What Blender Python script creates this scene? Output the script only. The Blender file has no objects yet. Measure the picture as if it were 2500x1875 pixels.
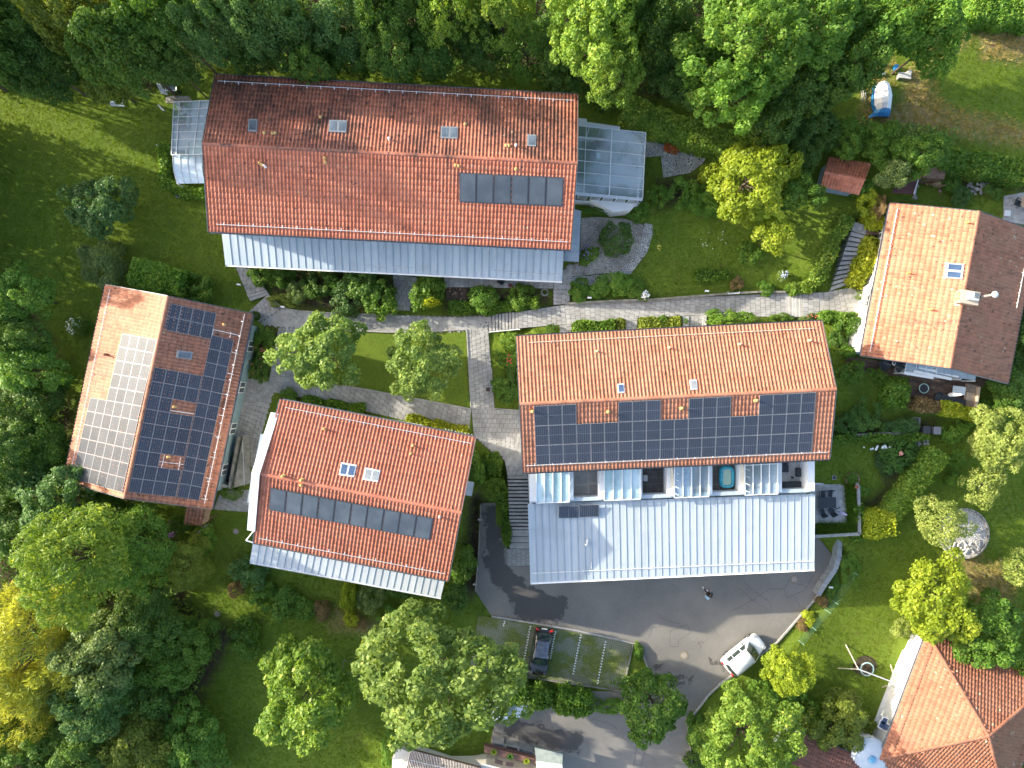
import bpy, bmesh, math, random
import numpy as np
from mathutils import Vector, Matrix

# ------------------------------------------------------------------ camera, sky, sun, exposure
scene = bpy.context.scene
COL = scene.collection
H = 62.8                       # camera height over the courtyard (m)
HALF = 0.72                    # tan of half the horizontal field of view
cam_data = bpy.data.cameras.new("drone_camera")
cam_data.sensor_fit = 'HORIZONTAL'
cam_data.angle = 2 * math.atan(HALF)
cam_data.clip_start = 0.5
cam_data.clip_end = 3000
cam = bpy.data.objects.new("drone_camera", cam_data)
cam.location = (0, 0, H)
COL.objects.link(cam)
scene.camera = cam

SUN_EL = math.radians(20.0)
SUN_DIR = Vector((-0.954 * math.cos(SUN_EL), 0.300 * math.cos(SUN_EL), math.sin(SUN_EL))).normalized()
world = bpy.data.worlds.new("World")
scene.world = world
world.use_nodes = True
wn = world.node_tree
for n in list(wn.nodes):
    wn.nodes.remove(n)
sky = wn.nodes.new("ShaderNodeTexSky")
sky.sky_type = 'NISHITA'
sky.sun_disc = False
sky.sun_elevation = SUN_EL
sky.sun_rotation = math.atan2(SUN_DIR.x, SUN_DIR.y)
sky.altitude = 500
sky.air_density = 1.0
sky.dust_density = 4.0
sky.ozone_density = 0.5
bg = wn.nodes.new("ShaderNodeBackground")
bg.inputs["Strength"].default_value = 0.15
wo = wn.nodes.new("ShaderNodeOutputWorld")
wn.links.new(sky.outputs[0], bg.inputs[0])
wn.links.new(bg.outputs[0], wo.inputs[0])

sun_data = bpy.data.lights.new("sun", 'SUN')
sun_data.energy = 3.1
sun_data.angle = math.radians(0.6)
sun_data.color = (1.0, 0.92, 0.76)
sun = bpy.data.objects.new("sun", sun_data)
sun.rotation_euler = SUN_DIR.to_track_quat('Z', 'Y').to_euler()
sun.location = (-60, 20, 60)
COL.objects.link(sun)

scene.view_settings.view_transform = 'Standard'
scene.view_settings.look = 'None'
scene.view_settings.gamma = 1.0
scene.view_settings.exposure = 1.78
scene.view_settings.use_curve_mapping = False
scene.render.engine = 'CYCLES'
scene.cycles.max_bounces = 5
scene.cycles.diffuse_bounces = 3
scene.cycles.glossy_bounces = 3
scene.cycles.transmission_bounces = 4
scene.cycles.transparent_max_bounces = 8
scene.cycles.caustics_reflective = False
scene.cycles.caustics_refractive = False
try:
    scene.cycles.use_denoising = True
except Exception:
    pass

# ------------------------------------------------------------------ pixel of the photograph (2500 wide) -> place in the world
K = 2 * HALF / 2500.0
CAMP = Vector((0, 0, H))
S = 3.386
TO = [None, (0, 0), (600, 0), (1200, 0), (1850, 0), (0, 450), (600, 450), (1200, 450), (1850, 450),
      (0, 900), (600, 900), (1200, 900), (1850, 900), (0, 1385), (600, 1385), (1200, 1385), (1850, 1385)]

def N(t, x, y):
    return (TO[t][0] + x / S, TO[t][1] + y / S)

def NS(t, *xy):
    return [N(t, *p) for p in xy]

def P(px, py, z):
    d = H - z
    return Vector(((px - 1250) * K * d, (937.5 - py) * K * d, z))

def on_plane(px, py, p0, nrm, off=0.0):
    d = Vector(((px - 1250) * K, (937.5 - py) * K, -1))
    t = nrm.dot(p0 + nrm * off - CAMP) / nrm.dot(d)
    return CAMP + d * t

def plane_of(a, b, c):
    n = (b - a).cross(c - a).normalized()
    if n.z < 0:
        n = -n
    return n

# ------------------------------------------------------------------ terrain levels
CTRL = [(0,0,0),(0,600,0),(0,1200,-.3),(0,1875,-2.2),(300,300,0),(400,650,0),(600,900,0),(1100,900,0),(1000,1000,0),(850,820,0),
        (700,100,.3),(1200,100,.5),(560,1300,-.6),(850,1470,-1.4),(620,1470,-1.3),(900,1650,-2.2),(500,1700,-2.2),
        (1180,1330,-1.9),(1190,1200,-.4),(1300,760,.5),(1450,600,.8),(1600,600,1.0),(1750,600,1.1),(1900,600,1.2),(1800,730,.8),
        (2060,730,1.3),(2110,550,2.6),(2200,480,2.8),(2000,400,2.2),(2300,300,3.0),(2300,100,3.2),(2450,500,2.8),(1900,200,2.0),
        (1600,200,1.2),(2150,950,.8),(2100,1000,.6),(2080,1150,.2),(2300,1050,.2),(2400,1000,.2),(2180,1290,-.9),(2300,1250,-.6),
        (2450,1250,-.6),(2150,1450,-1.8),(2300,1450,-1.7),(2450,1400,-1.4),(2100,1600,-2.2),(2400,1600,-2.2),(2300,1800,-2.2),
        (1700,1500,-2.2),(1300,1600,-2.2),(1500,1750,-2.2),(1900,1800,-2.2),(1560,1000,.2),(1300,1000,0),(1800,1000,.4),(850,1100,-.2),
        (-400,900,0),(-400,0,.3),(1250,-400,1),(2900,900,1),(1250,2200,-2.2)]
CW = np.array([[*P(a, b, c)[:2], c] for a, b, c in CTRL])

def terr_np(xy):
    d2 = ((xy[:, None, :] - CW[None, :, :2]) ** 2).sum(2) + 0.5
    w = d2 ** -1.6
    return (w * CW[:, 2]).sum(1) / w.sum(1)

PADS = []          # (polygon world xy, z)

def pad(poly, z):
    PADS.append((np.array([P(x, y, z)[:2] for x, y in poly]), z))

def poly_dist(xy, poly):
    """signed distance, negative inside"""
    a = poly; b = np.roll(poly, -1, 0)
    best = np.full(len(xy), 1e9); inside = np.zeros(len(xy), bool)
    for p, q in zip(a, b):
        e = q - p; w = xy - p
        t = np.clip((w @ e) / max(e @ e, 1e-9), 0, 1)
        best = np.minimum(best, np.linalg.norm(w - t[:, None] * e, axis=1))
        c = (p[1] > xy[:, 1]) != (q[1] > xy[:, 1])
        with np.errstate(divide='ignore', invalid='ignore'):
            xi = (q[0] - p[0]) * (xy[:, 1] - p[1]) / (q[1] - p[1]) + p[0]
        inside ^= c & (xy[:, 0] < xi)
    return np.where(inside, -best, best)

def ground_z(xy):
    xy = np.asarray(xy, float).reshape(-1, 2)
    z = terr_np(xy)
    for poly, pz in PADS:
        lo, hi = poly.min(0) - 2, poly.max(0) + 2
        m = ((xy >= lo) & (xy <= hi)).all(1)
        if not m.any():
            continue
        d = poly_dist(xy[m], poly)
        w = np.clip(1 - (d - 0.3) / 1.2, 0, 1)
        w = w * w * (3 - 2 * w)
        z[m] = z[m] * (1 - w) + (pz - 0.06) * w
    return z

def G(px, py, dz=0.0):
    z = 0.0
    for _ in range(4):
        p = P(px, py, z)
        z = float(ground_z([p[:2]])[0]) + dz
    return P(px, py, z)

# ------------------------------------------------------------------ materials
def _nt(name):
    m = bpy.data.materials.new(name); m.use_nodes = True
    nt = m.node_tree
    return m, nt, nt.nodes["Principled BSDF"]

def nd(nt, typ, **kw):
    n = nt.nodes.new(typ)
    for k, v in kw.items():
        setattr(n, k, v)
    return n

def noise(nt, scale, detail=4, rough=.55, vec=None, dist=0):
    n = nd(nt, "ShaderNodeTexNoise")
    n.inputs["Scale"].default_value = scale; n.inputs["Detail"].default_value = detail
    n.inputs["Roughness"].default_value = rough; n.inputs["Distortion"].default_value = dist
    if vec is not None:
        nt.links.new(vec, n.inputs["Vector"])
    return n.outputs["Fac"]

def ramp(nt, fac, lo, hi, a=0.0, b=1.0):
    r = nd(nt, "ShaderNodeMapRange")
    r.interpolation_type = 'SMOOTHSTEP'
    nt.links.new(fac, r.inputs[0])
    r.inputs[1].default_value = lo; r.inputs[2].default_value = hi
    r.inputs[3].default_value = a; r.inputs[4].default_value = b
    return r.outputs[0]

def mixc(nt, fac, a, b, mode='MIX'):
    m = nd(nt, "ShaderNodeMix", data_type='RGBA', blend_type=mode)
    for s, i in ((fac, 0), (a, 6), (b, 7)):
        if isinstance(s, (int, float)):
            m.inputs[i].default_value = s
        elif isinstance(s, tuple):
            m.inputs[i].default_value = (*s, 1) if len(s) == 3 else s
        else:
            nt.links.new(s, m.inputs[i])
    return m.outputs[2]

def math_(nt, op, a, b=0.0):
    m = nd(nt, "ShaderNodeMath", operation=op)
    for s, i in ((a, 0), (b, 1)):
        if isinstance(s, (int, float)):
            m.inputs[i].default_value = s
        else:
            nt.links.new(s, m.inputs[i])
    return m.outputs[0]

def worldpos(nt):
    return nd(nt, "ShaderNodeNewGeometry").outputs["Position"]

def attr(nt, name):
    return nd(nt, "ShaderNodeAttribute", attribute_name=name).outputs["Fac"]

def bump(nt, bsdf, h, strength=.4, dist=.03):
    b = nd(nt, "ShaderNodeBump")
    b.inputs["Strength"].default_value = strength; b.inputs["Distance"].default_value = dist
    nt.links.new(h, b.inputs["Height"]); nt.links.new(b.outputs[0], bsdf.inputs["Normal"])

def var_mul(nt, c, amount):
    """per piece brightness: object random + stored attribute"""
    r = math_(nt, 'ADD', nd(nt, "ShaderNodeObjectInfo").outputs["Random"], attr(nt, "var"))
    r = math_(nt, 'FRACT', r)
    f = ramp(nt, r, 0, 1, 1 - amount, 1 + amount)
    return mixc(nt, 1.0, c, f, 'MULTIPLY')

_M = {}
def mk(name, col, col2=None, scale=3.0, rough=.7, metal=0.0, spec=.4, bmp=0.0, bscale=30, var=0.0, lo=.35, hi=.65, coat=0.0):
    if name in _M:
        return _M[name]
    m, nt, b = _nt(name)
    b.inputs["Roughness"].default_value = rough; b.inputs["Metallic"].default_value = metal
    b.inputs["Specular IOR Level"].default_value = spec
    if coat:
        b.inputs["Coat Weight"].default_value = coat; b.inputs["Coat Roughness"].default_value = .06
    c = col
    pos = worldpos(nt)
    if col2:
        c = mixc(nt, ramp(nt, noise(nt, scale, 6, .6, pos), lo, hi), col, col2)
    if var:
        c = var_mul(nt, c, var)
    if isinstance(c, tuple):
        b.inputs["Base Color"].default_value = (*c, 1)
    else:
        nt.links.new(c, b.inputs["Base Color"])
    if bmp:
        bump(nt, b, noise(nt, bscale, 4, .6, pos), bmp)
    _M[name] = m
    return m

def mk_tile(name, base, soil=0.3, speck=0.3, soilcol=(.085, .05, .042), dots=.3, run='y'):
    m, nt, b = _nt(name)
    b.inputs["Roughness"].default_value = .62; b.inputs["Specular IOR Level"].default_value = .35
    pos = worldpos(nt)
    c = var_mul(nt, base, .17)
    tint = tuple(x * f for x, f in zip(base, (1.12, 1.3, 1.4)))
    c = mixc(nt, ramp(nt, noise(nt, .55, 5, .6, pos), .35, .7, 0, .8), c, tint)
    # dark growth in patches and on single tiles
    n1 = noise(nt, .22, 6, .62, pos, .4)
    n2 = noise(nt, 2.6, 5, .7, pos)
    s = math_(nt, 'ADD', math_(nt, 'MULTIPLY', n1, .72), math_(nt, 'MULTIPLY', n2, .34))
    c = mixc(nt, ramp(nt, s, .66 - soil * .34, .86 - soil * .30, 0, .86), c, soilcol)
    mp = nd(nt, "ShaderNodeMapping"); mp.inputs["Scale"].default_value = (1.5, .16, .16) if run == 'y' else (.16, 1.5, .16)
    nt.links.new(pos, mp.inputs[0])
    stv = ramp(nt, noise(nt, 1.0, 5, .6, mp.outputs[0]), .60 - .07 * soil, .74 - .07 * soil, 0, .55 + .3 * soil)
    c = mixc(nt, math_(nt, 'MULTIPLY', stv, ramp(nt, n1, .40, .56)), c, soilcol)
    sp = noise(nt, 3.2, 2, .5, pos)
    c = mixc(nt, ramp(nt, sp, .70 - .09 * dots, .74 - .09 * dots, 0, .8), c, (.06, .04, .036))
    lv = nd(nt, "ShaderNodeTexVoronoi"); lv.inputs["Scale"].default_value = 1.6
    nt.links.new(pos, lv.inputs["Vector"])
    lich = math_(nt, 'MULTIPLY', ramp(nt, lv.outputs["Distance"], .17, .10), ramp(nt, noise(nt, .35, 3, .5, pos), .58 - .14 * speck, .66 - .12 * speck))
    c = mixc(nt, math_(nt, 'MULTIPLY', lich, speck), c, (.52, .46, .33))
    nt.links.new(c, b.inputs["Base Color"])
    bump(nt, b, noise(nt, 14, 4, .6, pos), .25, .02)
    _M[name] = m
    return m

def mk_zinc(name, c1, c2, run='y'):
    """weathered standing seam sheet: run-off streaks, dull patches and specks"""
    m, nt, b = _nt(name)
    b.inputs["Metallic"].default_value = .08
    pos = worldpos(nt)
    mp = nd(nt, "ShaderNodeMapping"); mp.inputs["Scale"].default_value = (3.0, .22, .22); nt.links.new(pos, mp.inputs[0])
    st = noise(nt, 1.0, 5, .65, mp.outputs[0]); pa = noise(nt, .45, 5, .6, pos)
    c = mixc(nt, ramp(nt, st, .35, .65), c1, c2)
    c = mixc(nt, ramp(nt, pa, .48, .70, 0, .35), c, tuple(x * .72 for x in c1))
    c = mixc(nt, ramp(nt, noise(nt, 5, 3, .6, pos), .70, .76, 0, .35), c, (.20, .20, .17))
    c = var_mul(nt, c, .05)
    nt.links.new(c, b.inputs["Base Color"])
    nt.links.new(ramp(nt, pa, .3, .7, .36, .62), b.inputs["Roughness"])
    bump(nt, b, noise(nt, 1.6, 3, .5, pos), .12, .03)
    _M[name] = m
    return m

def mk_leaf(name, c1, c2, c3=None, trans=.35, gloss=.25):
    if name in _M:
        return _M[name]
    m, nt, b = _nt(name)
    out = [n for n in nt.nodes if n.type == 'OUTPUT_MATERIAL'][0]
    v = attr(nt, "var")
    c = mixc(nt, ramp(nt, v, 0, 1), c1, c2)
    if c3:
        c = mixc(nt, ramp(nt, v, .80, .95, 0, .8), c, c3)
    c = mixc(nt, ramp(nt, noise(nt, .45, 4, .6, worldpos(nt)), .3, .7, 0, .45), c, mixc(nt, 1.0, c, (.68, .78, .66), 'MULTIPLY'))
    r = nd(nt, "ShaderNodeObjectInfo").outputs["Random"]
    c = mixc(nt, 1.0, c, ramp(nt, r, 0, 1, 1.4, 1.9), 'MULTIPLY')
    c = mixc(nt, 1.0, c, (1.13, 1.10, .84), 'MULTIPLY')
    nt.links.new(c, b.inputs["Base Color"])
    b.inputs["Roughness"].default_value = .5
    b.inputs["Specular IOR Level"].default_value = gloss
    t = nd(nt, "ShaderNodeBsdfTranslucent")
    nt.links.new(mixc(nt, 1.0, c, (1.35, 1.25, .55), 'MULTIPLY'), t.inputs[0])
    mx = nd(nt, "ShaderNodeMixShader"); mx.inputs[0].default_value = trans
    nt.links.new(b.outputs[0], mx.inputs[1]); nt.links.new(t.outputs[0], mx.inputs[2])
    nt.links.new(mx.outputs[0], out.inputs[0])
    _M[name] = m
    return m

def mk_glass(name, tint=(.75, .85, .9), opac=.35, rough=.08):
    """window glass: some of what lies behind shows through, the rest is sky sheen painted as a pale tint"""
    m, nt, b = _nt(name)
    out = [n for n in nt.nodes if n.type == 'OUTPUT_MATERIAL'][0]
    b.inputs["Base Color"].default_value = (*tint, 1); b.inputs["Roughness"].default_value = rough
    b.inputs["Specular IOR Level"].default_value = .9
    tr = nd(nt, "ShaderNodeBsdfTransparent"); tr.inputs[0].default_value = (.86, .93, .93, 1)
    mx = nd(nt, "ShaderNodeMixShader")
    nt.links.new(ramp(nt, noise(nt, .28, 3, .5, worldpos(nt)), .36, .62, opac * .4, min(1, opac * 1.7)), mx.inputs[0])  # patchy mix: sky reflection painted in as paler areas
    nt.links.new(tr.outputs[0], mx.inputs[1]); nt.links.new(b.outputs[0], mx.inputs[2])
    nt.links.new(mx.outputs[0], out.inputs[0])
    _M[name] = m
    return m

# ------------------------------------------------------------------ mesh helpers
class MB:
    def __init__(s):
        s.v, s.f, s.m = [], [], []
    def face(s, pts, mi=0):
        i = len(s.v); s.v += [Vector(p) for p in pts]; s.f.append(tuple(range(i, i + len(pts)))); s.m.append(mi)
        return s
    def hexa(s, b, t, mi=0):
        """bottom ring b, top ring t (same count)"""
        i = len(s.v); n = len(b); s.v += [Vector(p) for p in b] + [Vector(p) for p in t]
        s.f.append(tuple(reversed(range(i, i + n)))); s.f.append(tuple(range(i + n, i + 2 * n))); s.m += [mi, mi]
        for k in range(n):
            q = (k + 1) % n
            s.f.append((i + k, i + q, i + n + q, i + n + k)); s.m.append(mi)
        return s
    def prism(s, poly, z0, z1, mi=0):
        return s.hexa([Vector((p[0], p[1], z0)) for p in poly], [Vector((p[0], p[1], z1)) for p in poly], mi)
    def box(s, c, size, rz=0.0, mi=0):
        c = Vector(c); x, y, z = (q / 2 for q in size); R = Matrix.Rotation(rz, 3, 'Z')
        r = [R @ Vector(p) for p in ((-x, -y, 0), (x, -y, 0), (x, y, 0), (-x, y, 0))]
        return s.hexa([c + p - Vector((0, 0, z)) for p in r], [c + p + Vector((0, 0, z)) for p in r], mi)
    def slab(s, q, t, mi=0):
        """quad q (seen from above), thickness t downward along its normal"""
        n = plane_of(q[0], q[1], q[2])
        return s.hexa([p - n * t for p in q], q, mi)
    def bar(s, a, b, w, h, mi=0, up=None):
        """rectangular bar from a to b"""
        a, b = Vector(a), Vector(b); d = (b - a).normalized(); up = up or Vector((0, 0, 1))
        if abs(d.dot(up)) > .98:
            up = Vector((1, 0, 0))
        x = d.cross(up).normalized() * w / 2; y = x.cross(d).normalized() * h / 2
        return s.hexa([a - x - y, a + x - y, a + x + y, a - x + y], [b - x - y, b + x - y, b + x + y, b - x + y], mi)
    def tube(s, a, b, r, n=7, r2=None, mi=0):
        a, b = Vector(a), Vector(b); d = (b - a).normalized()
        u = Vector((0, 0, 1)) if abs(d.z) < .9 else Vector((1, 0, 0))
        x = d.cross(u).normalized(); y = x.cross(d); r2 = r if r2 is None else r2
        ring = [(math.cos(2 * math.pi * k / n), math.sin(2 * math.pi * k / n)) for k in range(n)]
        return s.hexa([a + (x * c + y * q) * r for c, q in ring], [b + (x * c + y * q) * r2 for c, q in ring], mi)
    def poly_tube(s, pts, r, n=6, mi=0):
        for a, b in zip(pts, pts[1:]):
            s.tube(a, b, r, n, mi=mi)
        return s
    def lathe(s, c, prof, n=16, mi=0, sx=1, sy=1, rz=0):
        c = Vector(c); i = len(s.v); R = Matrix.Rotation(rz, 3, 'Z')
        for r, z in prof:
            for k in range(n):
                a = 2 * math.pi * k / n
                s.v.append(c + R @ Vector((r * sx * math.cos(a), r * sy * math.sin(a), z)))
        for j in range(len(prof) - 1):
            for k in range(n):
                q = (k + 1) % n
                s.f.append((i + j * n + k, i + j * n + q, i + (j + 1) * n + q, i + (j + 1) * n + k)); s.m.append(mi)
        s.f.append(tuple(reversed(range(i, i + n)))); s.m.append(mi)
        j = len(prof) - 1
        s.f.append(tuple(range(i + j * n, i + j * n + n))); s.m.append(mi)
        return s
    def ball(s, c, r, n=10, sz=1.0, mi=0):
        return s.lathe(c, [(max(.001, r * math.sin(t)), -r * sz * math.cos(t)) for t in np.linspace(.12, math.pi - .12, 7)], n, mi)
    def loft(s, rings, mi=0, cap=True):
        i = len(s.v); n = len(rings[0])
        for r in rings:
            s.v += [Vector(p) for p in r]
        for j in range(len(rings) - 1):
            for k in range(n):
                q = (k + 1) % n
                s.f.append((i + j * n + k, i + j * n + q, i + (j + 1) * n + q, i + (j + 1) * n + k)); s.m.append(mi)
        if cap:
            s.f.append(tuple(reversed(range(i, i + n)))); s.f.append(tuple(range(i + (len(rings) - 1) * n, i + len(rings) * n))); s.m += [mi, mi]
        return s

ORG = {}
def org(o):
    return ORG.get(o.name, Vector((0, 0, 0))) if o else Vector((0, 0, 0))

def mesh_from(mb, name, origin=Vector((0, 0, 0)), smooth=False):
    me = bpy.data.meshes.new(name)
    me.from_pydata([tuple(v - origin) for v in mb.v], [], mb.f)
    bm = bmesh.new(); bm.from_mesh(me)
    bmesh.ops.recalc_face_normals(bm, faces=bm.faces)
    bm.to_mesh(me); bm.free()
    if len(set(mb.m)) > 1:
        me.polygons.foreach_set("material_index", mb.m)
    if smooth:
        me.polygons.foreach_set("use_smooth", [True] * len(me.polygons))
    me.update()
    return me

def link(name, me, parent=None, origin=None, M=None):
    o = bpy.data.objects.new(name, me); COL.objects.link(o)
    if parent is not None:
        o.parent = parent
        if M is not None:
            o.matrix_local = Matrix.Translation(-org(parent)) @ M
        ORG[o.name] = org(parent)
    else:
        if M is not None:
            o.matrix_world = M
        elif origin is not None:
            o.location = origin
        ORG[o.name] = Vector(origin) if origin is not None else Vector((0, 0, 0))
    return o

def part(name, mb, mats, parent, smooth=False, bevel=0.0, M=None):
    me = mb if isinstance(mb, bpy.types.Mesh) else mesh_from(mb, name, org(parent) if M is None else Vector((0, 0, 0)), smooth)
    if len(me.materials) == 0:
        for m in (mats if isinstance(mats, (list, tuple)) else [mats]):
            me.materials.append(m)
    o = link(name, me, parent, M=M)
    if bevel:
        bv = o.modifiers.new("bevel", 'BEVEL'); bv.width = bevel; bv.segments = 2; bv.limit_method = 'ANGLE'
    return o

def tag(o, label, cat, group=None):
    o['label'] = label; o['category'] = cat
    if group:
        o['group'] = group
    return o

def thing(name, label, cat, loc, group=None):
    o = bpy.data.objects.new(name, None); COL.objects.link(o)
    o.location = loc; o.empty_display_size = .3
    ORG[o.name] = Vector(loc)
    return tag(o, label, cat, group)

def solo(name, mb, mats, label, cat, loc, group=None, smooth=False, bevel=0.0):
    """a thing that is one mesh"""
    me = mesh_from(mb, name, Vector(loc), smooth)
    for m in (mats if isinstance(mats, (list, tuple)) else [mats]):
        me.materials.append(m)
    o = link(name, me, None, loc)
    if bevel:
        bv = o.modifiers.new("bevel", 'BEVEL'); bv.width = bevel; bv.segments = 2; bv.limit_method = 'ANGLE'
    return tag(o, label, cat, group)

def struct(name, mb, mats, smooth=False):
    me = mb if isinstance(mb, bpy.types.Mesh) else mesh_from(mb, name, smooth=smooth)
    for m in (mats if isinstance(mats, (list, tuple)) else [mats]):
        me.materials.append(m)
    o = link(name, me); o['kind'] = 'structure'
    return o

def np_mesh(name, verts, faces, var=None):
    """verts (n,3), faces (m,k) of one size"""
    me = bpy.data.meshes.new(name)
    nv, (nf, k) = len(verts), faces.shape
    me.vertices.add(nv); me.vertices.foreach_set("co", np.ascontiguousarray(verts, np.float32).ravel())
    me.loops.add(nf * k); me.loops.foreach_set("vertex_index", np.ascontiguousarray(faces, np.int32).ravel())
    me.polygons.add(nf); me.polygons.foreach_set("loop_start", np.arange(0, nf * k, k, dtype=np.int32))
    if var is not None:
        a = me.attributes.new("var", 'FLOAT', 'POINT'); a.data.foreach_set("value", np.ascontiguousarray(var, np.float32))
    me.update(calc_edges=True)
    return me

def lerp(a, b, t):
    return a + (b - a) * t

def bil(q, u, v):
    """q = [p00, p10, p11, p01]"""
    return lerp(lerp(q[0], q[1], u), lerp(q[3], q[2], u), v)
# ------------------------------------------------------------------ paved levels (pads are flattened terrain)
ZD = -2.2
DRIVE = [N(10,1955,1110), N(10,2100,1110), N(11,130,1500), N(11,130,1632), N(11,330,1632), (1300,1335), (1992,1305), N(16,640,-70), N(16,600,110), N(16,380,370), N(16,165,615),
         N(15,2010,880), N(15,1800,1050), N(15,1620,1290), N(15,1660,1660), (1690,1960), (1180,1960), N(15,0,1400), N(15,100,1000),
         N(15,1060,1030), N(15,1290,830), N(15,1220,640), N(15,0,405), N(14,1900,200), N(10,1920,1560)]
pad(DRIVE, ZD)
PARK = [N(15,-110,395), N(15,1160,630), N(15,1085,1025), N(15,-180,850)]
pad([N(15,-200,390), N(15,1240,640), N(15,1290,830), N(15,1085,1025), N(15,-180,850)], ZD + .02)
WEST = {  # paths: list of strips [upper-left, upper-right, lower-right, lower-left], level
}
def pairs(*ps):
    """boundary pairs (upper, lower) -> quads"""
    return [[a[0], b[0], b[1], a[1]] for a, b in zip(ps, ps[1:])]

main_west = pairs((N(6,185,908), N(6,28,1050)), (N(6,300,1020), N(6,110,1140)), (N(6,440,1045), N(6,300,1172)), (N(6,640,1058), N(6,560,1190)),
                  (N(6,940,1070), N(6,830,1205)), (N(6,1240,1078), N(6,1180,1220)), (N(6,1640,1090), N(6,1500,1212)), (N(6,2010,1080), N(6,1830,1195))) + [[N(6,2008,1080), N(6,2010,1130), N(6,2006,1220), N(6,1832,1197)]]
nw_path = [[(574,651), (626,655), (648,708), (604,720)]]
side_path = [[N(6,1215,745), N(6,1420,770), N(6,1355,1045), N(6,1240,1040)]]
court_path = [[N(6,1830,1197), N(6,2006,1220), N(10,2060,345), N(10,1865,333)]]
diag_path = pairs((N(10,250,60), N(10,215,190)), (N(10,840,140), N(10,780,300)), (N(10,1390,240), N(10,1290,420)), (N(10,1865,335), N(10,1850,500)))
bed_path = [[N(6,270,1185), N(6,420,1190), N(6,420,1660), N(6,185,1660)]]
plaza = [[N(10,1865,335), N(11,240,345), N(11,245,570), N(10,1885,560)], [N(10,1885,560), N(11,245,570), N(11,300,885), N(10,2030,690)],
         [N(11,90,660), N(11,250,660), N(11,300,885), N(11,130,885)]]
court_west = [[(590,925), N(10,330,60), N(10,215,200), (572,1000)], [(572,1000), N(10,215,200), N(10,60,830), (545,1085)],
              [(540,1195), (625,1195), (612,1250), (522,1243)]]
east_path = pairs((N(7,220,1053), N(7,218,1190)), (N(7,640,990), N(7,660,1155)), (N(7,1240,960), N(7,1210,1105)), (N(7,1640,935), N(7,1640,1085)), (N(8,225,900), N(8,235,1098)))
entry_gaps = [[N(7,560,1166), N(7,665,1152), N(7,650,1260), N(7,570,1260)], [N(7,1110,1112), N(7,1205,1106), N(7,1205,1260), N(7,1110,1260)],
              [N(7,1640,1087), N(7,1745,1085), N(7,1745,1260), N(7,1640,1260)]]
a_south = [[N(7,510,790), N(7,655,640), N(7,640,990), N(7,510,998)], [N(6,1640,760), N(7,510,790), N(7,510,862), N(6,1640,850)]]
east_entry = [[N(8,370,897), N(8,508,893), N(8,508,1088), N(8,370,1095)], [N(8,545,893), N(8,735,860), N(8,800,1060), N(8,545,1078)],
              [N(8,735,860), N(8,860,870), N(8,835,1060), N(8,800,1060)]]
ne_top = [[N(8,790,310), N(8,915,345), N(8,890,420), N(8,775,385)]]
landing = [[N(11,130,1490), N(11,320,1490), N(11,320,1628), N(11,130,1630)]]
LEVELS = [(main_west, 0), (nw_path, .15), (side_path, 0), (court_path, 0), (diag_path, 0), (bed_path, 0), (plaza, 0), (court_west, 0), (east_path, .8),
          (entry_gaps, .8), (a_south, .55), (east_entry, 1.2), (ne_top, 2.6), (landing, ZD)]
for qs, z in LEVELS:
    for q in qs:
        pad(q, z + .02)
GRAVEL = NS(7, (740,280), (860,270), (1100,285), (1250,330), (1260,390), (1200,600), (1150,680), (1030,730), (660,760), (655,680), (730,640))
COBBLE_BEND = NS(7, (1265,320), (1350,335), (1345,420), (1290,560), (1150,740), (1000,800), (800,838), (655,810), (655,765), (960,745), (1060,700), (1170,620), (1235,480))
COBBLE_NE = NS(3, (1260,1090), (1400,1100), (1560,1170), (1700,1180), (1785,1230), (1760,1340), (1640,1430), (1420,1470), (1400,1290), (1275,1300))
GRAVEL_W = NS(1, (1370,800), (1450,790), (1745,800), (1745,850), (1370,850))
for q, z in ((GRAVEL, .8), (COBBLE_NE, 1.0)):
    pad(q, z)
DECK = [N(8,740,1425), N(8,1010,1460), N(8,1900,1590), N(12,1840,140), N(12,1820,310), N(12,1240,255), N(12,1250,130), N(12,700,60)]
pad(DECK, 1.1)
TERR = [N(12,470,950), N(12,815,950), N(12,835,1365), N(12,470,1385)]
LAWN_C = [N(6,800,1210), N(6,1180,1225), N(6,1825,1200), N(10,1860,330), N(10,1390,245), N(10,820,140)]
pad(LAWN_C, .05)

STAIRQ = [([(602,718), (611,735), (657,719), (648,706)], .16, .02), ([N(6,2005,1083), N(7,222,1050), N(7,220,1193), N(6,2010,1215)], .0, .8), ([N(8,225,898), N(8,370,896), N(8,372,1095), N(8,235,1098)], .8, 1.2),
          ([N(8,600,880), N(8,775,385), N(8,892,420), N(8,735,830)], 1.25, 2.6), ([N(11,132,885), N(11,150,1335), N(11,312,1335), N(11,300,885)], 0, -1.75), ([N(11,150,1335), N(11,150,1490), N(11,316,1490), N(11,312,1335)], -1.75, ZD)]
for q, z0, z1 in STAIRQ:
    pad(q, min(z0, z1) - .1)

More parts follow.
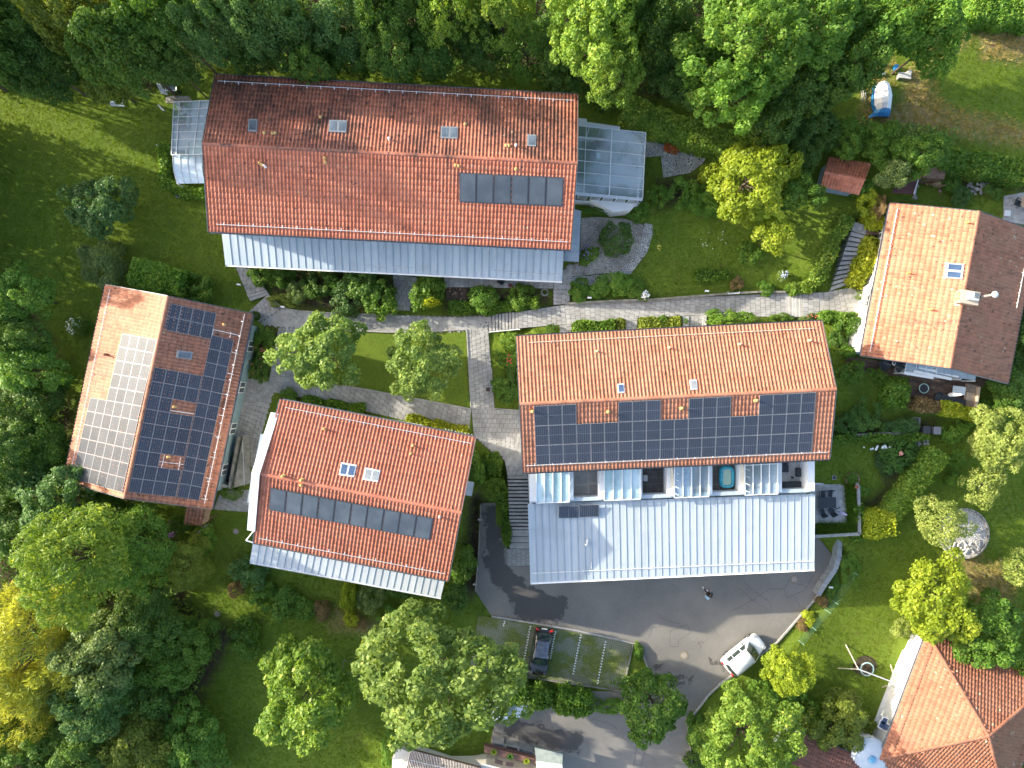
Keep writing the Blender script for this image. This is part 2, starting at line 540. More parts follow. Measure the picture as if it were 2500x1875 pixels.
# ------------------------------------------------------------------ materials of the setting
def mk_ground():
    m, nt, b = _nt("meadow_grass")
    b.inputs["Roughness"].default_value = .85; b.inputs["Specular IOR Level"].default_value = .12
    pos = worldpos(nt)
    c = mixc(nt, ramp(nt, noise(nt, .35, 6, .65, pos), .32, .68), (.075, .13, .014), (.125, .185, .02))
    c = mixc(nt, ramp(nt, noise(nt, 4.5, 5, .75, pos), .36, .68), c, (.14, .19, .026))
    c = mixc(nt, ramp(nt, noise(nt, 1.3, 4, .6, pos), .56, .74, 0, .55), c, (.10, .095, .03))
    dn = noise(nt, 2.2, 6, .7, pos, .5)
    dry = math_(nt, 'MULTIPLY', attr(nt, "dry"), ramp(nt, dn, .34, .56))
    c = mixc(nt, dry, c, mixc(nt, ramp(nt, noise(nt, 7, 4, .7, pos), .35, .65), (.27, .20, .10), (.40, .32, .17)))
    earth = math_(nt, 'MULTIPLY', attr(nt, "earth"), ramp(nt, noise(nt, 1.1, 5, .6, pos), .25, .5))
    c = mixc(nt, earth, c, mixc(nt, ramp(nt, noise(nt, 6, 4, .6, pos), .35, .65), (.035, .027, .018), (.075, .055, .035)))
    nt.links.new(c, b.inputs["Base Color"])
    bump(nt, b, noise(nt, 9, 5, .75, pos), .9, .08)
    return m

def mk_asphalt():
    m, nt, b = _nt("asphalt")
    b.inputs["Roughness"].default_value = .82; b.inputs["Specular IOR Level"].default_value = .3
    pos = worldpos(nt)
    c = mixc(nt, ramp(nt, noise(nt, .3, 5, .6, pos), .3, .7), (.15, .141, .128), (.205, .191, .17))
    c = mixc(nt, ramp(nt, noise(nt, 9, 3, .7, pos), .3, .75, 0, .4), c, (.26, .243, .215))
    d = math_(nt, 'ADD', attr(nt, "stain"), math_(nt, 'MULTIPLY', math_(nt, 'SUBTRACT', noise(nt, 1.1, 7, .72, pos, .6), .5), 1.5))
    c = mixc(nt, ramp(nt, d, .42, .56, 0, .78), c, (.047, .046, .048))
    v = nd(nt, "ShaderNodeTexVoronoi", feature='DISTANCE_TO_EDGE'); v.inputs["Scale"].default_value = .22
    w = nd(nt, "ShaderNodeVectorMath", operation='ADD')
    nz = nd(nt, "ShaderNodeTexNoise"); nz.inputs["Scale"].default_value = .7; nz.inputs["Detail"].default_value = 4
    nt.links.new(pos, nz.inputs["Vector"])
    nt.links.new(pos, w.inputs[0]); nt.links.new(nz.outputs["Color"], w.inputs[1]); nt.links.new(w.outputs[0], v.inputs["Vector"])
    crack = math_(nt, 'MULTIPLY', ramp(nt, v.outputs["Distance"], .008, .003), ramp(nt, noise(nt, .16, 3, .5, pos), .54, .62))
    c = mixc(nt, math_(nt, 'MULTIPLY', crack, .4), c, (.05, .048, .045))
    nt.links.new(c, b.inputs["Base Color"])
    bump(nt, b, noise(nt, 25, 3, .7, pos), .3, .02)
    return m

def mk_stones(name, c1, c2, gap, scale, k=.6):
    m, nt, b = _nt(name)
    b.inputs["Roughness"].default_value = .85
    pos = worldpos(nt)
    v = nd(nt, "ShaderNodeTexVoronoi"); v.inputs["Scale"].default_value = scale
    e = nd(nt, "ShaderNodeTexVoronoi", feature='DISTANCE_TO_EDGE'); e.inputs["Scale"].default_value = scale
    nt.links.new(pos, v.inputs["Vector"]); nt.links.new(pos, e.inputs["Vector"])
    sv = nd(nt, "ShaderNodeSeparateColor"); nt.links.new(v.outputs["Color"], sv.inputs[0])
    c = mixc(nt, sv.outputs[0], c1, c2)
    c = mixc(nt, ramp(nt, noise(nt, .6, 4, .6, pos), .4, .65, 0, k), c, tuple(x * .5 for x in c1))
    c = mixc(nt, ramp(nt, e.outputs["Distance"], .10, .03), c, gap)
    nt.links.new(c, b.inputs["Base Color"])
    bump(nt, b, ramp(nt, e.outputs["Distance"], 0, .2), .8, .04)
    return m

def mk_paver_grass():
    """grass pavers: a fine diamond lattice of concrete with turf in its cells"""
    m, nt, b = _nt("grass_pavers")
    b.inputs["Roughness"].default_value = .9
    pos = worldpos(nt)
    mp = nd(nt, "ShaderNodeMapping"); mp.inputs["Rotation"].default_value = (0, 0, math.radians(45 - 10)); nt.links.new(pos, mp.inputs[0])
    br = nd(nt, "ShaderNodeTexChecker"); br.inputs["Scale"].default_value = 1 / .125
    nt.links.new(mp.outputs[0], br.inputs["Vector"])
    grow = ramp(nt, noise(nt, .45, 5, .65, pos), .40, .60)
    grass = mixc(nt, ramp(nt, noise(nt, 5, 4, .7, pos), .3, .7), (.06, .10, .015), (.15, .16, .03))
    c = mixc(nt, br.outputs["Fac"], (.215, .215, .165), (.13, .145, .075))
    c = mixc(nt, grow, c, grass)
    nt.links.new(c, b.inputs["Base Color"])
    bump(nt, b, noise(nt, 10, 4, .7, pos), .5, .04)
    return m

GRASS = mk_ground(); ASPHALT = mk_asphalt()
SLAB_M = mk("paving_slab", (.275, .27, .26), (.36, .355, .345), 1.2, .8, var=.09, bmp=.2, bscale=20)
JOINT_M = mk("path_joint", (.125, .122, .105), (.17, .16, .13), 2, .95)
CONC = mk("concrete", (.30, .29, .27), (.40, .385, .36), 1.5, .85, bmp=.15)
CONC_OLD = mk("weathered_concrete", (.14, .135, .11), (.27, .255, .22), 1.4, .9, bmp=.3)
GRAVEL_M = mk_stones("gravel", (.46, .41, .35), (.66, .60, .53), (.10, .09, .075), 9)
COBBLE_M = mk_stones("cobbles", (.48, .465, .44), (.70, .68, .64), (.07, .07, .055), 7, .45)
PAVER_M = mk_paver_grass()
EARTH_M = mk("bed_soil", (.04, .03, .022), (.085, .062, .042), 2.5, .95, bmp=.6, bscale=8)

# ------------------------------------------------------------------ the ground: one sheet to the horizon
gx = np.concatenate([-np.geomspace(900, 62, 16), np.arange(-60, 60.01, .42), np.geomspace(62, 900, 16)])
gy = np.concatenate([-np.geomspace(900, 50, 16), np.arange(-48, 48.01, .42), np.geomspace(50, 900, 16)])
gX, gY = np.meshgrid(gx, gy)
gxy = np.stack([gX.ravel(), gY.ravel()], 1)
gz = np.concatenate([ground_z(c) for c in np.array_split(gxy, 12)])
far = np.clip((np.abs(gxy).max(1) - 70) / 200, 0, 1)
gz = gz * (1 - far) - .5 * far
for q in [GRAVEL, COBBLE_NE, DRIVE, PARK, DECK]:
    pass
nxg, nyg = len(gx), len(gy)
ii = (np.arange(nyg - 1)[:, None] * nxg + np.arange(nxg - 1)[None, :]).ravel()
me = np_mesh("ground", np.column_stack([gxy, gz]), np.stack([ii, ii + 1, ii + nxg + 1, ii + nxg], 1))
def zone(polys, soft):
    w = np.zeros(len(gxy))
    for poly in polys:
        pw = np.array([P(x, y, 0.5)[:2] for x, y in poly])
        lo, hi = pw.min(0) - soft, pw.max(0) + soft
        mk_ = ((gxy >= lo) & (gxy <= hi)).all(1)
        if mk_.any():
            w[mk_] = np.maximum(w[mk_], np.clip(.5 - poly_dist(gxy[mk_], pw) / soft, 0, 1))
    return w
dryz = zone([NS(4, (1650,180), (1800,120), (2300,60), (2400,640), (2080,620), (1900,590), (1700,560)), NS(4, (840,650), (960,640), (930,960), (1080,980), (1110,690), (1270,690), (1290,900), (1480,1040), (2300,1180), (2300,1290), (1600,1200), (760,1110)),
             NS(4, (1230,450), (1480,400), (1560,470), (1300,580)), [(2330,1380), (2410,1340), (2440,1420), (2400,1450)], [(2380,1390), (2500,1400), (2500,1560), (2420,1480)],
             NS(14, (700,420), (1100,560), (1150,640), (650,560))], 1.6)
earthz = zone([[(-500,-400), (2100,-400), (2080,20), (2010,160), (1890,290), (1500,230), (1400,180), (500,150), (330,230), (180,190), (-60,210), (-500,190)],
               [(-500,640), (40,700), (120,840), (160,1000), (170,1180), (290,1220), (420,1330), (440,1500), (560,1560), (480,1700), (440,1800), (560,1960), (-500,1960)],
               NS(6, (60,700), (1210,740), (1250,1040), (930,1060), (430,1030), (200,890)), NS(6, (1640,800), (2200,850), (2200,1060), (1640,1060)),
               NS(7, (0,850), (500,860), (500,995), (0,1070)), NS(7, (660,1160), (1110,1118), (1110,1260), (660,1260)), NS(7, (1205,1110), (1580,1095), (1580,1260), (1205,1260)),
               NS(7, (1745,1090), (2180,1060), (2180,1230), (1745,1230)), NS(6, (60,1160), (270,1185), (180,1640), (40,1620)),
               NS(4, (1330,1440), (2201,1440), (2201,1659), (1900,1620), (1700,1650), (1500,1600)), NS(12, (620,430), (1500,430), (1470,530), (620,560)),
               NS(7, (1700,-60), (1350,-20), (1370,220), (1500,180), (1700,150)), NS(10, (420,200), (990,340), (990,360), (300,230)),
               NS(12, (1010,640), (1350,640), (1050,1170), (860,1150), (1080,1000)), [(1140,1210), (1180,1200), (1175,1460), (1120,1500)]], 1.2)
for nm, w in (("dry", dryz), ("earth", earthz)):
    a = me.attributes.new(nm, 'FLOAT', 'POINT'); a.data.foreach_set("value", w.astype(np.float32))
me.polygons.foreach_set("use_smooth", [True] * len(me.polygons))
ground = struct("ground", me, GRASS)

# driveway: a fine sheet so that its stains can follow their own outline
def sheet(name, poly, z, mat, step=.5, stains=None):
    pw = np.array([P(x, y, z)[:2] for x, y in poly])
    bm = bmesh.new()
    vs = [bm.verts.new((p[0], p[1], z)) for p in pw]
    bm.faces.new(vs)
    lo, hi = pw.min(0), pw.max(0)
    if stains:
        for ax in (0, 1):
            for t in np.arange(lo[ax] + step, hi[ax], step):
                no = (1, 0, 0) if ax == 0 else (0, 1, 0)
                bmesh.ops.bisect_plane(bm, geom=bm.verts[:] + bm.edges[:] + bm.faces[:], plane_co=(t if ax == 0 else 0, t if ax else 0, z), plane_no=no)
    else:
        bmesh.ops.triangulate(bm, faces=bm.faces[:])
    bmesh.ops.recalc_face_normals(bm, faces=bm.faces)
    me = bpy.data.meshes.new(name); bm.to_mesh(me); bm.free()
    if stains:
        co = np.empty(len(me.vertices) * 3, np.float32); me.vertices.foreach_get("co", co); xy = co.reshape(-1, 3)[:, :2].astype(float)
        w = np.zeros(len(xy))
        for s, amp in stains:
            sw = np.array([P(x, y, z)[:2] for x, y in s])
            w = np.maximum(w, amp * np.clip(.5 - poly_dist(xy, sw) / 1.6, 0, 1))
        a = me.attributes.new("stain", 'FLOAT', 'POINT'); a.data.foreach_set("value", w.astype(np.float32))
    return struct(name, me, mat)

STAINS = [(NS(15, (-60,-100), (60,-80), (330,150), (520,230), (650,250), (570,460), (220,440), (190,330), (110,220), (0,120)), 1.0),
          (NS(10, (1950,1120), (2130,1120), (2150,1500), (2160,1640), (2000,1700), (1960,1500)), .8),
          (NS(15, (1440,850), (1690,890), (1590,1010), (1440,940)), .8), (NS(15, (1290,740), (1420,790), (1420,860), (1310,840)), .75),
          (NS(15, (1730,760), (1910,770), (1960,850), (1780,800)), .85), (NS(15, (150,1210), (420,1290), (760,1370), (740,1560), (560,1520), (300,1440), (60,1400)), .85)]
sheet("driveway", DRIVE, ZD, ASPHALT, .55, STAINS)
sheet("parking_pavers", PARK, ZD + .02, PAVER_M)
sheet("gravel_bed", GRAVEL, .82, GRAVEL_M)
sheet("cobble_path", COBBLE_BEND, .835, COBBLE_M)
sheet("cobble_terrace", COBBLE_NE, 1.02, COBBLE_M)
sheet("gravel_strip", GRAVEL_W, .06, GRAVEL_M)
# ------------------------------------------------------------------ paved paths: every slab its own piece
rng = random.Random(4)
def slab_mesh():
    b = MB(); b.hexa([Vector(p) for p in ((0, 0, -.05), (1, 0, -.05), (1, 1, -.05), (0, 1, -.05))], [Vector(p) for p in ((.0, .0, 0), (1, .0, 0), (1, 1, 0), (.0, 1, 0))])
    me = mesh_from(b, "paving_slab"); me.materials.append(SLAB_M)
    return me
SLAB_ME = slab_mesh()

def pave(name, strips, z, pitch=.43, along=True, half=True, width=.40):
    b = MB()
    for q in strips:
        w = [P(x, y, z) for x, y in q]
        b.hexa([p - Vector((0, 0, 1.6)) for p in w], [p.copy() for p in w])
    base = struct(name, b, JOINT_M)
    ORG[base.name] = Vector((0, 0, 0))
    n = 0
    for q in strips:
        w = [P(x, y, z) for x, y in q]
        L = ((w[1] - w[0]).length + (w[2] - w[3]).length) / 2; W = ((w[3] - w[0]).length + (w[2] - w[1]).length) / 2
        if not along:
            w = [w[3], w[0], w[1], w[2]]; L, W = W, L
        nu = max(1, round(L / pitch))
        for i in range(nu):
            u0, u1 = i / nu, (i + 1) / nu
            nv = max(1, round(W / width)); off = (.5 if i % 2 else 0) * half
            cuts = sorted({0.0, 1.0, *[min(1, max(0, (j + off + rng.uniform(-.08, .08)) / nv)) for j in range(1 - int(off > 0), nv)]})
            for v0, v1 in zip(cuts, cuts[1:]):
                if (v1 - v0) * W < .12:
                    continue
                a, bb, d = bil(w, u0, v0), bil(w, u1, v0), bil(w, u0, v1)
                ex, ey = bb - a, d - a
                g = .014
                ux, uy = ex.normalized(), ey.normalized()
                o = a + (ux + uy) * g + Vector((0, 0, .035 + rng.uniform(-.006, .006)))
                ex2, ey2 = ex - ux * 2 * g, ey - uy * 2 * g
                M = Matrix(((ex2.x, ey2.x, 0, o.x), (ex2.y, ey2.y, 0, o.y), (rng.uniform(-.006, .006), rng.uniform(-.006, .006), 1, o.z), (0, 0, 0, 1)))
                s = link("paving_slab", SLAB_ME, base, M=M); n += 1
    return n

cnt = {}
for nm, qs, z, al in (("path", main_west, 0, True), ("path", nw_path, .15, False), ("path", side_path, .02, False), ("path", court_path + diag_path[2:], .012, True), ("path", diag_path[:2] + bed_path, .006, True),
                      ("path", plaza, .015, False), ("path", court_west, .004, True), ("path", east_path, .8, True), ("path", entry_gaps + a_south, .79, True),
                      ("path", east_entry + ne_top[:0], 1.2, True), ("path", ne_top, 2.6, True), ("path", landing, ZD + .03, True)):
    if nm == "path" and qs[0] is nw_path[0]:
        qs = qs
    cnt[len(cnt)] = pave(nm, qs, z, along=al)
print("slabs", cnt)

def kerb(name, pts, z, w=.09, h=.12, mat=CONC, label=None):
    b = MB()
    ps = [P(x, y, z) for x, y in pts]
    for p, q in zip(ps, ps[1:]):
        d = (q - p).normalized() * .012
        b.bar(p + d, q - d, w, h)
    o = struct(name, b, mat)
    return o
kerb("kerb", NS(6, (800,1207), (1180,1223), (1500,1216), (1826,1199)) + NS(10, (1862,332), (1390,243), (840,143)), .06)
kerb("kerb", NS(6, (185,912), (300,1022), (440,1047), (640,1060), (940,1072), (1230,1078)), .06)
kerb("kerb", NS(15, (0,405), (700,520), (1220,638), (1290,830), (1320,900)), ZD + .08, .12, .14)
kerb("kerb", NS(15, (1170,640), (1085,1025), (-100,850)), ZD + .08, .1, .16, CONC_OLD)
kerb("kerb", NS(16, (600,110), (500,230), (380,370), (165,615)) + NS(15, (2010,880), (1900,955), (1790,1060), (1620,1290), (1660,1660)), ZD + .08, .14, .16)
kerb("kerb", NS(10, (1945,1115), (1925,1550)) + NS(14, (1900,190),), ZD + .5, .1, 1.1, CONC_OLD)
kerb("kerb", NS(11, (0,0), (15,330), (235,345)), .06, .08, .12)

# ------------------------------------------------------------------ stairs
STEP_M = mk("stair_step", (.31, .305, .295), (.40, .39, .375), 1.5, .85, var=.1)
def stairs(label, q, z0, z1, n, group=None, drop=.5):
    """q: quad whose u axis runs up or down the flight"""
    c = P(*[(a + b) / 2 for a, b in zip(q[0], q[2])], min(z0, z1))
    t = thing("stairs", label, "stairs", c, group)
    for i in range(n):
        z = z0 + (z1 - z0) * (i + .5) / n
        w = [P(x, y, z) for x, y in q]
        u0, u1 = i / n, (i + 1) / n
        up = z1 > z0
        g = .012
        a, b_, c_, d = bil(w, u0 + g * (1 if i else 0), 0), bil(w, u1 - g, 0), bil(w, u1 - g, 1), bil(w, u0 + g * (1 if i else 0), 1)
        m = MB(); bt = min(z0, z1) - drop
        m.hexa([Vector((p.x, p.y, bt)) for p in (a, b_, c_, d)], [a, b_, c_, d])
        part("step", m, STEP_M, t)
    return t
stairs("two low concrete steps where the path bends below the long metal awning", [(602,718), (611,735), (657,719), (648,706)], .19, 0.03, 2, drop=.3)
stairs("eight grey steps with a white rail along the path behind the large solar house", [N(6,2005,1083), N(7,222,1050), N(7,220,1193), N(6,2010,1215)], .0, .8, 9)
stairs("four shallow steps in the path before the eastern house gate", [N(8,225,898), N(8,370,896), N(8,372,1095), N(8,235,1098)], .8, 1.2, 5)
stairs("two wide single steps just west of the eastern house gate", [N(8,505,893), N(8,545,893), N(8,545,1080), N(8,508,1088)], 1.2, 1.2, 2)
stairs("long flight of steps climbing between two hedges to the wooden landing", [N(8,600,880), N(8,775,385), N(8,892,420), N(8,735,830)], 1.25, 2.6, 12)
stairs("long flight of concrete steps falling beside the white garage roof wall", [N(11,132,885), N(11,150,1335), N(11,312,1335), N(11,300,885)], 0.0, -1.75, 15)
stairs("broad bottom steps of the garage flight above the slab landing", [N(11,150,1335), N(11,150,1490), N(11,316,1490), N(11,312,1335)], -1.75, ZD + .04, 3)

# tar seams and cracks that the photograph shows on the drive
def seam(name, pts, z, w, mat):
    m = MB(); ps = [P(*p, z) for p in pts]; r = random.Random(len(pts) * 7)
    for p, q in zip(ps, ps[1:]):
        n = max(1, int((q - p).length / .5)); d = (q - p).normalized(); s = Vector((-d.y, d.x, 0)); prev = p
        for k in range(1, n + 1):
            c = lerp(p, q, k / n) + (s * r.uniform(-.05, .05) if k < n else Vector())
            m.face([prev - s * w / 2, prev + s * w / 2, c + s * w / 2, c - s * w / 2]); prev = c
    return struct(name, m, mat)
TAR = mk("tar_seam", (.045, .043, .042), None, rough=.6)
for k, (t_, pts) in enumerate(((15, ((1620,475), (1480,525), (1475,655), (1540,655), (1550,600), (1645,545), (1620,475))), (15, ((1300,580), (1330,500), (1400,490))), (15, ((1370,375), (1440,440), (1560,470))), (15, ((1830,490), (1870,560))),
                (15, ((1990,355), (2090,310), (2190,255))), (16, ((390,190), (240,250), (220,180), (270,95), (320,60))), (16, ((0,240), (90,180), (220,180))), (16, ((390,190), (460,60))), (16, ((270,120), (400,160))), (16, ((310,240), (350,330))),
                (15, ((1215,1410), (1170,1650))), (15, ((1300,1370), (1240,1640), (1165,1625))), (15, ((830,1250), (1000,1300), (1045,1340))), (15, ((1050,350), (1048,375))), (15, ((800,390), (795,415))))):
    seam("tar_seam", NS(t_, *pts), ZD + .004 + .0008 * k, .024, TAR)
# ------------------------------------------------------------------ roof pieces
def tile_base(w, l):
    prof = [(0, .012), (.10, .058), (.26, .074), (.42, .058), (.54, .014), (.78, .0), (1, .010)]
    v, f = [], []
    for y, dz in ((0, .056), (l, .0)):
        for x, z in prof:
            v.append((x * w, y, z + dz))
    for x, z in prof:
        v.append((x * w, 0, z - .03))
    n = len(prof)
    for i in range(n - 1):
        f.append((i, i + 1, n + i + 1, n + i)); f.append((2 * n + i, 2 * n + i + 1, i + 1, i))
    return np.array(v), np.array(f)

class Slope:
    """tiled slope; q = [eave0, eave1, ridge1, ridge0] seen so that u runs along the eave and v up the roof"""
    def __init__(s, q):
        s.q = q; s.n = plane_of(q[0], q[1], q[2]); s.p = q[0]
    def px(s, pt, off=0.0):
        return on_plane(pt[0], pt[1], s.p, s.n, off)

TILE_LIMIT = 292
def tile_roof(roof, slopes, mat, w=.285, l=.43, clip=None, first=0, limit=TILE_LIMIT):
    """lay tiles on the slopes: those along the ridge as parts, the rest joined into one part"""
    Ms, key = [], []
    r = random.Random(len(roof.name) * 7 + first)
    for si, s in enumerate(slopes):
        q = s.q
        L = ((q[1] - q[0]).length + (q[2] - q[3]).length) / 2 if clip is None else (q[1] - q[0]).length
        D = ((q[3] - q[0]).length + (q[2] - q[1]).length) / 2
        nu, nv = max(1, round(L / w)), max(1, round(D / l))
        for j in range(nv):
            for i in range(nu):
                u, v = i / nu, j / nv
                if clip and not clip(si, (i + .5) / nu, (j + .5) / nv):
                    continue
                a = bil(q, u, v); bx = bil(q, (i + 1) / nu, v); cy = bil(q, u, (j + 1) / nv)
                ex = (bx - a) / w; ey = (cy - a) / l
                nn = s.n
                z = r.uniform(-.006, .006)
                M = np.array([[ex.x, ey.x, nn.x, a.x + nn.x * z], [ex.y, ey.y, nn.y, a.y + nn.y * z], [ex.z, ey.z, nn.z, a.z + nn.z * z]])
                Ms.append(M); key.append(-v + r.random() * .02)
    order = np.argsort(key)
    Ms = np.array(Ms)[order]
    bv, bf = tile_base(w, l)
    one = np_mesh("roof_tile", bv, bf, np.zeros(len(bv))); one.materials.append(mat)
    for M in Ms[:limit]:
        link("roof_tile", one, roof, M=Matrix([list(x) for x in M] + [[0, 0, 0, 1]]))
    rest = Ms[limit:]
    if len(rest):
        v = np.einsum('nij,vj->nvi', rest[:, :, :3], bv) + rest[:, None, :, 3]
        v = v.reshape(-1, 3) - np.array(org(roof))
        f = (bf[None] + (np.arange(len(rest)) * len(bv))[:, None, None]).reshape(-1, 4)
        rr = np.random.default_rng(3)
        me = np_mesh("roof_tiles", v, f, np.repeat(rr.random(len(rest)), len(bv))); me.materials.append(mat)
        o = link("roof_tiles", me, roof); o['kind'] = 'stuff'
    return len(Ms)

def ridge_cap(roof, a, b, mat, r=.15, l=.40):
    d = b - a; n = max(1, round(d.length / l)); d = d / n
    x = d.normalized(); side = x.cross(Vector((0, 0, 1))).normalized(); up = side.cross(x)
    m = MB(); k = 6
    rings = []
    for t, rr in ((0, 1.0), (1.06, .88)):
        ring = []
        for j in range(k + 1):
            an = math.pi * j / k
            ring.append(Vector((t * d.length, math.cos(an) * r * rr, math.sin(an) * r * .8 * rr)))
        rings.append(ring)
    for j in range(k):
        m.face([rings[0][j], rings[0][j + 1], rings[1][j + 1], rings[1][j]])
    m.face(rings[0])
    me = mesh_from(m, "ridge_tile"); me.materials.append(mat)
    for i in range(n):
        p = a + d * i
        M = Matrix(((x.x, side.x, up.x, p.x), (x.y, side.y, up.y, p.y), (x.z, side.z, up.z, p.z), (0, 0, 0, 1)))
        link("ridge_tile", me, roof, M=M)

WALL = mk("white_render", (.72, .71, .68), (.80, .79, .76), .6, .8)
WALL_TEAL = mk("teal_boards", (.22, .33, .36), (.28, .40, .43), 2, .6)
GUTTER = mk("gutter_metal", (.14, .16, .18), (.20, .22, .24), 2, .45, .6)
GALV = mk("galvanised_metal", (.62, .64, .66), (.74, .76, .78), 3, .4, .35)
WHITE = mk("white_paint", (.80, .80, .79), None, rough=.4)
FRAME_G = mk("grey_frame", (.22, .24, .26), None, rough=.4, metal=.2)
FRAME_L = mk("light_frame", (.60, .63, .65), None, rough=.45, metal=.2)
ZINC = mk_zinc("zinc_sheet", (.375, .445, .495), (.44, .505, .545))
SEAM = mk("zinc_seam", (.30, .38, .45), None, rough=.5)  # seam metal a little darker blue, joint shadow put into its colour
ZINC_DULL = mk("dull_zinc", (.28, .33, .37), (.34, .39, .43), .6, .5, .2)
PANE = mk("dark_glass", (.06, .08, .10), (.12, .15, .18), .7, .08, 0, .9)
PANE_B = mk("blue_glass", (.05, .085, .16), (.075, .12, .21), .9, .08, 0, .45)
PANE_W = mk("blind_glass", (.20, .22, .24), (.27, .29, .30), 2, .12, 0, .45)
VENT_M = mk("lichen_clay", (.45, .27, .09), (.56, .40, .16), 6, .8)
WOOD = mk("brown_timber", (.13, .075, .045), (.20, .12, .075), 4, .7, var=.15)
DARK_M = mk("dark_interior", (.05, .05, .055), None, rough=.8)

def gutter(parent, a, b, r=.075, mat=None):
    m = MB(); d = (b - a).normalized(); side = d.cross(Vector((0, 0, 1))).normalized()
    k = 5
    R = [[p + side * math.cos(math.pi + math.pi * j / k) * r + Vector((0, 0, math.sin(math.pi + math.pi * j / k) * r)) for j in range(k + 1)] for p in (a, b)]
    for j in range(k):
        m.face([R[0][j], R[0][j + 1], R[1][j + 1], R[1][j]])
    m.face(R[0]); m.face(R[1])
    part("gutter", m, mat or GUTTER, parent)

def snow_rail(parent, s, a, b, n, off=.17, mat=None, tail=.16):
    mat = mat or GALV
    p, q = s.px(a, off), s.px(b, off)
    m = MB().tube(p, q, .024, 6)
    r = part("snow_guard", m, mat, parent)
    up = (s.q[3] - s.q[0]).normalized()
    for i in range(n):
        c = lerp(p, q, (i + .5) / n)
        m = MB().bar(c - s.n * .10 + up * tail, c + s.n * .012 - up * .05, .05, .02).bar(c - s.n * .12, c + s.n * .035, .05, .03)
        part("bracket", m, mat, r)
    return r

def skylight(parent, s, c4, panes=1, glass=None, frame=None, across=True, h=.14):
    """c4: px corners (upper-left, upper-right, lower-right, lower-left) of the whole unit"""
    frame = frame or FRAME_G
    q = [s.px(p, h) for p in c4]
    sk = part("skylight", MB().hexa([p - s.n * (h - .02) for p in q], q), frame, parent, bevel=.015)
    for i in range(panes):
        if across:
            u0, u1, v0, v1 = (i + .14) / panes, (i + .86) / panes, .13, .87
        else:
            u0, u1, v0, v1 = .13, .87, (i + .14) / panes, (i + .86) / panes
        g = [bil(q, u0, v0), bil(q, u1, v0), bil(q, u1, v1), bil(q, u0, v1)]
        part("pane", MB().hexa([p + s.n * .003 for p in g], [p + s.n * .018 for p in g]), glass or PANE, sk)
    return sk

def vent(parent, s, base, h=.34, r=.085, mat=None, label=None):
    p = s.px(base, .03)
    m = MB().lathe(p, [(r * 1.5, 0), (r * 1.5, .05), (r, .09), (r, h - .06), (r * 1.25, h - .05), (r * 1.25, h), (.03, h + .05)], 9)
    return part("roof_vent", m, mat or VENT_M, parent)

def cell_mat(name, dark, light, line=(.30, .33, .38), px=.16, py=.083, rough=.16, coat=.5):
    m, nt, b = _nt(name)
    b.inputs["Roughness"].default_value = rough; b.inputs["Specular IOR Level"].default_value = .6 if coat else .14
    b.inputs["Coat Weight"].default_value = coat; b.inputs["Coat Roughness"].default_value = .22
    tc = nd(nt, "ShaderNodeAttribute", attribute_name="cell")
    sp = nd(nt, "ShaderNodeSeparateXYZ"); nt.links.new(tc.outputs["Vector"], sp.inputs[0])
    def lines(o, pitch, w):
        f = math_(nt, 'FRACT', math_(nt, 'DIVIDE', o, pitch))
        return math_(nt, 'MAXIMUM', math_(nt, 'LESS_THAN', f, w), math_(nt, 'GREATER_THAN', f, 1 - w))
    g = math_(nt, 'MAXIMUM', lines(sp.outputs[0], px, .05), math_(nt, 'MULTIPLY', lines(sp.outputs[1], py, .07), .75))
    c = mixc(nt, ramp(nt, noise(nt, .35, 4, .6, worldpos(nt)), .3, .7), dark, light)
    c = var_mul(nt, c, .16)
    c = mixc(nt, math_(nt, 'MULTIPLY', g, .33), c, line)
    nt.links.new(c, b.inputs["Base Color"])
    return m
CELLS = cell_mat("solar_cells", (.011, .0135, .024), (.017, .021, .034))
CELLS_G = cell_mat("solar_cells_glare", (.05, .055, .065), (.075, .08, .088), rough=.34, coat=.0)  # paler copy of the cells, sun glare painted into the colour
ALU = mk("aluminium_edge", (.33, .35, .37), None, rough=.35, metal=.2)
COLLECT = mk("collector_glass", (.05, .064, .08), (.08, .098, .115), .5, .14, 0, .8, var=.05)
COLLECT_F = mk("collector_frame", (.075, .08, .09), None, rough=.4, metal=.3)

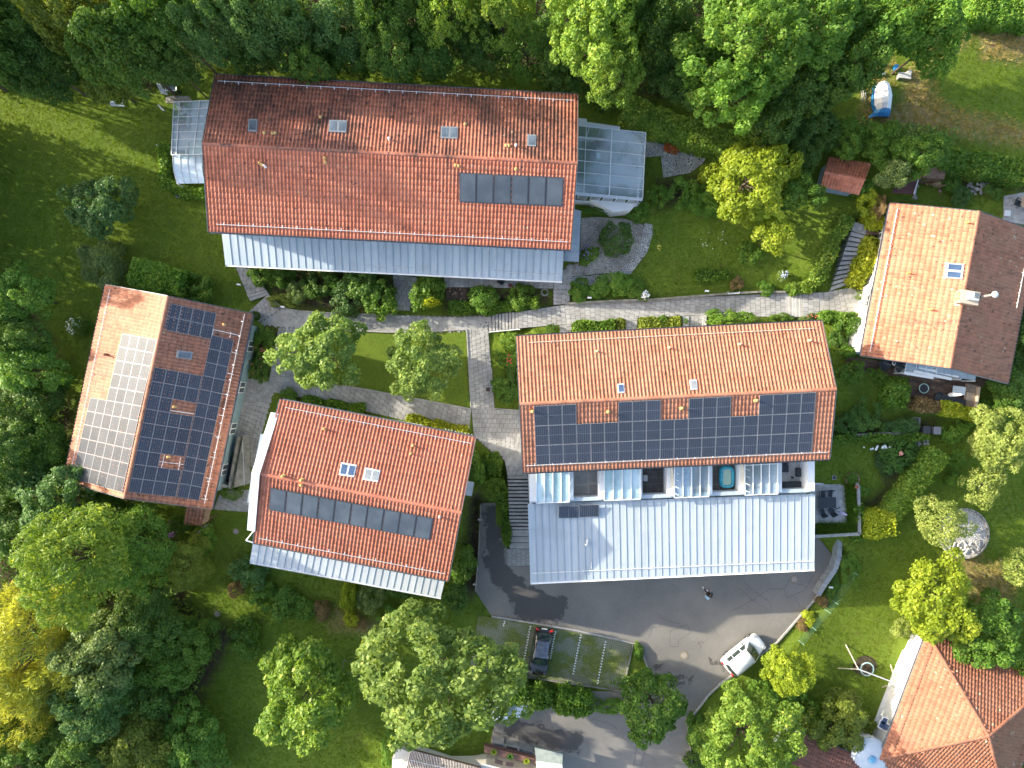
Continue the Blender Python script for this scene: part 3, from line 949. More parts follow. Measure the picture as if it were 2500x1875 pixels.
def solar_panel(parent, q, n, cells, t=.045, e=.015, mid=None, name="solar_panel", frame=None):
    """q: four top corners in space (u along the width); frame, sunk cell field and the light mid line"""
    L, W = (q[1] - q[0]).length, (q[3] - q[0]).length
    eu, ev = e / L, e / W
    fr = MB().hexa([p - n * t for p in q], [p - n * .006 for p in q])
    inner = lambda d: [bil(q, eu, ev) + n * d, bil(q, 1 - eu, ev) + n * d, bil(q, 1 - eu, 1 - ev) + n * d, bil(q, eu, 1 - ev) + n * d]
    o4, i4 = [p.copy() for p in q], inner(0)
    for k in range(4):
        j = (k + 1) % 4
        fr.face([o4[k], o4[j], i4[j], i4[k]]); fr.face([o4[k], o4[j], o4[j] - n * .006, o4[k] - n * .006])
    o = part(name, fr, frame or ALU, parent)
    halves = [(0, 1)] if mid is None else ([(0, .496), (.504, 1)])
    for h0, h1 in halves:
        if mid == 'u':
            a = [bil(q, max(eu, h0), ev), bil(q, min(1 - eu, h1), ev), bil(q, min(1 - eu, h1), 1 - ev), bil(q, max(eu, h0), 1 - ev)]
        else:
            a = [bil(q, eu, max(ev, h0)), bil(q, 1 - eu, max(ev, h0)), bil(q, 1 - eu, min(1 - ev, h1)), bil(q, eu, min(1 - ev, h1))]
        a = [p - n * .003 for p in a]
        me = mesh_from(MB().face(a), "cells", org(parent)); me.materials.append(cells)
        at = me.attributes.new("cell", 'FLOAT_VECTOR', 'POINT')
        lu, lv = (a[1] - a[0]).length, (a[3] - a[0]).length
        uv = [(0, 0), (lu, 0), (lu, lv), (0, lv)]
        for vi, vv in enumerate(me.vertices):
            w = vv.co + org(parent)
            k = min(range(4), key=lambda k: (a[k] - w).length)
            at.data[vi].vector = (*uv[k], 0)
        link("cells", me, o)
    return o

def array(parent, s, c4, nu, nv, cells, skip=(), mid='v', off=.13, gap=.012):
    q = [s.px(p, off) for p in c4]
    L, W = (q[1] - q[0]).length / nu, (q[3] - q[0]).length / nv
    for j in range(nv):
        for i in range(nu):
            if (i, j) in skip:
                continue
            gu, gv = gap / L / nu, gap / W / nv
            a = [bil(q, i / nu + gu, j / nv + gv), bil(q, (i + 1) / nu - gu, j / nv + gv), bil(q, (i + 1) / nu - gu, (j + 1) / nv - gv), bil(q, i / nu + gu, (j + 1) / nv - gv)]
            solar_panel(parent, a, s.n, cells, mid=mid)

def collectors(parent, s, c4, n):
    q = [s.px(p, .14) for p in c4]
    part("collector_tray", MB().hexa([p - s.n * .12 for p in q], [p - s.n * .03 for p in q]), COLLECT_F, parent)
    for i in range(n):
        a = [bil(q, (i + .03) / n, .02), bil(q, (i + .97) / n, .02), bil(q, (i + .97) / n, .97), bil(q, (i + .03) / n, .97)]
        o = part("solar_collector", MB().hexa([p - s.n * .05 for p in a], a), COLLECT_F, parent)
        g = [bil(a, .05, .03), bil(a, .95, .03), bil(a, .95, .97), bil(a, .05, .97)]
        part("collector_pane", MB().hexa([p + s.n * .002 for p in g], [p + s.n * .012 for p in g]), COLLECT, o)

def metal_roof(parent, q, n, mat=None, name="metal_sheet", t=.03, seam=.045, fascia=True):
    """standing seam roof: every bay a sheet with a raised seam on one side"""
    mat = mat or ZINC
    nn = plane_of(q[0], q[1], q[2])
    for i in range(n):
        a = [bil(q, i / n, 0), bil(q, (i + 1) / n, 0), bil(q, (i + 1) / n, 1), bil(q, i / n, 1)]
        L = (a[1] - a[0]).length; e = .02 / L
        m = MB().hexa([p - nn * t for p in a], [p.copy() for p in a])
        b0, b1 = lerp(a[1], a[0], e), lerp(a[2], a[3], e)
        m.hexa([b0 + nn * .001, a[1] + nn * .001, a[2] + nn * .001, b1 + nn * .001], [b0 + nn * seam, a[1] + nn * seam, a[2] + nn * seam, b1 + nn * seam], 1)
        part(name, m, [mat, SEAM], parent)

def walls(parent, q, z0, inset=.55, mat=None, gable=None, zt=None):
    """wall ring under the eave quad q (4 points in order), optional gable ridge points (g0 between q0,q3 / g1 between q1,q2)"""
    c = sum(q, Vector()) / 4
    def ins(p, a, b):
        return p + ((a - p).normalized() + (b - p).normalized()) * inset
    r = [ins(q[i], q[i - 1], q[(i + 1) % 4]) for i in range(4)]
    z1 = (zt if zt is not None else min(p.z for p in q)) - .08
    m = MB().prism([(p.x, p.y) for p in r], z0, z1)
    if gable:
        for (a, b), g in zip(((r[0], r[3]), (r[1], r[2])), gable):
            mid = (a + b) / 2; top = Vector((mid.x, mid.y, g.z - .22))
            din = (c - mid).normalized() * .25; din.z = 0
            A, B = Vector((a.x, a.y, z1)), Vector((b.x, b.y, z1))
            m.hexa([A + din * .01, B + din * .01, top + din * .01], [A + din, B + din, top + din])
    return part("wall", m, mat or WALL, parent), r

def windows(parent, a, b, zs, n, w=1.0, h=1.2, out=.02, door=False):
    """window units along the wall from a to b (plan points)"""
    a, b = Vector((a.x, a.y, 0)), Vector((b.x, b.y, 0))
    d = (b - a).normalized(); nrm = Vector((d.y, -d.x, 0))
    for z in zs:
        for i in range(n):
            c = lerp(a, b, (i + .5) / n) + Vector((0, 0, z))
            f = part("window", MB().bar(c - d * w / 2 + nrm * out, c + d * w / 2 + nrm * out, .10, h), WHITE, parent)
            for k in (-1, 1):
                cc = c + d * k * w * .24 + nrm * (out + .055)
                part("pane", MB().bar(cc - d * w * .19, cc + d * w * .19, .012, h * .84), PANE, f)

def gable_house(name, label, eave_a, eave_b, ridge, ze, zr, z0, tile, wall=None, inset=.55, cat="house", verge=True, tw=.285, tl=.43, wins=(3, 3), tile_b=None):
    """eave_a, eave_b: px end points of the two eaves, ridge: px ends; ends 0 and 1 belong together"""
    a0, a1 = (P(*p, ze) for p in eave_a); b0, b1 = (P(*p, ze) for p in eave_b); r0, r1 = (P(*p, zr) for p in ridge)
    c = (a0 + a1 + b0 + b1) / 4; c.z = z0
    h = thing(name, label, cat, c)
    sa, sb = Slope([a0, a1, r1, r0]), Slope([b1, b0, r0, r1])
    m = MB()
    for s in (sa, sb):
        m.hexa([p - s.n * .16 for p in s.q], [p - s.n * .012 for p in s.q])
    roof = part("roof", m, WOOD, h)
    if tile_b:
        tile_roof(roof, [sa], tile, tw, tl, limit=146); tile_roof(roof, [sb], tile_b, tw, tl, limit=146)
    else:
        tile_roof(roof, [sa, sb], tile, tw, tl)
    ridge_cap(roof, r0 + Vector((0, 0, .03)), r1 + Vector((0, 0, .03)), tile)
    for p, q in ((a0, a1), (b0, b1)):
        out = (p - (b0 if p is a0 else a0)).normalized() * .07
        gutter(roof, p + out + Vector((0, 0, .0)), q + out)
    if verge:
        for e in (0, 1):
            pts = [(a0, a1)[e], (r0, r1)[e], (b0, b1)[e]]
            d = ((a0 - a1) if e == 0 else (a1 - a0)).normalized() * .03
            mm = MB()
            mm.bar(pts[0] + d, pts[1] + d, .035, .2).bar(pts[1] + d, pts[2] + d, .035, .2)
            part("verge_board", mm, GUTTER, roof)
    w, ring = walls(h, [a0, a1, b1, b0], z0, inset, wall, (r0, r1))
    if wins:
        zs = [z0 + 1.4] + ([z0 + 3.9] if ze - z0 > 4.6 else [])
        cc = (ring[0] + ring[2]) / 2
        for (p, q), n in (((ring[0], ring[1]), wins[0]), ((ring[3], ring[2]), wins[1])):
            d = q - p; nrm = Vector((d.y, -d.x, 0))
            if nrm.dot(((p + q) / 2) - cc) < 0:
                p, q = q, p
            windows(h, p, q, zs, n)
    return h, roof, sa, sb

# ------------------------------------------------------------------ A: the long house at the top
T_A = mk_tile("tiles_weathered", (.42, .15, .09), .70, .5, dots=.85)
T_A2 = mk_tile("tiles_washed", (.46, .15, .085), .22, .5, dots=.35)
hA, rA, A_n, A_s = gable_house("long_house", "longest tiled house by the woods, roof stained dark, six grey collectors in one row",
    [N(1,1780,620), N(3,713,785)], [N(5,1725,390), N(7,655,540)], [N(1,1675,1190), N(3,708,1350)], 6.3, 8.35, 0, T_A, wins=(9, 9), tile_b=T_A2)
snow_rail(rA, A_n, N(1,1800,668), N(3,682,829), 26)
snow_rail(rA, A_s, N(5,1788,330), N(7,635,476), 24)
skylight(rA, A_n, NS(2, (22,980), (98,983), (92,1088), (15,1083)))
skylight(rA, A_n, NS(2, (690,988), (836,994), (830,1094), (684,1088)), 2)
skylight(rA, A_n, NS(2, (1614,1042), (1755,1047), (1750,1146), (1610,1140)), 2)
skylight(rA, A_n, NS(3, (297,1108), (372,1113), (368,1210), (294,1205)))
collectors(hA, A_s, [N(2,1765,1425), N(3,600,1466), N(7,590,186), N(6,1764,150)], 6)
for p in (N(2,620,970), N(2,155,1100), N(2,225,1105), N(2,245,1103), N(2,1815,1028), N(2,2155,1208), N(2,2175,1206), N(3,120,1205), N(3,145,1208)):
    vent(rA, A_n, p, .16, .1)
for p in (N(2,120,1352), N(2,140,1365), N(2,655,1310), N(2,660,1345), N(2,1735,1370), N(2,1760,1375), N(3,203,1400)):
    vent(rA, A_s, p, .22, .09)
vent(rA, A_n, N(2,1188,1155), .42, .07, WHITE); vent(rA, A_s, N(2,165,1380), .42, .07, WHITE); vent(rA, A_n, N(3,202,1208), .42, .07, WHITE)
# lean-to awning of zinc sheets along its foot
qa = [P(541,566,3.35), P(1377,607,3.35), P(*N(7,582,803),2.85), P(*N(5,1863,665),2.85)]
aw = part("awning", MB().hexa([p - Vector((0, 0, .16)) for p in qa], [p - Vector((0, 0, .034)) for p in qa]), FRAME_L, hA)
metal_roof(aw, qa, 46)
gutter(hA, qa[3] + Vector((0, -.06, .0)), qa[2] + Vector((0, -.06, 0)), .07, WHITE)
for t in np.linspace(.02, .98, 9):
    p = lerp(qa[3], qa[2], float(t)) + Vector((0, .25, 0))
    part("awning_post", MB().tube(Vector((p.x, p.y, .3)), Vector((p.x, p.y, 2.7)), .06, 8), GALV, hA)
b0, b1 = N(6,950,675), N(6,1520,695)
for b0, b1 in ((N(6,950,677), N(6,1520,697)), (N(6,2030,718), N(7,560,755))):
    na = plane_of(*qa[:3])
    p, q = on_plane(*b0, qa[0], na, .1), on_plane(*b1, qa[0], na, .1)
    part("snow_guard", MB().tube(p, q, .022, 6), GALV, aw)
# side porch roof, dull sheet
qe = [P(*N(7,676,205),2.9), P(*N(7,740,218),2.9), P(*N(7,722,640),2.75), P(*N(7,592,632),2.75)]
pe = part("porch_roof", MB().hexa([p - Vector((0, 0, .2)) for p in qe], [p - Vector((0, 0, .034)) for p in qe]), FRAME_G, hA)
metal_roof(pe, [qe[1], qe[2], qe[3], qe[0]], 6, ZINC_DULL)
part("porch_post", MB().tube(Vector((qe[2].x - .2, qe[2].y + .2, .5)), qe[2] + Vector((-.2, .2, -.2)), .06), FRAME_G, hA)

GLASS_SKY = mk_glass("roof_glass", (.58, .66, .73), .26)
GLASS_PALE = mk_glass("pale_roof_glass", (.62, .78, .84), .55)
FLOOR_PALE = mk("pale_floor", (.42, .38, .32), (.50, .46, .39), 2, .7)
BLIND = mk("white_blind", (.68, .68, .64), (.74, .74, .70), 2, .8)

def glass_roof(parent, q, us, vs, frame, glass, w=.05, h=.09, wide=()):
    """framed glass roof: each pane a part, every bar a part; us, vs are the bar positions 0..1"""
    n = plane_of(*q[:3])
    for i, (u0, u1) in enumerate(zip(us, us[1:])):
        for v0, v1 in zip(vs, vs[1:]):
            a = [bil(q, u0, v0), bil(q, u1, v0), bil(q, u1, v1), bil(q, u0, v1)]
            part("pane", MB().hexa([p - n * .012 for p in a], a), glass, parent)
    for u in us:
        ww = w * (1.8 if u in wide else 1)
        part("glazing_bar", MB().bar(bil(q, u, 0) + n * h / 2, bil(q, u, 1) + n * h / 2, ww, h, up=n), frame, parent)
    for v in vs:
        part("glazing_bar", MB().bar(bil(q, 0, v) + n * (h / 2 + .004), bil(q, 1, v) + n * (h / 2 + .004), w * (1.8 if v in wide else .8), h, up=n), frame, parent)

# west conservatory
cw = [N(1,1440,845), N(1,1738,832), N(1,1672,1278), N(1,1420,1280)]
g = thing("conservatory", "glass lean-to with white bars on the short west wall of the long house", "conservatory", P(*N(1,1560,1060), 0))
q = [P(*cw[0], 3.0), P(*cw[1], 3.5), P(*cw[2], 3.5), P(*cw[3], 3.0)]
glass_roof(g, q, [0, .16, .72, 1], [0, .142, .285, .43, .572, .715, .858, 1], GALV, GLASS_SKY)
part("floor", MB().prism([(p.x, p.y) for p in q], .02, .10), FLOOR_PALE, g)
m = MB()
for a, b in ((0, 1), (0, 3), (3, 2)):
    m.bar(Vector((q[a].x, q[a].y, .35)), Vector((q[b].x, q[b].y, .35)), .08, .5)
for i in range(4):
    m.tube(Vector((q[i].x, q[i].y, .1)), q[i] - Vector((0, 0, .05)), .05)
part("wall", m, GALV, g)
bl = [bil(q, .52, .04) - Vector((0, 0, .25)), bil(q, .98, .03) - Vector((0, 0, .25)), bil(q, .98, .97) - Vector((0, 0, .25)), bil(q, .52, .97) - Vector((0, 0, .25))]
part("blind", MB().slab(bl, .02), BLIND, g)
# things standing inside it
c = P(*N(1,1530,930), .1)
solo("armchair", MB().box(c + Vector((0, 0, .3)), (.7, .7, .4), .5).box(c + Vector((-.2, .2, .6)), (.3, .7, .4), .5), mk("pale_cloth", (.5, .48, .44)), "pale armchair inside the west glass lean-to near its top edge", "chair", c, bevel=.05)
c = P(*N(1,1520,1095), .1)
t = thing("side_table", "small brown table inside the west glass lean-to", "table", c)
part("tabletop", MB().box(c + Vector((0, 0, .68)), (.9, 1.5, .05)), WOOD, t)
for sx in (-.35, .35):
    for sy in (-.65, .65):
        part("leg", MB().tube(c + Vector((sx, sy, 0)), c + Vector((sx, sy, .66)), .03), WOOD, t)
for k, (x, y) in enumerate(((1500,870), (1480,1240))):
    c = P(*N(1,x,y), .1)
    t = thing("potted_plant", ("potted plant in the top corner of the west glass lean-to", "potted plant in the bottom corner of the west glass lean-to")[k], "plant", c)
    part("pot", MB().lathe(c, [(.15, 0), (.2, .35), (.18, .36)], 10), mk("clay_pot", (.30, .13, .07)), t)
    mm = MB()
    for j in range(14):
        a = j * 2.4; d = Vector((math.cos(a), math.sin(a), .9 + (j % 3) * .4)).normalized()
        mm.tube(c + Vector((0, 0, .35)), c + Vector((0, 0, .35)) + d * .6, .05, 4, .005)
    part("foliage", mm, mk("pot_green", (.06, .12, .03)), t)
# curved translucent roof below it
m = MB(); wv = [(N(1,1430,1284)), (N(1,1676,1282)), (N(1,1692,1512)), (N(1,1462,1515))]
cr_ = thing("canopy", "curved pale translucent canopy below the west glass lean-to", "canopy", P(*N(1,1560,1400), 0))
qq = [P(*wv[0], 2.7), P(*wv[1], 2.7), P(*wv[2], 2.7), P(*wv[3], 2.7)]
SHEET_P = mk("translucent_sheet", (.50, .62, .70), (.62, .72, .79), .8, .25, 0, .6)
for i in range(4):
    rows = []
    for j in range(7):
        v = j / 6
        rows.append((bil(qq, i / 4, v) + Vector((0, 0, .35 * math.sin(v * math.pi * .9) - .2 * v)), bil(qq, (i + 1) / 4 - .012, v) + Vector((0, 0, .35 * math.sin(v * math.pi * .9) - .2 * v))))
    mm = MB()
    for (a, b_), (c_, d) in zip(rows, rows[1:]):
        mm.hexa([p - Vector((0, 0, .02)) for p in (a, b_, d, c_)], [a, b_, d, c_])
    part("sheet", mm, SHEET_P, cr_)
    mm = MB().poly_tube([r[0] + Vector((0, 0, .02)) for r in rows], .03)
    part("rib", mm, GALV, cr_)
for i in range(4):
    part("post", MB().tube(Vector((qq[i].x, qq[i].y, 0)), qq[i] + Vector((0, 0, -.05)), .05), GALV, cr_)

# east conservatory
ce = [N(3,716,1040), N(3,1274,1098), N(3,1248,1642), N(3,694,1592)]
g = thing("conservatory", "large glass hall with grey bars against the east wall of the long house", "conservatory", P(*N(3,980,1330), .6))
q = [P(*ce[0], 4.3), P(*ce[1], 4.0), P(*ce[2], 4.0), P(*ce[3], 4.3)]
glass_roof(g, q, [0, .12, .50, 1], [0, .175, .345, .52, .695, .87, 1], FRAME_L, GLASS_SKY, wide=(.50,))
INNER = mk("olive_floor", (.30, .31, .26), (.38, .385, .33), .6, .7)
ins = .12
fl = [bil(q, ins * .3, .03), bil(q, .985, .03), bil(q, .985, .97), bil(q, ins * .3, .97)]
part("floor", MB().prism([(p.x, p.y) for p in fl], .75, .82), INNER, g)
m = MB()
for a, b in ((0, 1), (1, 2), (2, 3)):
    A, B = Vector((q[a].x, q[a].y, 0)), Vector((q[b].x, q[b].y, 0))
    m.bar(A + Vector((0, 0, 1.2)), B + Vector((0, 0, 1.2)), .12, 1.2)
part("wall", m, WALL, g)
m = MB()
for a, b in ((0, 1), (1, 2), (2, 3)):
    for t_ in np.linspace(0, 1, 7):
        p = lerp(q[a], q[b], float(t_))
        m.tube(Vector((p.x, p.y, 1.8)), p - Vector((0, 0, .05)), .045, 6)
part("frame", m, FRAME_L, g)
gutter(g, q[3] + Vector((0, -.12, 0)), q[2] + Vector((0, -.12, 0)), .09, FRAME_L)
for k in range(5):
    a, b = lerp(q[3], q[2], .05 + k * .19), lerp(q[3], q[2], .05 + k * .19 + .15)
    f = part("window", MB().bar(a + Vector((0, -.03, -.9)), b + Vector((0, -.03, -.9)), .07, 1.3), FRAME_L, g)
    part("pane", MB().bar(lerp(a, b, .08) + Vector((0, -.075, -.9)), lerp(a, b, .92) + Vector((0, -.075, -.9)), .012, 1.05), PANE_W, f)
bw = [Vector((p.x, p.y, 0)) for p in (lerp(q[3], q[2], .25), lerp(q[3], q[2], .96))]
part("bay_wall", MB().prism([(bw[0].x, bw[0].y - .05), (bw[1].x, bw[1].y - .05), (bw[1].x - .5, bw[1].y - .6), (bw[1].x - 2, bw[1].y - .75), (bw[0].x + .8, bw[0].y - .45)], .3, 2.6), WALL, g)
nb = [P(*N(3,716,975), 3.6), P(*N(3,788,982), 3.6), P(*N(3,790,1008), 3.6), P(*N(3,1064,1046), 3.6), P(*N(3,1062,1072), 3.6), P(*N(3,716,1036), 3.6)]
part("flat_roof", MB().prism([(p.x, p.y) for p in nb], 3.4, 3.6), FRAME_L, g)
for (x, y), s_, lab, mt in (((930,1300), (1.5, 1.0, .72), "pale yellow desk under the glass hall roof", mk("ochre_top", (.38, .30, .14))), ((905,1200), (1.3, .9, .6), "brown cabinet behind the desk in the glass hall", WOOD),
                            ((1090,1450), (1.3, .35, .6), "long brown bench at the lower end of the glass hall", WOOD)):
    c = P(*N(3, x, y), .82)
    t = thing("desk" if s_[2] > .7 else "cabinet" if s_[1] > .5 else "bench", lab, "furniture", c)
    part("top", MB().box(c + Vector((0, 0, s_[2])), (s_[0], s_[1], .06), -.05), mt, t)
    for sx in (-1, 1):
        part("side_panel", MB().box(c + Vector((sx * s_[0] * .45, 0, s_[2] / 2 - .03)), (.05, s_[1] * .9, s_[2] - .03), -.05), mt, t)
c = P(*N(3,885,1285), 1.60)
solo("paper_stack", MB().box(c, (.32, .45, .05)), WHITE, "white papers lying on the pale yellow desk in the glass hall", "papers", c)

# ------------------------------------------------------------------ C: the western solar house
T_C = mk_tile("tiles_clay_west", (.345, .14, .082), .25, .5, dots=.55, run='x')
hC, rC, C_w, C_e = gable_house("solar_house", "western house whose slopes are both covered by many solar modules", [N(9,528,925), N(5,875,830)], [N(9,1750,1160), N(5,2090,1070)],
    [N(9,1030,1070), N(5,1390,925)], 4.4, 6.3, -.3, T_C, WALL_TEAL, inset=.9, wins=(4, 4))
snow_rail(rC, C_w, N(5,908,868), N(9,578,885), 12)
snow_rail(rC, C_e, N(5,2022,1075), N(9,1690,1115), 13)
# west slope: modules with the sun's glare put into paler cells
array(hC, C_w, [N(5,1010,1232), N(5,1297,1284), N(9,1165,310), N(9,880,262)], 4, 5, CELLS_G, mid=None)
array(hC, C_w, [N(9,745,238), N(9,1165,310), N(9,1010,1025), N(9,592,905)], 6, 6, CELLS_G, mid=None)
# east slope: the dark modules
array(hC, C_e, [N(5,1405,982), N(5,1790,1065), N(5,1745,1282), N(5,1358,1203)], 4, 2, CELLS, mid=None)
array(hC, C_e, [N(5,1750,1245), N(5,1932,1290), N(9,1645,1092), N(9,1462,1060)], 2, 12, CELLS, mid=None)
array(hC, C_e, [N(5,1280,1512), N(5,1670,1585), N(9,1452,1062), N(9,1060,1018)], 4, 9, CELLS, skip={(2, 2), (3, 2), (2, 6), (3, 6)}, mid=None)
skylight(rC, C_e, [N(5,1465,1372), N(5,1597,1386), N(5,1582,1450), N(5,1456,1432)], 1)
for p in (N(9,1448,315), N(9,1400,728), N(5,1860,1160)):
    vent(rC, C_e, p, .3)
part("roof_vent", MB().lathe(C_w.px(N(5,885,1408), .05), [(.12, 0), (.12, .1), (.05, .4), (.14, .42), (.02, .5)], 8), mk("rust_clay", (.24, .11, .05)), rC)
for pts in ([(1762,1200), (1965,1245)], [(1765,1195), (1755,1250)], [(1910,1225), (1900,1275)]):
    a, b = (C_e.px(N(5, *p), .1) for p in pts)
    part("mounting_rail", MB().tube(a, b, .025, 5), WHITE, hC)
for pts in ([(1408,345), (1605,375)], [(1315,768), (1515,792)], [(1360,710), (1335,820)], [(1495,730), (1475,840)]):
    a, b = (C_e.px(N(9, *p), .1) for p in pts)
    part("mounting_rail", MB().tube(a, b, .025, 5), WHITE, hC)
for k in range(8):
    a, b = C_e.px(lerp(Vector(N(5,1915,1385)), Vector(N(9,1665,1075)), k / 7)[:], .12), C_e.px((lerp(Vector(N(5,1968,1400)), Vector(N(9,1720,1085)), k / 7))[:], .14)
    part("mounting_rail", MB().tube(a, b, .02, 5), WHITE, hC)
# small tiled porch under its south-east corner
pr = thing("porch", "small red tiled porch under the lower right corner of the western solar house", "porch", P(*N(9,1600,1220), -.4))
q = [P(*N(9,1525,1280), 1.75), P(*N(9,1672,1296), 1.75), P(*N(9,1688,1150), 2.5), P(*N(9,1545,1130), 2.5)]
s = Slope(q)
rf = part("roof", MB().hexa([p - s.n * .14 for p in q], [p - s.n * .012 for p in q]), WOOD, pr)
tile_roof(rf, [s], T_C)
sw = [P(*N(9,1690,1160), 2.2), P(*N(9,1745,1160), 2.2), P(*N(9,1722,1255), 1.9), P(*N(9,1672,1290), 1.9)]
for k in range(7):
    a, b = lerp(sw[0], sw[3], (k + .5) / 7), lerp(sw[1], sw[2], (k + .5) / 7)
    part("slat", MB().bar(a, b, .12, .03), mk("pine_slat", (.30, .18, .09), (.38, .24, .13), 4, .7), pr)
for p in (q[0], q[1], sw[2]):
    part("post", MB().tube(Vector((p.x, p.y + .15, -.5)), Vector((p.x, p.y + .15, p.z - .1)), .06), WOOD, pr)
part("wall", MB().bar(P(*N(9,1715,1290), .2), P(*N(9,1640,1360), .2), .12, 1.2), CONC_OLD, pr)

# ------------------------------------------------------------------ B: the house with ten collectors
T_B = mk_tile("tiles_red", (.40, .135, .08), .16, .35, dots=.2)
hB, rB, B_n, B_s = gable_house("collector_house", "red tiled house with ten collectors, a metal capped west gable and skylight pairs", [N(10,285,255), N(10,1900,570)],
    [N(10,65,1435), N(14,1675,108)], [N(10,120,870), N(10,1780,1190)], 6.5, 8.3, -1.6, T_B, wins=(4, 5))
snow_rail(rB, B_n, N(10,325,320), N(10,1865,618), 13)
snow_rail(rB, B_s, N(10,105,1402), N(14,1650,55), 12)
collectors(hB, B_s, [N(10,205,985), N(10,1552,1236), N(10,1522,1420), N(10,190,1170)], 10)
skylight(rB, B_n, NS(10, (790,772), (918,795), (895,898), (768,880)), 2, PANE_B, FRAME_L)
skylight(rB, B_n, NS(10, (988,815), (1113,840), (1090,938), (966,918)), 2, PANE_W, FRAME_L)
for p in (N(10,655,495), N(10,1385,635), N(10,1368,700)):
    vent(rB, B_n, p, .42, .075)
for p in (N(10,318,885), N(10,470,918)):
    vent(rB, B_n, p, .5, .1)
vent(rB, B_s, N(10,465,960), .35, .1); vent(rB, B_s, N(10,1605,1222), .4, .09, mk("pinkish_clay", (.5, .36, .3)))
# capped gable wall on the west side
pts = [N(10,240,368), N(10,82,868), N(10,45,1338)]
zz = [6.85, 8.6, 6.95]
m = MB()
for (p, z), (p2, z2) in zip(zip(pts, zz), zip(pts[1:], zz[1:])):
    a, b = P(*p, z), P(*p2, z2)
    m.bar(a, b, .62, .12)
part("gable_cap", m, mk("white_metal_cap", (.70, .74, .77), (.76, .80, .83), .6, .45, .1), hB)
m = MB()
for (p, z), (p2, z2) in zip(zip(pts, zz), zip(pts[1:], zz[1:])):
    a, b = P(*p, z - .1), P(*p2, z2 - .1)
    m.hexa([Vector((a.x - .22, a.y, -.5)), Vector((a.x + .22, a.y, -.5)), Vector((b.x + .22, b.y, -.5)), Vector((b.x - .22, b.y, -.5))], [a - Vector((.22, 0, 0)), a + Vector((.22, 0, 0)), b + Vector((.22, 0, 0)), b - Vector((.22, 0, 0))])
part("gable_wall", m, WALL, hB)
q = [P(*N(10,122,540), 3.3), P(*N(10,160,540), 3.3), P(*N(10,60,1110), 3.2), P(*N(10,8,1108), 3.2)]
part("side_canopy", MB().slab(q, .08), ZINC, hB)
# metal eaves roof
q = [P(*N(10,60,1440), 4.9), P(*N(14,1648,95), 4.9), P(*N(14,1612,250), 4.5), P(*N(10,33,1597), 4.5)]
aw = part("awning", MB().hexa([p - Vector((0, 0, .16)) for p in q], [p - Vector((0, 0, .034)) for p in q]), FRAME_L, hB)
ZINC_W = mk_zinc("pale_zinc", (.43, .46, .475), (.48, .51, .525))
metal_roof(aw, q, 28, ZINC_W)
gutter(hB, q[3] + Vector((0, -.07, 0)), q[2] + Vector((0, -.07, 0)), .07, GALV)
for t_ in np.linspace(.03, .97, 5):
    p = lerp(q[3], q[2], float(t_)) + Vector((.05, .3, 0))
    part("awning_post", MB().tube(Vector((p.x, p.y, -1.6)), Vector((p.x, p.y, 4.4)), .06, 8), WOOD, hB)
part("downpipe", MB().tube(P(*N(9,2095,1345), 6.2), P(*N(9,2035,1420), 5.8), .05).tube(P(*N(9,2035,1420), 5.8), P(*N(9,2100,1440), 5.7), .06), WHITE, hB)
part("rail", MB().poly_tube([P(*N(10,740,335), 5.7), P(*N(10,1020,388), 5.7), P(*N(10,1150,413), 5.7), P(*N(10,1460,470), 5.7)], .04), WHITE, hB)
# little flat roof on the east side
q = [P(*N(10,1828,930), 2.2), P(*N(10,1888,940), 2.2), P(*N(10,1868,1055), 2.2), P(*N(10,1808,1045), 2.2)]
part("door_canopy", MB().slab(q, .1), ZINC_DULL, hB)
# trellis awning laths along the north-east eave
for k in range(9):
    a = lerp(Vector(N(10,1660,515)), Vector(N(10,1880,562)), k / 8); b = a + Vector((2, -8))
    part("lath", MB().bar(P(a.x, a.y, 6.0), P(b.x - 6, b.y + 2, 6.0), .05, .05), GALV, hB)

# ------------------------------------------------------------------ D: the large solar house with terraces and garage
T_D = mk_tile("tiles_clay_light", (.385, .16, .095), .12, .25)
hD, rD, D_n, D_s = gable_house("large_solar_house", "large light red tiled house with a broad field of dark solar modules over roof terraces", [N(7,205,1260), N(8,528,1132)],
    [N(11,255,858), N(12,592,745)], [N(11,232,293), N(12,645,170)], 7.0, 8.9, .2, T_D, wins=(7, 0))
snow_rail(rD, D_n, N(7,298,1308), N(8,468,1190), 30, mat=mk("cream_metal", (.62, .55, .44), None, rough=.5), tail=.1)
snow_rail(rD, D_s, N(11,285,803), N(12,585,690), 17)
array(hD, D_s, [N(11,350,310), N(12,482,196), N(12,446,690), N(11,368,796)], 20, 3, CELLS, skip={(i, 0) for i in (3, 4, 5, 9, 10, 14, 15)}, mid='v')
skylight(rD, D_n, NS(11, (1040,125), (1096,121), (1102,198), (1047,203)), 1, PANE_B, FRAME_L)
skylight(rD, D_n, NS(11, (1636,92), (1697,89), (1704,170), (1647,176)), 1, PANE_W, FRAME_L)
for p in (N(7,870,1380), N(7,1465,1350), N(7,2045,1322), N(8,420,1292)):
    vent(rD, D_n, p, .42, .07, mk("straw_clay", (.58, .46, .24), (.66, .55, .30), 5, .8))
for p in (N(11,338,352), N(11,960,355), N(11,1565,325), N(11,2178,262)):
    vent(rD, D_s, p, .45, .1)
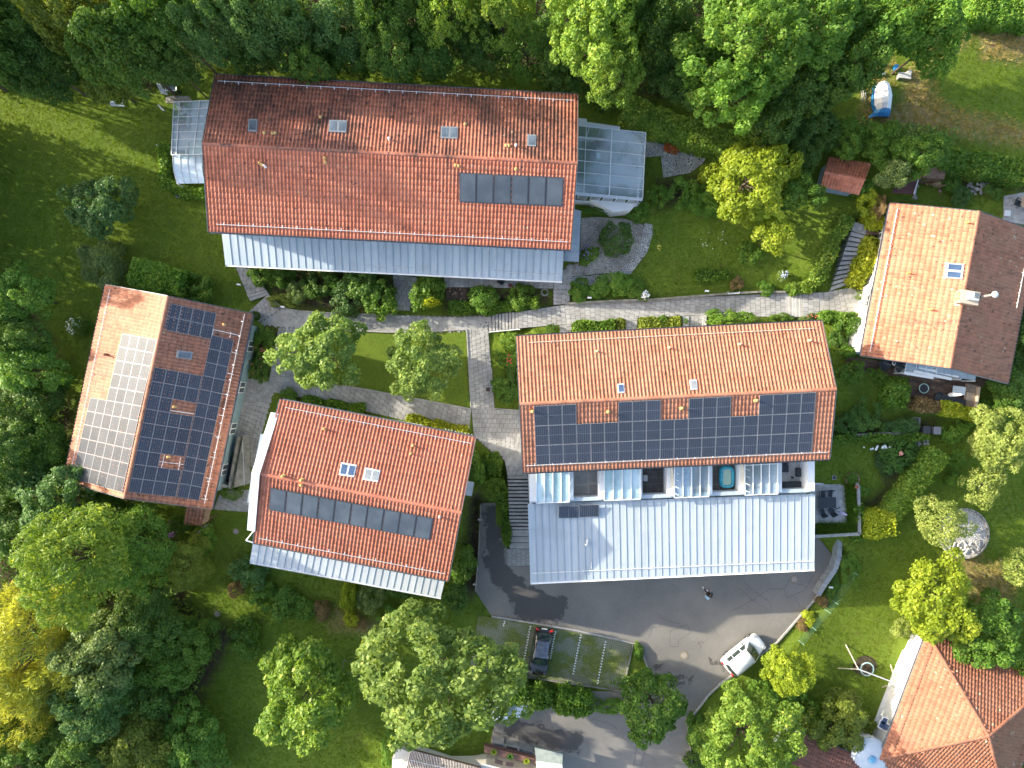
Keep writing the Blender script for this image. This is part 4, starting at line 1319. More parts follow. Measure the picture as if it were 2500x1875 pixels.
# terrace deck: dividing walls, parapet, glass bays
ZF = 3.2
def D_pt(x, v, z):
    """x px along the row, v 0 at the house, 1 at the parapet"""
    top = lerp(Vector((1293, 1146)), Vector((1989, 1108)), (x - 1293) / 696); bot = lerp(Vector((1293, 1226)), Vector((1989, 1199)), (x - 1293) / 696)
    p = lerp(top, bot, v)
    return P(p.x, p.y, z)
bays = [("glass", 1309, 1390), ("open", 1400, 1463), ("glass", 1475, 1563), ("open", 1568, 1630), ("glass", 1646, 1730), ("open", 1739, 1808), ("glass", 1818, 1898), ("open", 1909, 1972)]
WALL_T = mk("terrace_wall", (.70, .715, .72), (.77, .78, .78), .6, .75)
base = [D_pt(1293, -.3, ZF), D_pt(1989, -.3, ZF), D_pt(1989, 1.0, ZF), D_pt(1293, 1.0, ZF)]
part("terrace_floor", MB().prism([(p.x, p.y) for p in base], ZD + .3, ZF), mk("terrace_concrete", (.33, .31, .28), (.40, .38, .345), 1, .8), hD)
edges = [1293] + [x for b_ in bays for x in b_[1:]] + [1989]
for x0, x1 in zip(edges[::2], edges[1::2]):
    pp = [D_pt(x0, -.2, 4.85), D_pt(x1, -.2, 4.85), D_pt(x1, .985, 4.85), D_pt(x0, .985, 4.85)]
    part("terrace_wall", MB().prism([(p.x, p.y) for p in pp], ZF, 4.85), WALL_T, hD)
fr0, fr1 = D_pt(1293, .99, 4.55), D_pt(1989, .99, 4.55)
part("parapet", MB().prism([(fr0.x, fr0.y), (fr1.x, fr1.y), (fr1.x, fr1.y + .16), (fr0.x, fr0.y + .16)], ZF - .4, 4.55), WALL_T, hD)
part("parapet_cap", MB().bar(Vector((fr0.x, fr0.y + .06, 4.59)), Vector((fr1.x, fr1.y + .06, 4.59)), .30, .05), ZINC, hD)
BAYG = [("sheet", 4), ("sheet", 4), ("glass", 4), ("glass", 4)]
gi = 0
for kind, x0, x1 in bays:
    if kind == "glass":
        q = [D_pt(x0, -.15, 5.5), D_pt(x1, -.15, 5.5), D_pt(x1, 1.03, 4.82), D_pt(x0, 1.03, 4.82)]
        gr = part("winter_garden", MB().prism([(p.x, p.y) for p in [D_pt(x0, .02, ZF), D_pt(x1, .02, ZF), D_pt(x1, .96, ZF), D_pt(x0, .96, ZF)]], ZF, ZF + .06), FLOOR_PALE, hD)
        glass_roof(gr, q, [0, .25, .5, .75, 1], [0, 1] if gi != 3 else [0, .3, 1], WHITE, GLASS_PALE if gi < 2 else GLASS_SKY, .06, .1)
        zb = .28
        if gi < 3:
            k = .95 if gi < 2 else .55
            bq = [D_pt(x0, 0, 5.2), D_pt(lerp(x0, x1, k), 0, 5.2), D_pt(lerp(x0, x1, k), .97, 4.6), D_pt(x0, .97, 4.6)]
            part("blind", MB().slab(bq, .02), mk("aqua_blind", (.46, .60, .62), (.53, .66, .67), 1, .8) if gi < 2 else mk("blue_blind", (.30, .45, .62), (.38, .52, .68), 1, .8), gr)
        gi += 1
# garage roof
qg = [P(*N(11,300,1120), 4.15), P(*N(12,472,1036), 4.15), P(*N(16,466,14), 3.4), P(*N(15,322,126), 3.4)]
gar = part("garage_roof", MB().hexa([p - Vector((0, 0, .28)) for p in qg], [p - Vector((0, 0, .034)) for p in qg]), FRAME_L, hD)
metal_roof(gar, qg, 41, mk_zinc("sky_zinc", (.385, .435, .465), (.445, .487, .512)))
gutter(hD, qg[3] + Vector((0, -.08, 0)), qg[2] + Vector((0, -.08, 0)), .08, WHITE)
for x_, y_ in ((0, 0),):
    ng = plane_of(*qg[:3])
    p, q = on_plane(*N(15,330,50), qg[0], ng, .11), on_plane(*N(12,466,1590), qg[0], ng, .11)
    sg = part("snow_guard", MB().tube(p, q, .024, 6), WHITE, gar)
    for i in range(41):
        c = lerp(p, q, (i + .5) / 41)
        part("bracket", MB().box(c - Vector((0, 0, .04)), (.05, .09, .1)), WHITE, sg)
ww = [Vector((p.x, p.y, 0)) for p in qg]
gw = [lerp(ww[0], ww[2], .012), lerp(ww[1], ww[3], .012), lerp(ww[2], ww[0], .05), lerp(ww[3], ww[1], .05)]
part("garage_wall", MB().prism([(p.x, p.y) for p in gw], ZD, 3.0), WALL_T, hD)
for k in range(7):
    a, b = lerp(gw[3], gw[2], (k + .12) / 7), lerp(gw[3], gw[2], (k + .88) / 7)
    d = part("garage_door", MB().bar(a + Vector((0, -.02, ZD + 1.1)), b + Vector((0, -.02, ZD + 1.1)), .06, 2.1), mk("door_grey", (.45, .46, .47), None, rough=.5), hD)
    part("handle", MB().box((a + b) / 2 + Vector((0, -.07, ZD + 1.0)), (.2, .04, .04)), GUTTER, d)
ng = plane_of(*qg[:3])
sg = Slope(qg)
for c4 in (NS(11, (556,1136), (716,1131), (719,1236), (556,1238)), NS(11, (727,1126), (887,1122), (889,1226), (729,1230))):
    q = [on_plane(*p, qg[0], ng, .28) for p in c4]
    q = [p + Vector((0, 0, .12 if i < 2 else -.1)) for i, p in enumerate(q)]
    nn = plane_of(*q[:3])
    solar_panel(hD, q, nn, CELLS, mid='u')
for (x, y), hh in (((787,1440), .5), ((790,1420), .35), ((778,1455), .3)):
    vent(gar, sg, N(11, x, y), hh, .055, WHITE)
part("downpipe", MB().tube(on_plane(*N(11,826,1600), qg[0], ng, .06), on_plane(*N(15,826,10), qg[0], ng, .06), .03), WHITE, gar)
# side stair wall strip
part("side_wall", MB().bar(P(*N(11,312,870), 1.6), P(*N(11,322,1120), 1.6), .18, 5.0), WALL_T, hD)

# ------------------------------------------------------------------ E: the eastern house
T_E = mk_tile("tiles_peach", (.375, .15, .086), .22, .9, dots=.55, run='x')
hE, rE, E_w, E_e = gable_house("chimney_house", "tiled house at the eastern edge with a brick chimney and steel flue", [N(8,850,1418), N(8,1095,155)], [N(8,2063,1648), (2531,568)],
    [N(8,1583,1520), N(8,1825,225)], 4.6, 6.7, 1.2, T_E, wins=(4, 4))
snow_rail(rE, E_w, N(8,1155,200), N(8,928,1385), 9, mat=WHITE)
snow_rail(rE, E_e, N(8,2205,690), N(8,2140,1022), 4, mat=WHITE)
snow_rail(rE, E_e, (2538,600), N(8,2205,690), 3, mat=WHITE)
skylight(rE, E_w, NS(8, (1560,648), (1708,658), (1692,784), (1546,772)), 2, PANE_B, FRAME_L, across=False)
m = MB().slab([E_w.px(N(8, *p), .05) for p in ((1548,645), (1572,648), (1556,778), (1530,780))], .03)
part("flashing", m, WHITE, rE)
for p in (N(8,1235,735), N(8,1415,1035), N(8,1720,318)):
    vent(rE, E_w, p, .42, .06, mk("yellow_clay", (.62, .40, .08), (.66, .46, .14), 5, .7))
# chimney
c0 = lerp(P(*N(8,1680,945), 6.6), P(*N(8,1700,945), 6.6), .5)
BR = mk("chimney_brick", (.33, .20, .12), (.46, .33, .22), 6, .85, var=.18, bmp=.3)
dx = (E_w.q[3] - E_w.q[0]); dx.z = 0; dx = dx.normalized(); rz = math.atan2(dx.y, dx.x)
ch = part("chimney", MB().box(c0 + Vector((.1, 0, -.1)), (1.35, .95, 1.7), rz), mk("mortar", (.40, .37, .33)), rE)
cB = MB().box((0, 0, 0), (.235, .1, .068)); bme = mesh_from(cB, "brick"); bme.materials.append(BR)
R4 = Matrix.Rotation(rz, 4, 'Z')
for lay in range(8):
    z = c0.z - .02 + lay * .092
    for k in range(5):
        for sgn in (-1, 1):
            off = (.12 if lay % 2 else 0)
            M = Matrix.Translation(c0 + Vector((.1, 0, 0))) @ R4 @ Matrix.Translation(Vector((-.55 + k * .255 + off - .03, sgn * .475, z - c0.z)))
            link("brick", bme, hE, M=M)
    for k in range(3):
        for sgn in (-1, 1):
            M = Matrix.Translation(c0 + Vector((.1, 0, 0))) @ R4 @ Matrix.Translation(Vector((sgn * .675, -.28 + k * .26 + (.05 if lay % 2 else 0), z - c0.z))) @ Matrix.Rotation(math.pi / 2, 4, 'Z')
            link("brick", bme, hE, M=M)
top = c0 + Vector((.1, 0, .78))
part("chimney_cap", MB().box(top, (1.45, 1.05, .08), rz), mk("cap_stone", (.42, .36, .28)), hE)
part("flue_hood", MB().box(top + Vector((.05, .05, .28)), (.8, .6, .45), rz), mk("hood_white", (.72, .75, .77), None, rough=.35, metal=.2), hE, bevel=.03)
part("hood_glass", MB().box(top + Vector((.22, .08, .515)), (.38, .45, .02), rz), PANE, hE)
part("flashing", MB().slab([E_w.px(N(8, *p), .05) for p in ((1645,885), (1705,890), (1690,1005), (1625,1000))], .03), WHITE, hE)
fb = c0 + Vector((1.05, .05, -.1))
part("flue_pipe", MB().tube(fb, fb + Vector((0, 0, 2.3)), .11, 12), mk("steel_pipe", (.50, .48, .44), None, rough=.35, metal=.6), hE, smooth=False)
part("flue_cap", MB().lathe(fb + Vector((0, 0, 2.3)), [(.14, 0), (.26, .06), (.26, .12), (.08, .22)], 14), mk("cap_white", (.74, .75, .77), None, rough=.35, metal=.2), hE, smooth=True)
# south conservatory of E
EC = [N(8,1215,1460), N(8,1495,1520), N(8,1600,1610), N(8,1210,1560)]
q = [P(*N(8,1250,1470), 3.2), P(*N(8,1800,1585), 3.2), P(*N(8,1790,1625), 2.9), P(*N(8,1215,1560), 2.9)]
wg = part("winter_garden", MB().prism([(p.x, p.y) for p in q], 1.15, 1.25), FLOOR_PALE, hE)
q2 = [P(*N(8,1480,1490), 3.35), P(*N(8,1810,1560), 3.35), P(*N(8,1795,1622), 3.1), P(*N(8,1475,1570), 3.1)]
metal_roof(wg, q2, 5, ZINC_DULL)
q3 = [P(*N(8,1235,1440), 3.3), P(*N(8,1480,1490), 3.3), P(*N(8,1475,1572), 3.05), P(*N(8,1215,1545), 3.05)]
glass_roof(wg, q3, [0, .33, .66, 1], [0, 1], GALV, GLASS_SKY)
for a, b_ in (((1290,1545), (1600,1610)), ((1330,1510), (1660,1590)), ((1210,1560), (1450,1600))):
    part("blind_box", MB().bar(P(*N(8, *a), 3.1), P(*N(8, *b_), 3.1), .22, .1), WHITE, wg)
m = MB()
for t_ in np.linspace(0, 1, 6):
    p = lerp(q[3], q[2], float(t_)); m.tube(Vector((p.x, p.y, 1.15)), Vector((p.x, p.y, 3.0)), .05)
part("frame", m, WHITE, wg)
# west entrance: slatted canopy and white porch wall
for k in range(16):
    a, b_ = lerp(Vector(N(8,930,820)), Vector(N(8,880,1090)), k / 15), lerp(Vector(N(8,872,860)), Vector(N(8,830,1090)), k / 15)
    part("slat", MB().bar(P(a.x, a.y, 3.3), P(b_.x, b_.y, 3.2), .09, .05), mk("cream_slat", (.55, .50, .42), (.62, .57, .49), 3, .6), hE)
part("porch_wall", MB().bar(P(*N(8,840,1350), 2.4), P(*N(8,880,1130), 2.4), .9, 2.4), WALL, hE)

# ------------------------------------------------------------------ F: hipped house in the bottom right corner
T_F = mk_tile("tiles_brownred", (.285, .115, .066), .22, 1.0)
zeF, zrF = .9, 3.75
fc = [P(2262, 1544.5, zeF), P(2571, 1661, zeF), P(2456, 1968, zeF), P(2147, 1851.6, zeF)]
ap = sum(fc, Vector()) / 4; ap.z = zrF
hF = thing("hipped_house", "white house with a four sided hipped tile roof in the lower corner by the swing", "house", Vector((ap.x, ap.y, ZD)))
m = MB(); slF = []
for i in range(4):
    a, b_ = fc[i], fc[(i + 1) % 4]
    n = plane_of(a, b_, ap)
    m.hexa([a - n * .15, b_ - n * .15, ap - n * .15], [a - n * .012, b_ - n * .012, ap - n * .012])
    up = (ap - (a + b_) / 2)
    s = Slope([b_, a, a + up, b_ + up]); s.n = n; slF.append(s)
rF = part("roof", m, WOOD, hF)
tile_roof(rF, slF, T_F, .30, .40, clip=lambda si, u, v: abs(u - .5) < .5 * (1 - v) + .012)
for i in range(4):
    ridge_cap(rF, fc[i] + Vector((0, 0, .06)), ap + Vector((0, 0, .06)), T_F, .16, .38)
    a, b_ = fc[i], fc[(i + 1) % 4]
    o = ((a + b_) / 2 - ap); o.z = 0; o = o.normalized() * .07
    gutter(rF, a + o, b_ + o)
for i in range(4):
    s = slF[i]; a, b_ = lerp(fc[i], fc[(i + 1) % 4], .08), lerp(fc[i], fc[(i + 1) % 4], .92)
    up = (ap - (fc[i] + fc[(i + 1) % 4]) / 2).normalized() * .75
    p, q = a + up + s.n * .16, b_ + up + s.n * .16
    sgd = part("snow_guard", MB().tube(p, q, .022, 6), mk("brown_metal", (.18, .09, .06), None, rough=.5), rF)
    for k in range(9):
        part("bracket", MB().box(lerp(p, q, (k + .5) / 9) - s.n * .06, (.05, .05, .14)), _M["brown_metal"], sgd)
w, rg = walls(hF, [fc[0], fc[1], fc[2], fc[3]], ZD, .55, mk("bright_render", (.80, .79, .76), (.84, .83, .80), .6, .8))
windows(hF, rg[3], rg[0], [ZD + 1.5], 4, 1.1, 1.2)
windows(hF, rg[0], rg[1], [ZD + 1.5], 4, 1.1, 1.2)
# white terrace plinth
q = [N(16,1215,640), N(16,1290,545), N(16,1400,590), N(16,1080,1320), N(16,965,1270)]
part("terrace", MB().prism([P(*p, ZD + .25) for p in q], ZD - .3, ZD + .25), mk("white_terrace", (.74, .73, .70), (.80, .79, .77), .8, .7), hF)
# bay porch with white domed sheet roof and a round blue rooflight
bc = P(*N(16,930,1570), .6)
part("bay_wall", MB().lathe(Vector((bc.x, bc.y, ZD)), [(1.55, 0), (1.55, 2.75)], 14), WALL, hF)
part("bay_roof", MB().lathe(Vector((bc.x, bc.y, .55)), [(1.75, 0), (1.75, .1), (1.2, .34), (.6, .46), (.02, .5)], 14), mk("porch_sheet", (.44, .51, .56), (.52, .58, .63), .8, .45), hF, smooth=True)
part("rooflight", MB().lathe(bc + Vector((-.05, .05, .40)), [(.34, 0), (.34, .12), (.26, .2), (.02, .24)], 16), mk("blue_dome", (.06, .22, .42), (.12, .32, .52), 3, .1, 0, .8), hF, smooth=True)
for k, (x, y) in enumerate(((1025,1300), (1060,1320), (1045,1270))):
    p = P(*N(16, x, y), .0)
    f = part("window", MB().box(p, (.55, .7, .08), -.4), WHITE, hF)
    part("pane", MB().box(p + Vector((0, 0, .05)), (.4, .55, .015), -.4), PANE_B, f)
# low red lean-to at the bottom edge and brown garage roof
q = [P(*N(16,975,1660), .3), P(*N(16,1000,1588), .9), P(*N(16,1210,1672), .9), P(*N(16,1180,1760), .3)]
s = Slope([q[0], q[3], q[2], q[1]])
lt = part("lean_to_roof", MB().hexa([p - s.n * .12 for p in s.q], [p - s.n * .012 for p in s.q]), WOOD, hF)
tile_roof(lt, [s], T_F, .3, .4)
T_G = mk_tile("tiles_darkbrown", (.22, .095, .065), .3, .2)
gs = thing("garage", "low garage with a dark brown tile roof under the bright maple", "garage", P(*N(16,620,1560), ZD))
q = [P(*N(16,330,1355), .5), P(*N(16,880,1585), .5), P(*N(16,790,1840), 1.5), P(*N(16,220,1600), 1.5)]
s = Slope([q[1], q[0], q[3], q[2]])
gr = part("roof", MB().hexa([p - s.n * .14 for p in s.q], [p - s.n * .012 for p in s.q]), WOOD, gs)
tile_roof(gr, [s], T_G, .25, .33)
part("verge_board", MB().bar(q[1] + Vector((.03, 0, 0)), q[2] + Vector((.03, 0, 0)), .06, .2), mk("slate_blue", (.10, .14, .18)), gs)
gutter(gr, q[0] + Vector((0, .07, 0)), q[1] + Vector((0, .07, 0)))
gq = [lerp(p, sum(q, Vector()) / 4, .1) for p in q]
part("wall", MB().prism([(p.x, p.y) for p in gq], ZD, .42), WALL, gs)

# ------------------------------------------------------------------ H: low house at the bottom edge
hH = thing("bungalow", "low white building with a striped corrugated roof at the bottom edge behind planters", "house", P(1150, 1860, ZD))
q = [P(*N(14,1360,1508), .3), P(*N(15,-90,1660), .3), P(1190, 1985, .0), P(*N(14,1250,1960), .0)]
b = MB(); n = 46
nn = plane_of(*q[:3])
rings = []
for i in range(n * 2 + 1):
    u = i / (n * 2); o = nn * (.05 if i % 2 else -.05)
    rings.append((bil(q, u, 0) + o, bil(q, u, 1) + o))
stripe = [mk("corrugated_pale", (.52, .48, .44), (.62, .58, .54), 3, .6), mk("corrugated_brown", (.12, .085, .075), (.17, .12, .10), 3, .6)]
rH = part("roof", MB().hexa([p - nn * .25 for p in q], [p - nn * .1 for p in q]), WOOD, hH)
for i in range(n):
    a, b1, c = rings[2 * i], rings[2 * i + 1], rings[2 * i + 2]
    part("corrugated_sheet", MB().face([a[0], b1[0], b1[1], a[1]], 0).face([b1[0], c[0], c[1], b1[1]], 1), stripe, rH)
part("snow_guard", MB().tube(lerp(q[0], q[3], .16) + nn * .15, lerp(q[1], q[2], .16) + nn * .15, .025), GALV, rH)
hq = [P(*N(14,1240,1490), ZD), P(*N(14,1290,1410), ZD), P(*N(14,1700,1540), ZD), P(*N(15,-40,1540), ZD), P(*N(15,370,1640), ZD), P(*N(15,370,1760), ZD), P(1290, 1960, ZD), P(960, 1960, ZD)]
part("wall", MB().prism([(p.x, p.y) for p in hq], ZD, -.35), mk("cream_render", (.62, .58, .50), (.70, .66, .58), .7, .8), hH)
part("flat_roof", MB().prism([(p.x, p.y) for p in (P(*N(15,355,1490), .1), P(*N(15,590,1545), .1), P(*N(15,585,1630), .1), P(*N(15,370,1600), .1))], -.1, .1), mk("mossy_tiles", (.26, .29, .25), (.33, .36, .31), 2, .8), hH)
part("porch_block", MB().prism([(p.x, p.y) for p in (P(*N(15,372,1602), 0), P(*N(15,585,1632), 0), P(*N(15,590,1760), 0), P(*N(15,372,1760), 0))], ZD, 0), WHITE, hH)
m = MB().prism([(p.x, p.y) for p in (P(*N(15,-60,1475), -.2), P(*N(15,365,1585), -.2), P(*N(15,368,1630), -.2), P(*N(15,-60,1530), -.2))], -.8, -.2)
part("planter_box", m, mk("planter_brown", (.14, .07, .05), (.19, .10, .075), 4, .8), hH)
for k, (a, b_) in enumerate((((10,1450), (105,1475)), ((115,1470), (220,1500)), ((222,1490), (350,1540)))):
    qq = [P(*N(15, a[0], a[1]), -1.0), P(*N(15, b_[0], b_[1] - 10), -1.0), P(*N(15, b_[0], b_[1] + 40), -1.0), P(*N(15, a[0], a[1] + 50), -1.0)]
    f = part("light_well", MB().prism([(p.x, p.y) for p in qq], ZD, -1.0), CONC, hH)
    q4 = [lerp(p, sum(qq, Vector()) / 4, .12) for p in qq]
    part("pane", MB().prism([(p.x, p.y) for p in q4], -.995, -.97), PANE if k != 1 else DARK_M, f)
for k in range(2):
    c = P(*N(15,60 + k * 90, 1610 + k * 20), -.33)
    part("skylight", MB().box(c, (.7, .35, .06), -.25), mk("hatch_brown", (.10, .06, .05)), hH)

# ------------------------------------------------------------------ sheds
sh = thing("garden_shed", "small red tiled garden shed with blue grey sides near the top right hedge", "shed", P(*N(4,725,1450), 2.0))
e = [N(4,585,1300), N(4,932,1352)], [N(4,518,1540), N(4,835,1612)], [N(4,550,1425), N(4,885,1487)]
a0, a1 = (P(*p, 4.1) for p in e[0]); b0, b1 = (P(*p, 4.1) for p in e[1]); r0, r1 = (P(*p, 4.7) for p in e[2])
sa, sb = Slope([a0, a1, r1, r0]), Slope([b1, b0, r0, r1])
rs = part("roof", MB().hexa([p - sa.n * .1 for p in sa.q], [p - sa.n * .01 for p in sa.q]).hexa([p - sb.n * .1 for p in sb.q], [p - sb.n * .01 for p in sb.q]), WOOD, sh)
T_S = mk_tile("tiles_shed", (.46, .16, .09), .1, .1)
tile_roof(rs, [sa, sb], T_S, .27, .36); ridge_cap(rs, r0, r1, T_S, .12, .36)
walls(sh, [a0, a1, b1, b0], 2.0, .3, mk("blue_boards", (.20, .26, .34), (.26, .32, .40), 3, .7), (r0, r1))
sh = thing("flat_shed", "flat roofed shed with a dark maroon felt roof beside the tan chairs", "shed", P(*N(4,1220,1540), 2.4))
q = NS(4, (1165,1482), (1330,1470), (1290,1606), (1110,1592))
part("roof", MB().prism([P(*p, 4.6) for p in q], 4.5, 4.6), mk("maroon_felt", (.07, .028, .028), (.09, .036, .034), 2, .85), sh)
part("edge_trim", MB().bar(P(*q[1], 4.62), P(*q[2], 4.62), .06, .1), GALV, sh)
qw = [lerp(P(*p, 0), P(*N(4,1225,1540), 0), .08) for p in q]
part("wall", MB().prism([(p.x, p.y) for p in qw], 2.3, 4.5), WOOD, sh)
# ------------------------------------------------------------------ foliage
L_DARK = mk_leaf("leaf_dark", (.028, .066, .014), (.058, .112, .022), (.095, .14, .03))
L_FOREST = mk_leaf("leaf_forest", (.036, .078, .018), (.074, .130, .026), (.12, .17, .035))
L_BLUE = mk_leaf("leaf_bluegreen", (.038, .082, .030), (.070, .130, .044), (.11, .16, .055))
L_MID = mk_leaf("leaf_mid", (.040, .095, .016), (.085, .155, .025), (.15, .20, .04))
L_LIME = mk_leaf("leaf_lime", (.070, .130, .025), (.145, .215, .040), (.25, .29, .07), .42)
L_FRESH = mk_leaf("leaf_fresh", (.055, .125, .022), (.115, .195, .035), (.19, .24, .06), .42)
L_YELLOW = mk_leaf("leaf_yellow", (.125, .175, .018), (.215, .265, .026), (.29, .31, .045), .42)
L_WILLOW = mk_leaf("leaf_willow", (.17, .195, .045), (.26, .275, .07), (.34, .335, .11), .42)
L_PALE = mk_leaf("leaf_pale", (.12, .16, .045), (.205, .24, .075), (.29, .32, .12), .4)
L_OLIVE = mk_leaf("leaf_olive", (.075, .105, .02), (.135, .165, .03), (.19, .20, .04))
L_BROWN = mk_leaf("leaf_brown", (.11, .075, .045), (.20, .145, .085), (.28, .20, .12))
L_RUST = mk_leaf("leaf_rust", (.20, .055, .02), (.34, .11, .035), (.42, .17, .05))
L_GREY = mk_leaf("leaf_greygreen", (.062, .100, .040), (.12, .165, .066), (.18, .215, .10))
L_MAPLE = mk_leaf("leaf_maple", (.075, .125, .036), (.145, .20, .058), (.24, .28, .10), .42)
L_HEDGE = mk_leaf("leaf_hedge", (.046, .098, .015), (.092, .162, .024), (.15, .21, .038))
L_GOLD = mk_leaf("leaf_gold", (.155, .19, .018), (.26, .29, .028), (.34, .33, .05), .4)
BARK = mk("bark", (.075, .055, .04), (.14, .11, .08), 5, .9, bmp=.5)

def leaf_verts(pos, nrm, size, aspect, r, droop=0.0):
    n = len(pos)
    nrm = nrm / np.linalg.norm(nrm, axis=1, keepdims=True)
    t = r.normal(size=(n, 3)); t -= (t * nrm).sum(1, keepdims=True) * nrm
    if droop:
        dn = np.tile(np.array([[0.0, 0, -1.0]]), (n, 1)) + r.normal(size=(n, 3)) * .35
        t = t * (1 - droop) + dn * droop * 1.5
    t /= np.linalg.norm(t, axis=1, keepdims=True) + 1e-9
    b = np.cross(nrm, t)
    b /= np.linalg.norm(b, axis=1, keepdims=True) + 1e-9
    s = size * r.uniform(.45, 1.5, (n, 1))
    fold = nrm * s * .12
    v = np.stack([pos - t * s * .5, pos + b * s * .5 * aspect - fold * .3, pos + t * s * .5 - fold, pos - b * s * .5 * aspect - fold * .3], 1)
    return v.reshape(-1, 3)

def leaf_mesh(name, pos, nrm, size, aspect, r, var, mat, droop=0.0, extra=None):
    v = leaf_verts(pos, nrm, size, aspect, r, droop)
    f = np.arange(len(v)).reshape(-1, 4)
    me = np_mesh(name, v, f, np.repeat(np.clip(var, 0, 1), 4))
    me.materials.append(mat)
    return me

def crown_points(r, R, Hc, nl, lr, n, flat=.45, jag=.16, shell=(.66, 1.16)):
    """points and normals on the lobes of a crown whose middle is at the origin; half height Hc/2"""
    d = r.normal(size=(nl * 3, 3)); d /= np.linalg.norm(d, axis=1, keepdims=True)
    d = d[d[:, 2] > -flat][:nl]
    gap = r.normal(size=(5, 3)); gap /= np.linalg.norm(gap, axis=1, keepdims=True)
    d = d[((d @ gap.T) < .975).all(1)]
    ph = r.uniform(0, 6.28, 4)
    az = np.arctan2(d[:, 1], d[:, 0])
    rad = 1 + jag * (np.sin(2 * az + ph[0]) * .5 + np.sin(3 * az + ph[1]) * .6 + np.sin(5 * az + ph[2]) * .45) + r.normal(size=len(d)) * jag * .35
    k = r.uniform(.55, 1.0, len(d)) ** .5
    ell = np.array([R - lr * R * .6, R - lr * R * .6, Hc / 2 - lr * R * .4])
    c = d * ell * (rad * k)[:, None]
    lrad = lr * R * r.uniform(.65, 1.3, len(d))
    lv = r.uniform(-.22, .22, len(d))
    m = int(n * 2.6)
    li = r.choice(len(d), m, p=lrad ** 2 / (lrad ** 2).sum())
    q = r.normal(size=(m, 3)) + d[li] * .7 + np.array([0, 0, .35]); q /= np.linalg.norm(q, axis=1, keepdims=True)
    p = c[li] + q * (lrad[li] * r.uniform(*shell, m))[:, None]
    keep = np.ones(m, bool)
    for j in range(len(d)):
        keep &= ~((np.linalg.norm(p - c[j], axis=1) < lrad[j] * .68) & (li != j))
    p, q, li = p[keep][:n], q[keep][:n], li[keep][:n]
    var = .5 + lv[li] + r.normal(size=len(p)) * .2
    nrm = q * .8 + np.array([0, 0, .55]) + r.normal(size=q.shape) * .55
    return p, nrm, var, c, lrad

KIND = {  # R, crown height, lobes, lobe radius, leaves, leaf size, aspect, droop
    'broad_l': (5.0, 8.0, 150, .185, 17000, .31, .62, 0), 'broad_m': (3.2, 5.4, 95, .20, 10500, .25, .62, 0), 'broad_s': (1.7, 2.8, 34, .33, 4200, .20, .62, 0),
    'tuft_l': (5.0, 8.5, 240, .135, 17000, .30, .66, 0), 'tuft_m': (3.1, 5.2, 130, .17, 9500, .25, .66, 0), 'loose_s': (1.8, 3.0, 42, .25, 2600, .20, .6, 0),
    'loose_m': (2.6, 4.0, 70, .22, 5200, .21, .6, 0), 'willow': (5.0, 9.0, 110, .22, 16000, .55, .16, .55), 'larch_l': (4.6, 9.5, 150, .18, 15000, .36, .34, .2),
    'dome': (1.0, 1.5, 30, .34, 2600, .13, .62, 0), 'ball': (1.0, 1.8, 60, .26, 3400, .10, .62, 0), 'fine': (1.0, 1.5, 60, .26, 5600, .12, .30, .1), 'wild': (1.0, 1.6, 46, .27, 2300, .15, .55, 0),
}
_PROTO = {}
NV = 5
def crown(kind, mat, k):
    key = (kind, k)
    if key not in _PROTO:
        pk = (kind, k, 'points')
        if pk not in _PROTO:
            R, Hc, nl, lr, n, ls, asp, dr = KIND[kind]
            r = np.random.default_rng(hash(kind) % 1000 + k * 17 if False else sum(map(ord, kind)) * 7 + k * 131)
            jag = .05 if kind == 'ball' else .24
            p, nrm, var, c, lrad = crown_points(r, R, Hc, nl, lr, n, jag=jag, flat=.5)
            _PROTO[pk] = (p, nrm, var, ls, asp, dr, r, c, R, Hc)
        p, nrm, var, ls, asp, dr, r, c, R, Hc = _PROTO[pk]
        _PROTO[key] = (leaf_mesh("crown", p, nrm, ls, asp, np.random.default_rng(k + 5), var, mat, dr), c, R, Hc)
    return _PROTO[key]

_TRUNK = {}
def trunk_mesh(kind, k, c, R, Hc):
    if (kind, k) not in _TRUNK:
        r = random.Random(k + 3)
        b = MB(); base = Vector((0, 0, -1.0)); 
        b.tube(base, Vector((.05, 0, -.35)), .042, 8, .032).tube(Vector((.05, 0, -.35)), Vector((0, .03, .35)), .032, 7, .010)
        idx = list(range(len(c))); r.shuffle(idx)
        for j in idx[:9]:
            t = Vector((c[j][0] / R * .7, c[j][1] / R * .7, min(.10, c[j][2] / R * .3)))
            s = Vector((.03, 0, max(-.55, min(.2, t.z - .35))))
            b.tube(s, lerp(s, t, .5) + Vector((0, 0, .05)), .018, 5, .011).tube(lerp(s, t, .5) + Vector((0, 0, .05)), t, .011, 5, .003)
        me = mesh_from(b, "trunk"); me.materials.append(BARK)
        _TRUNK[(kind, k)] = me
    return _TRUNK[(kind, k)]

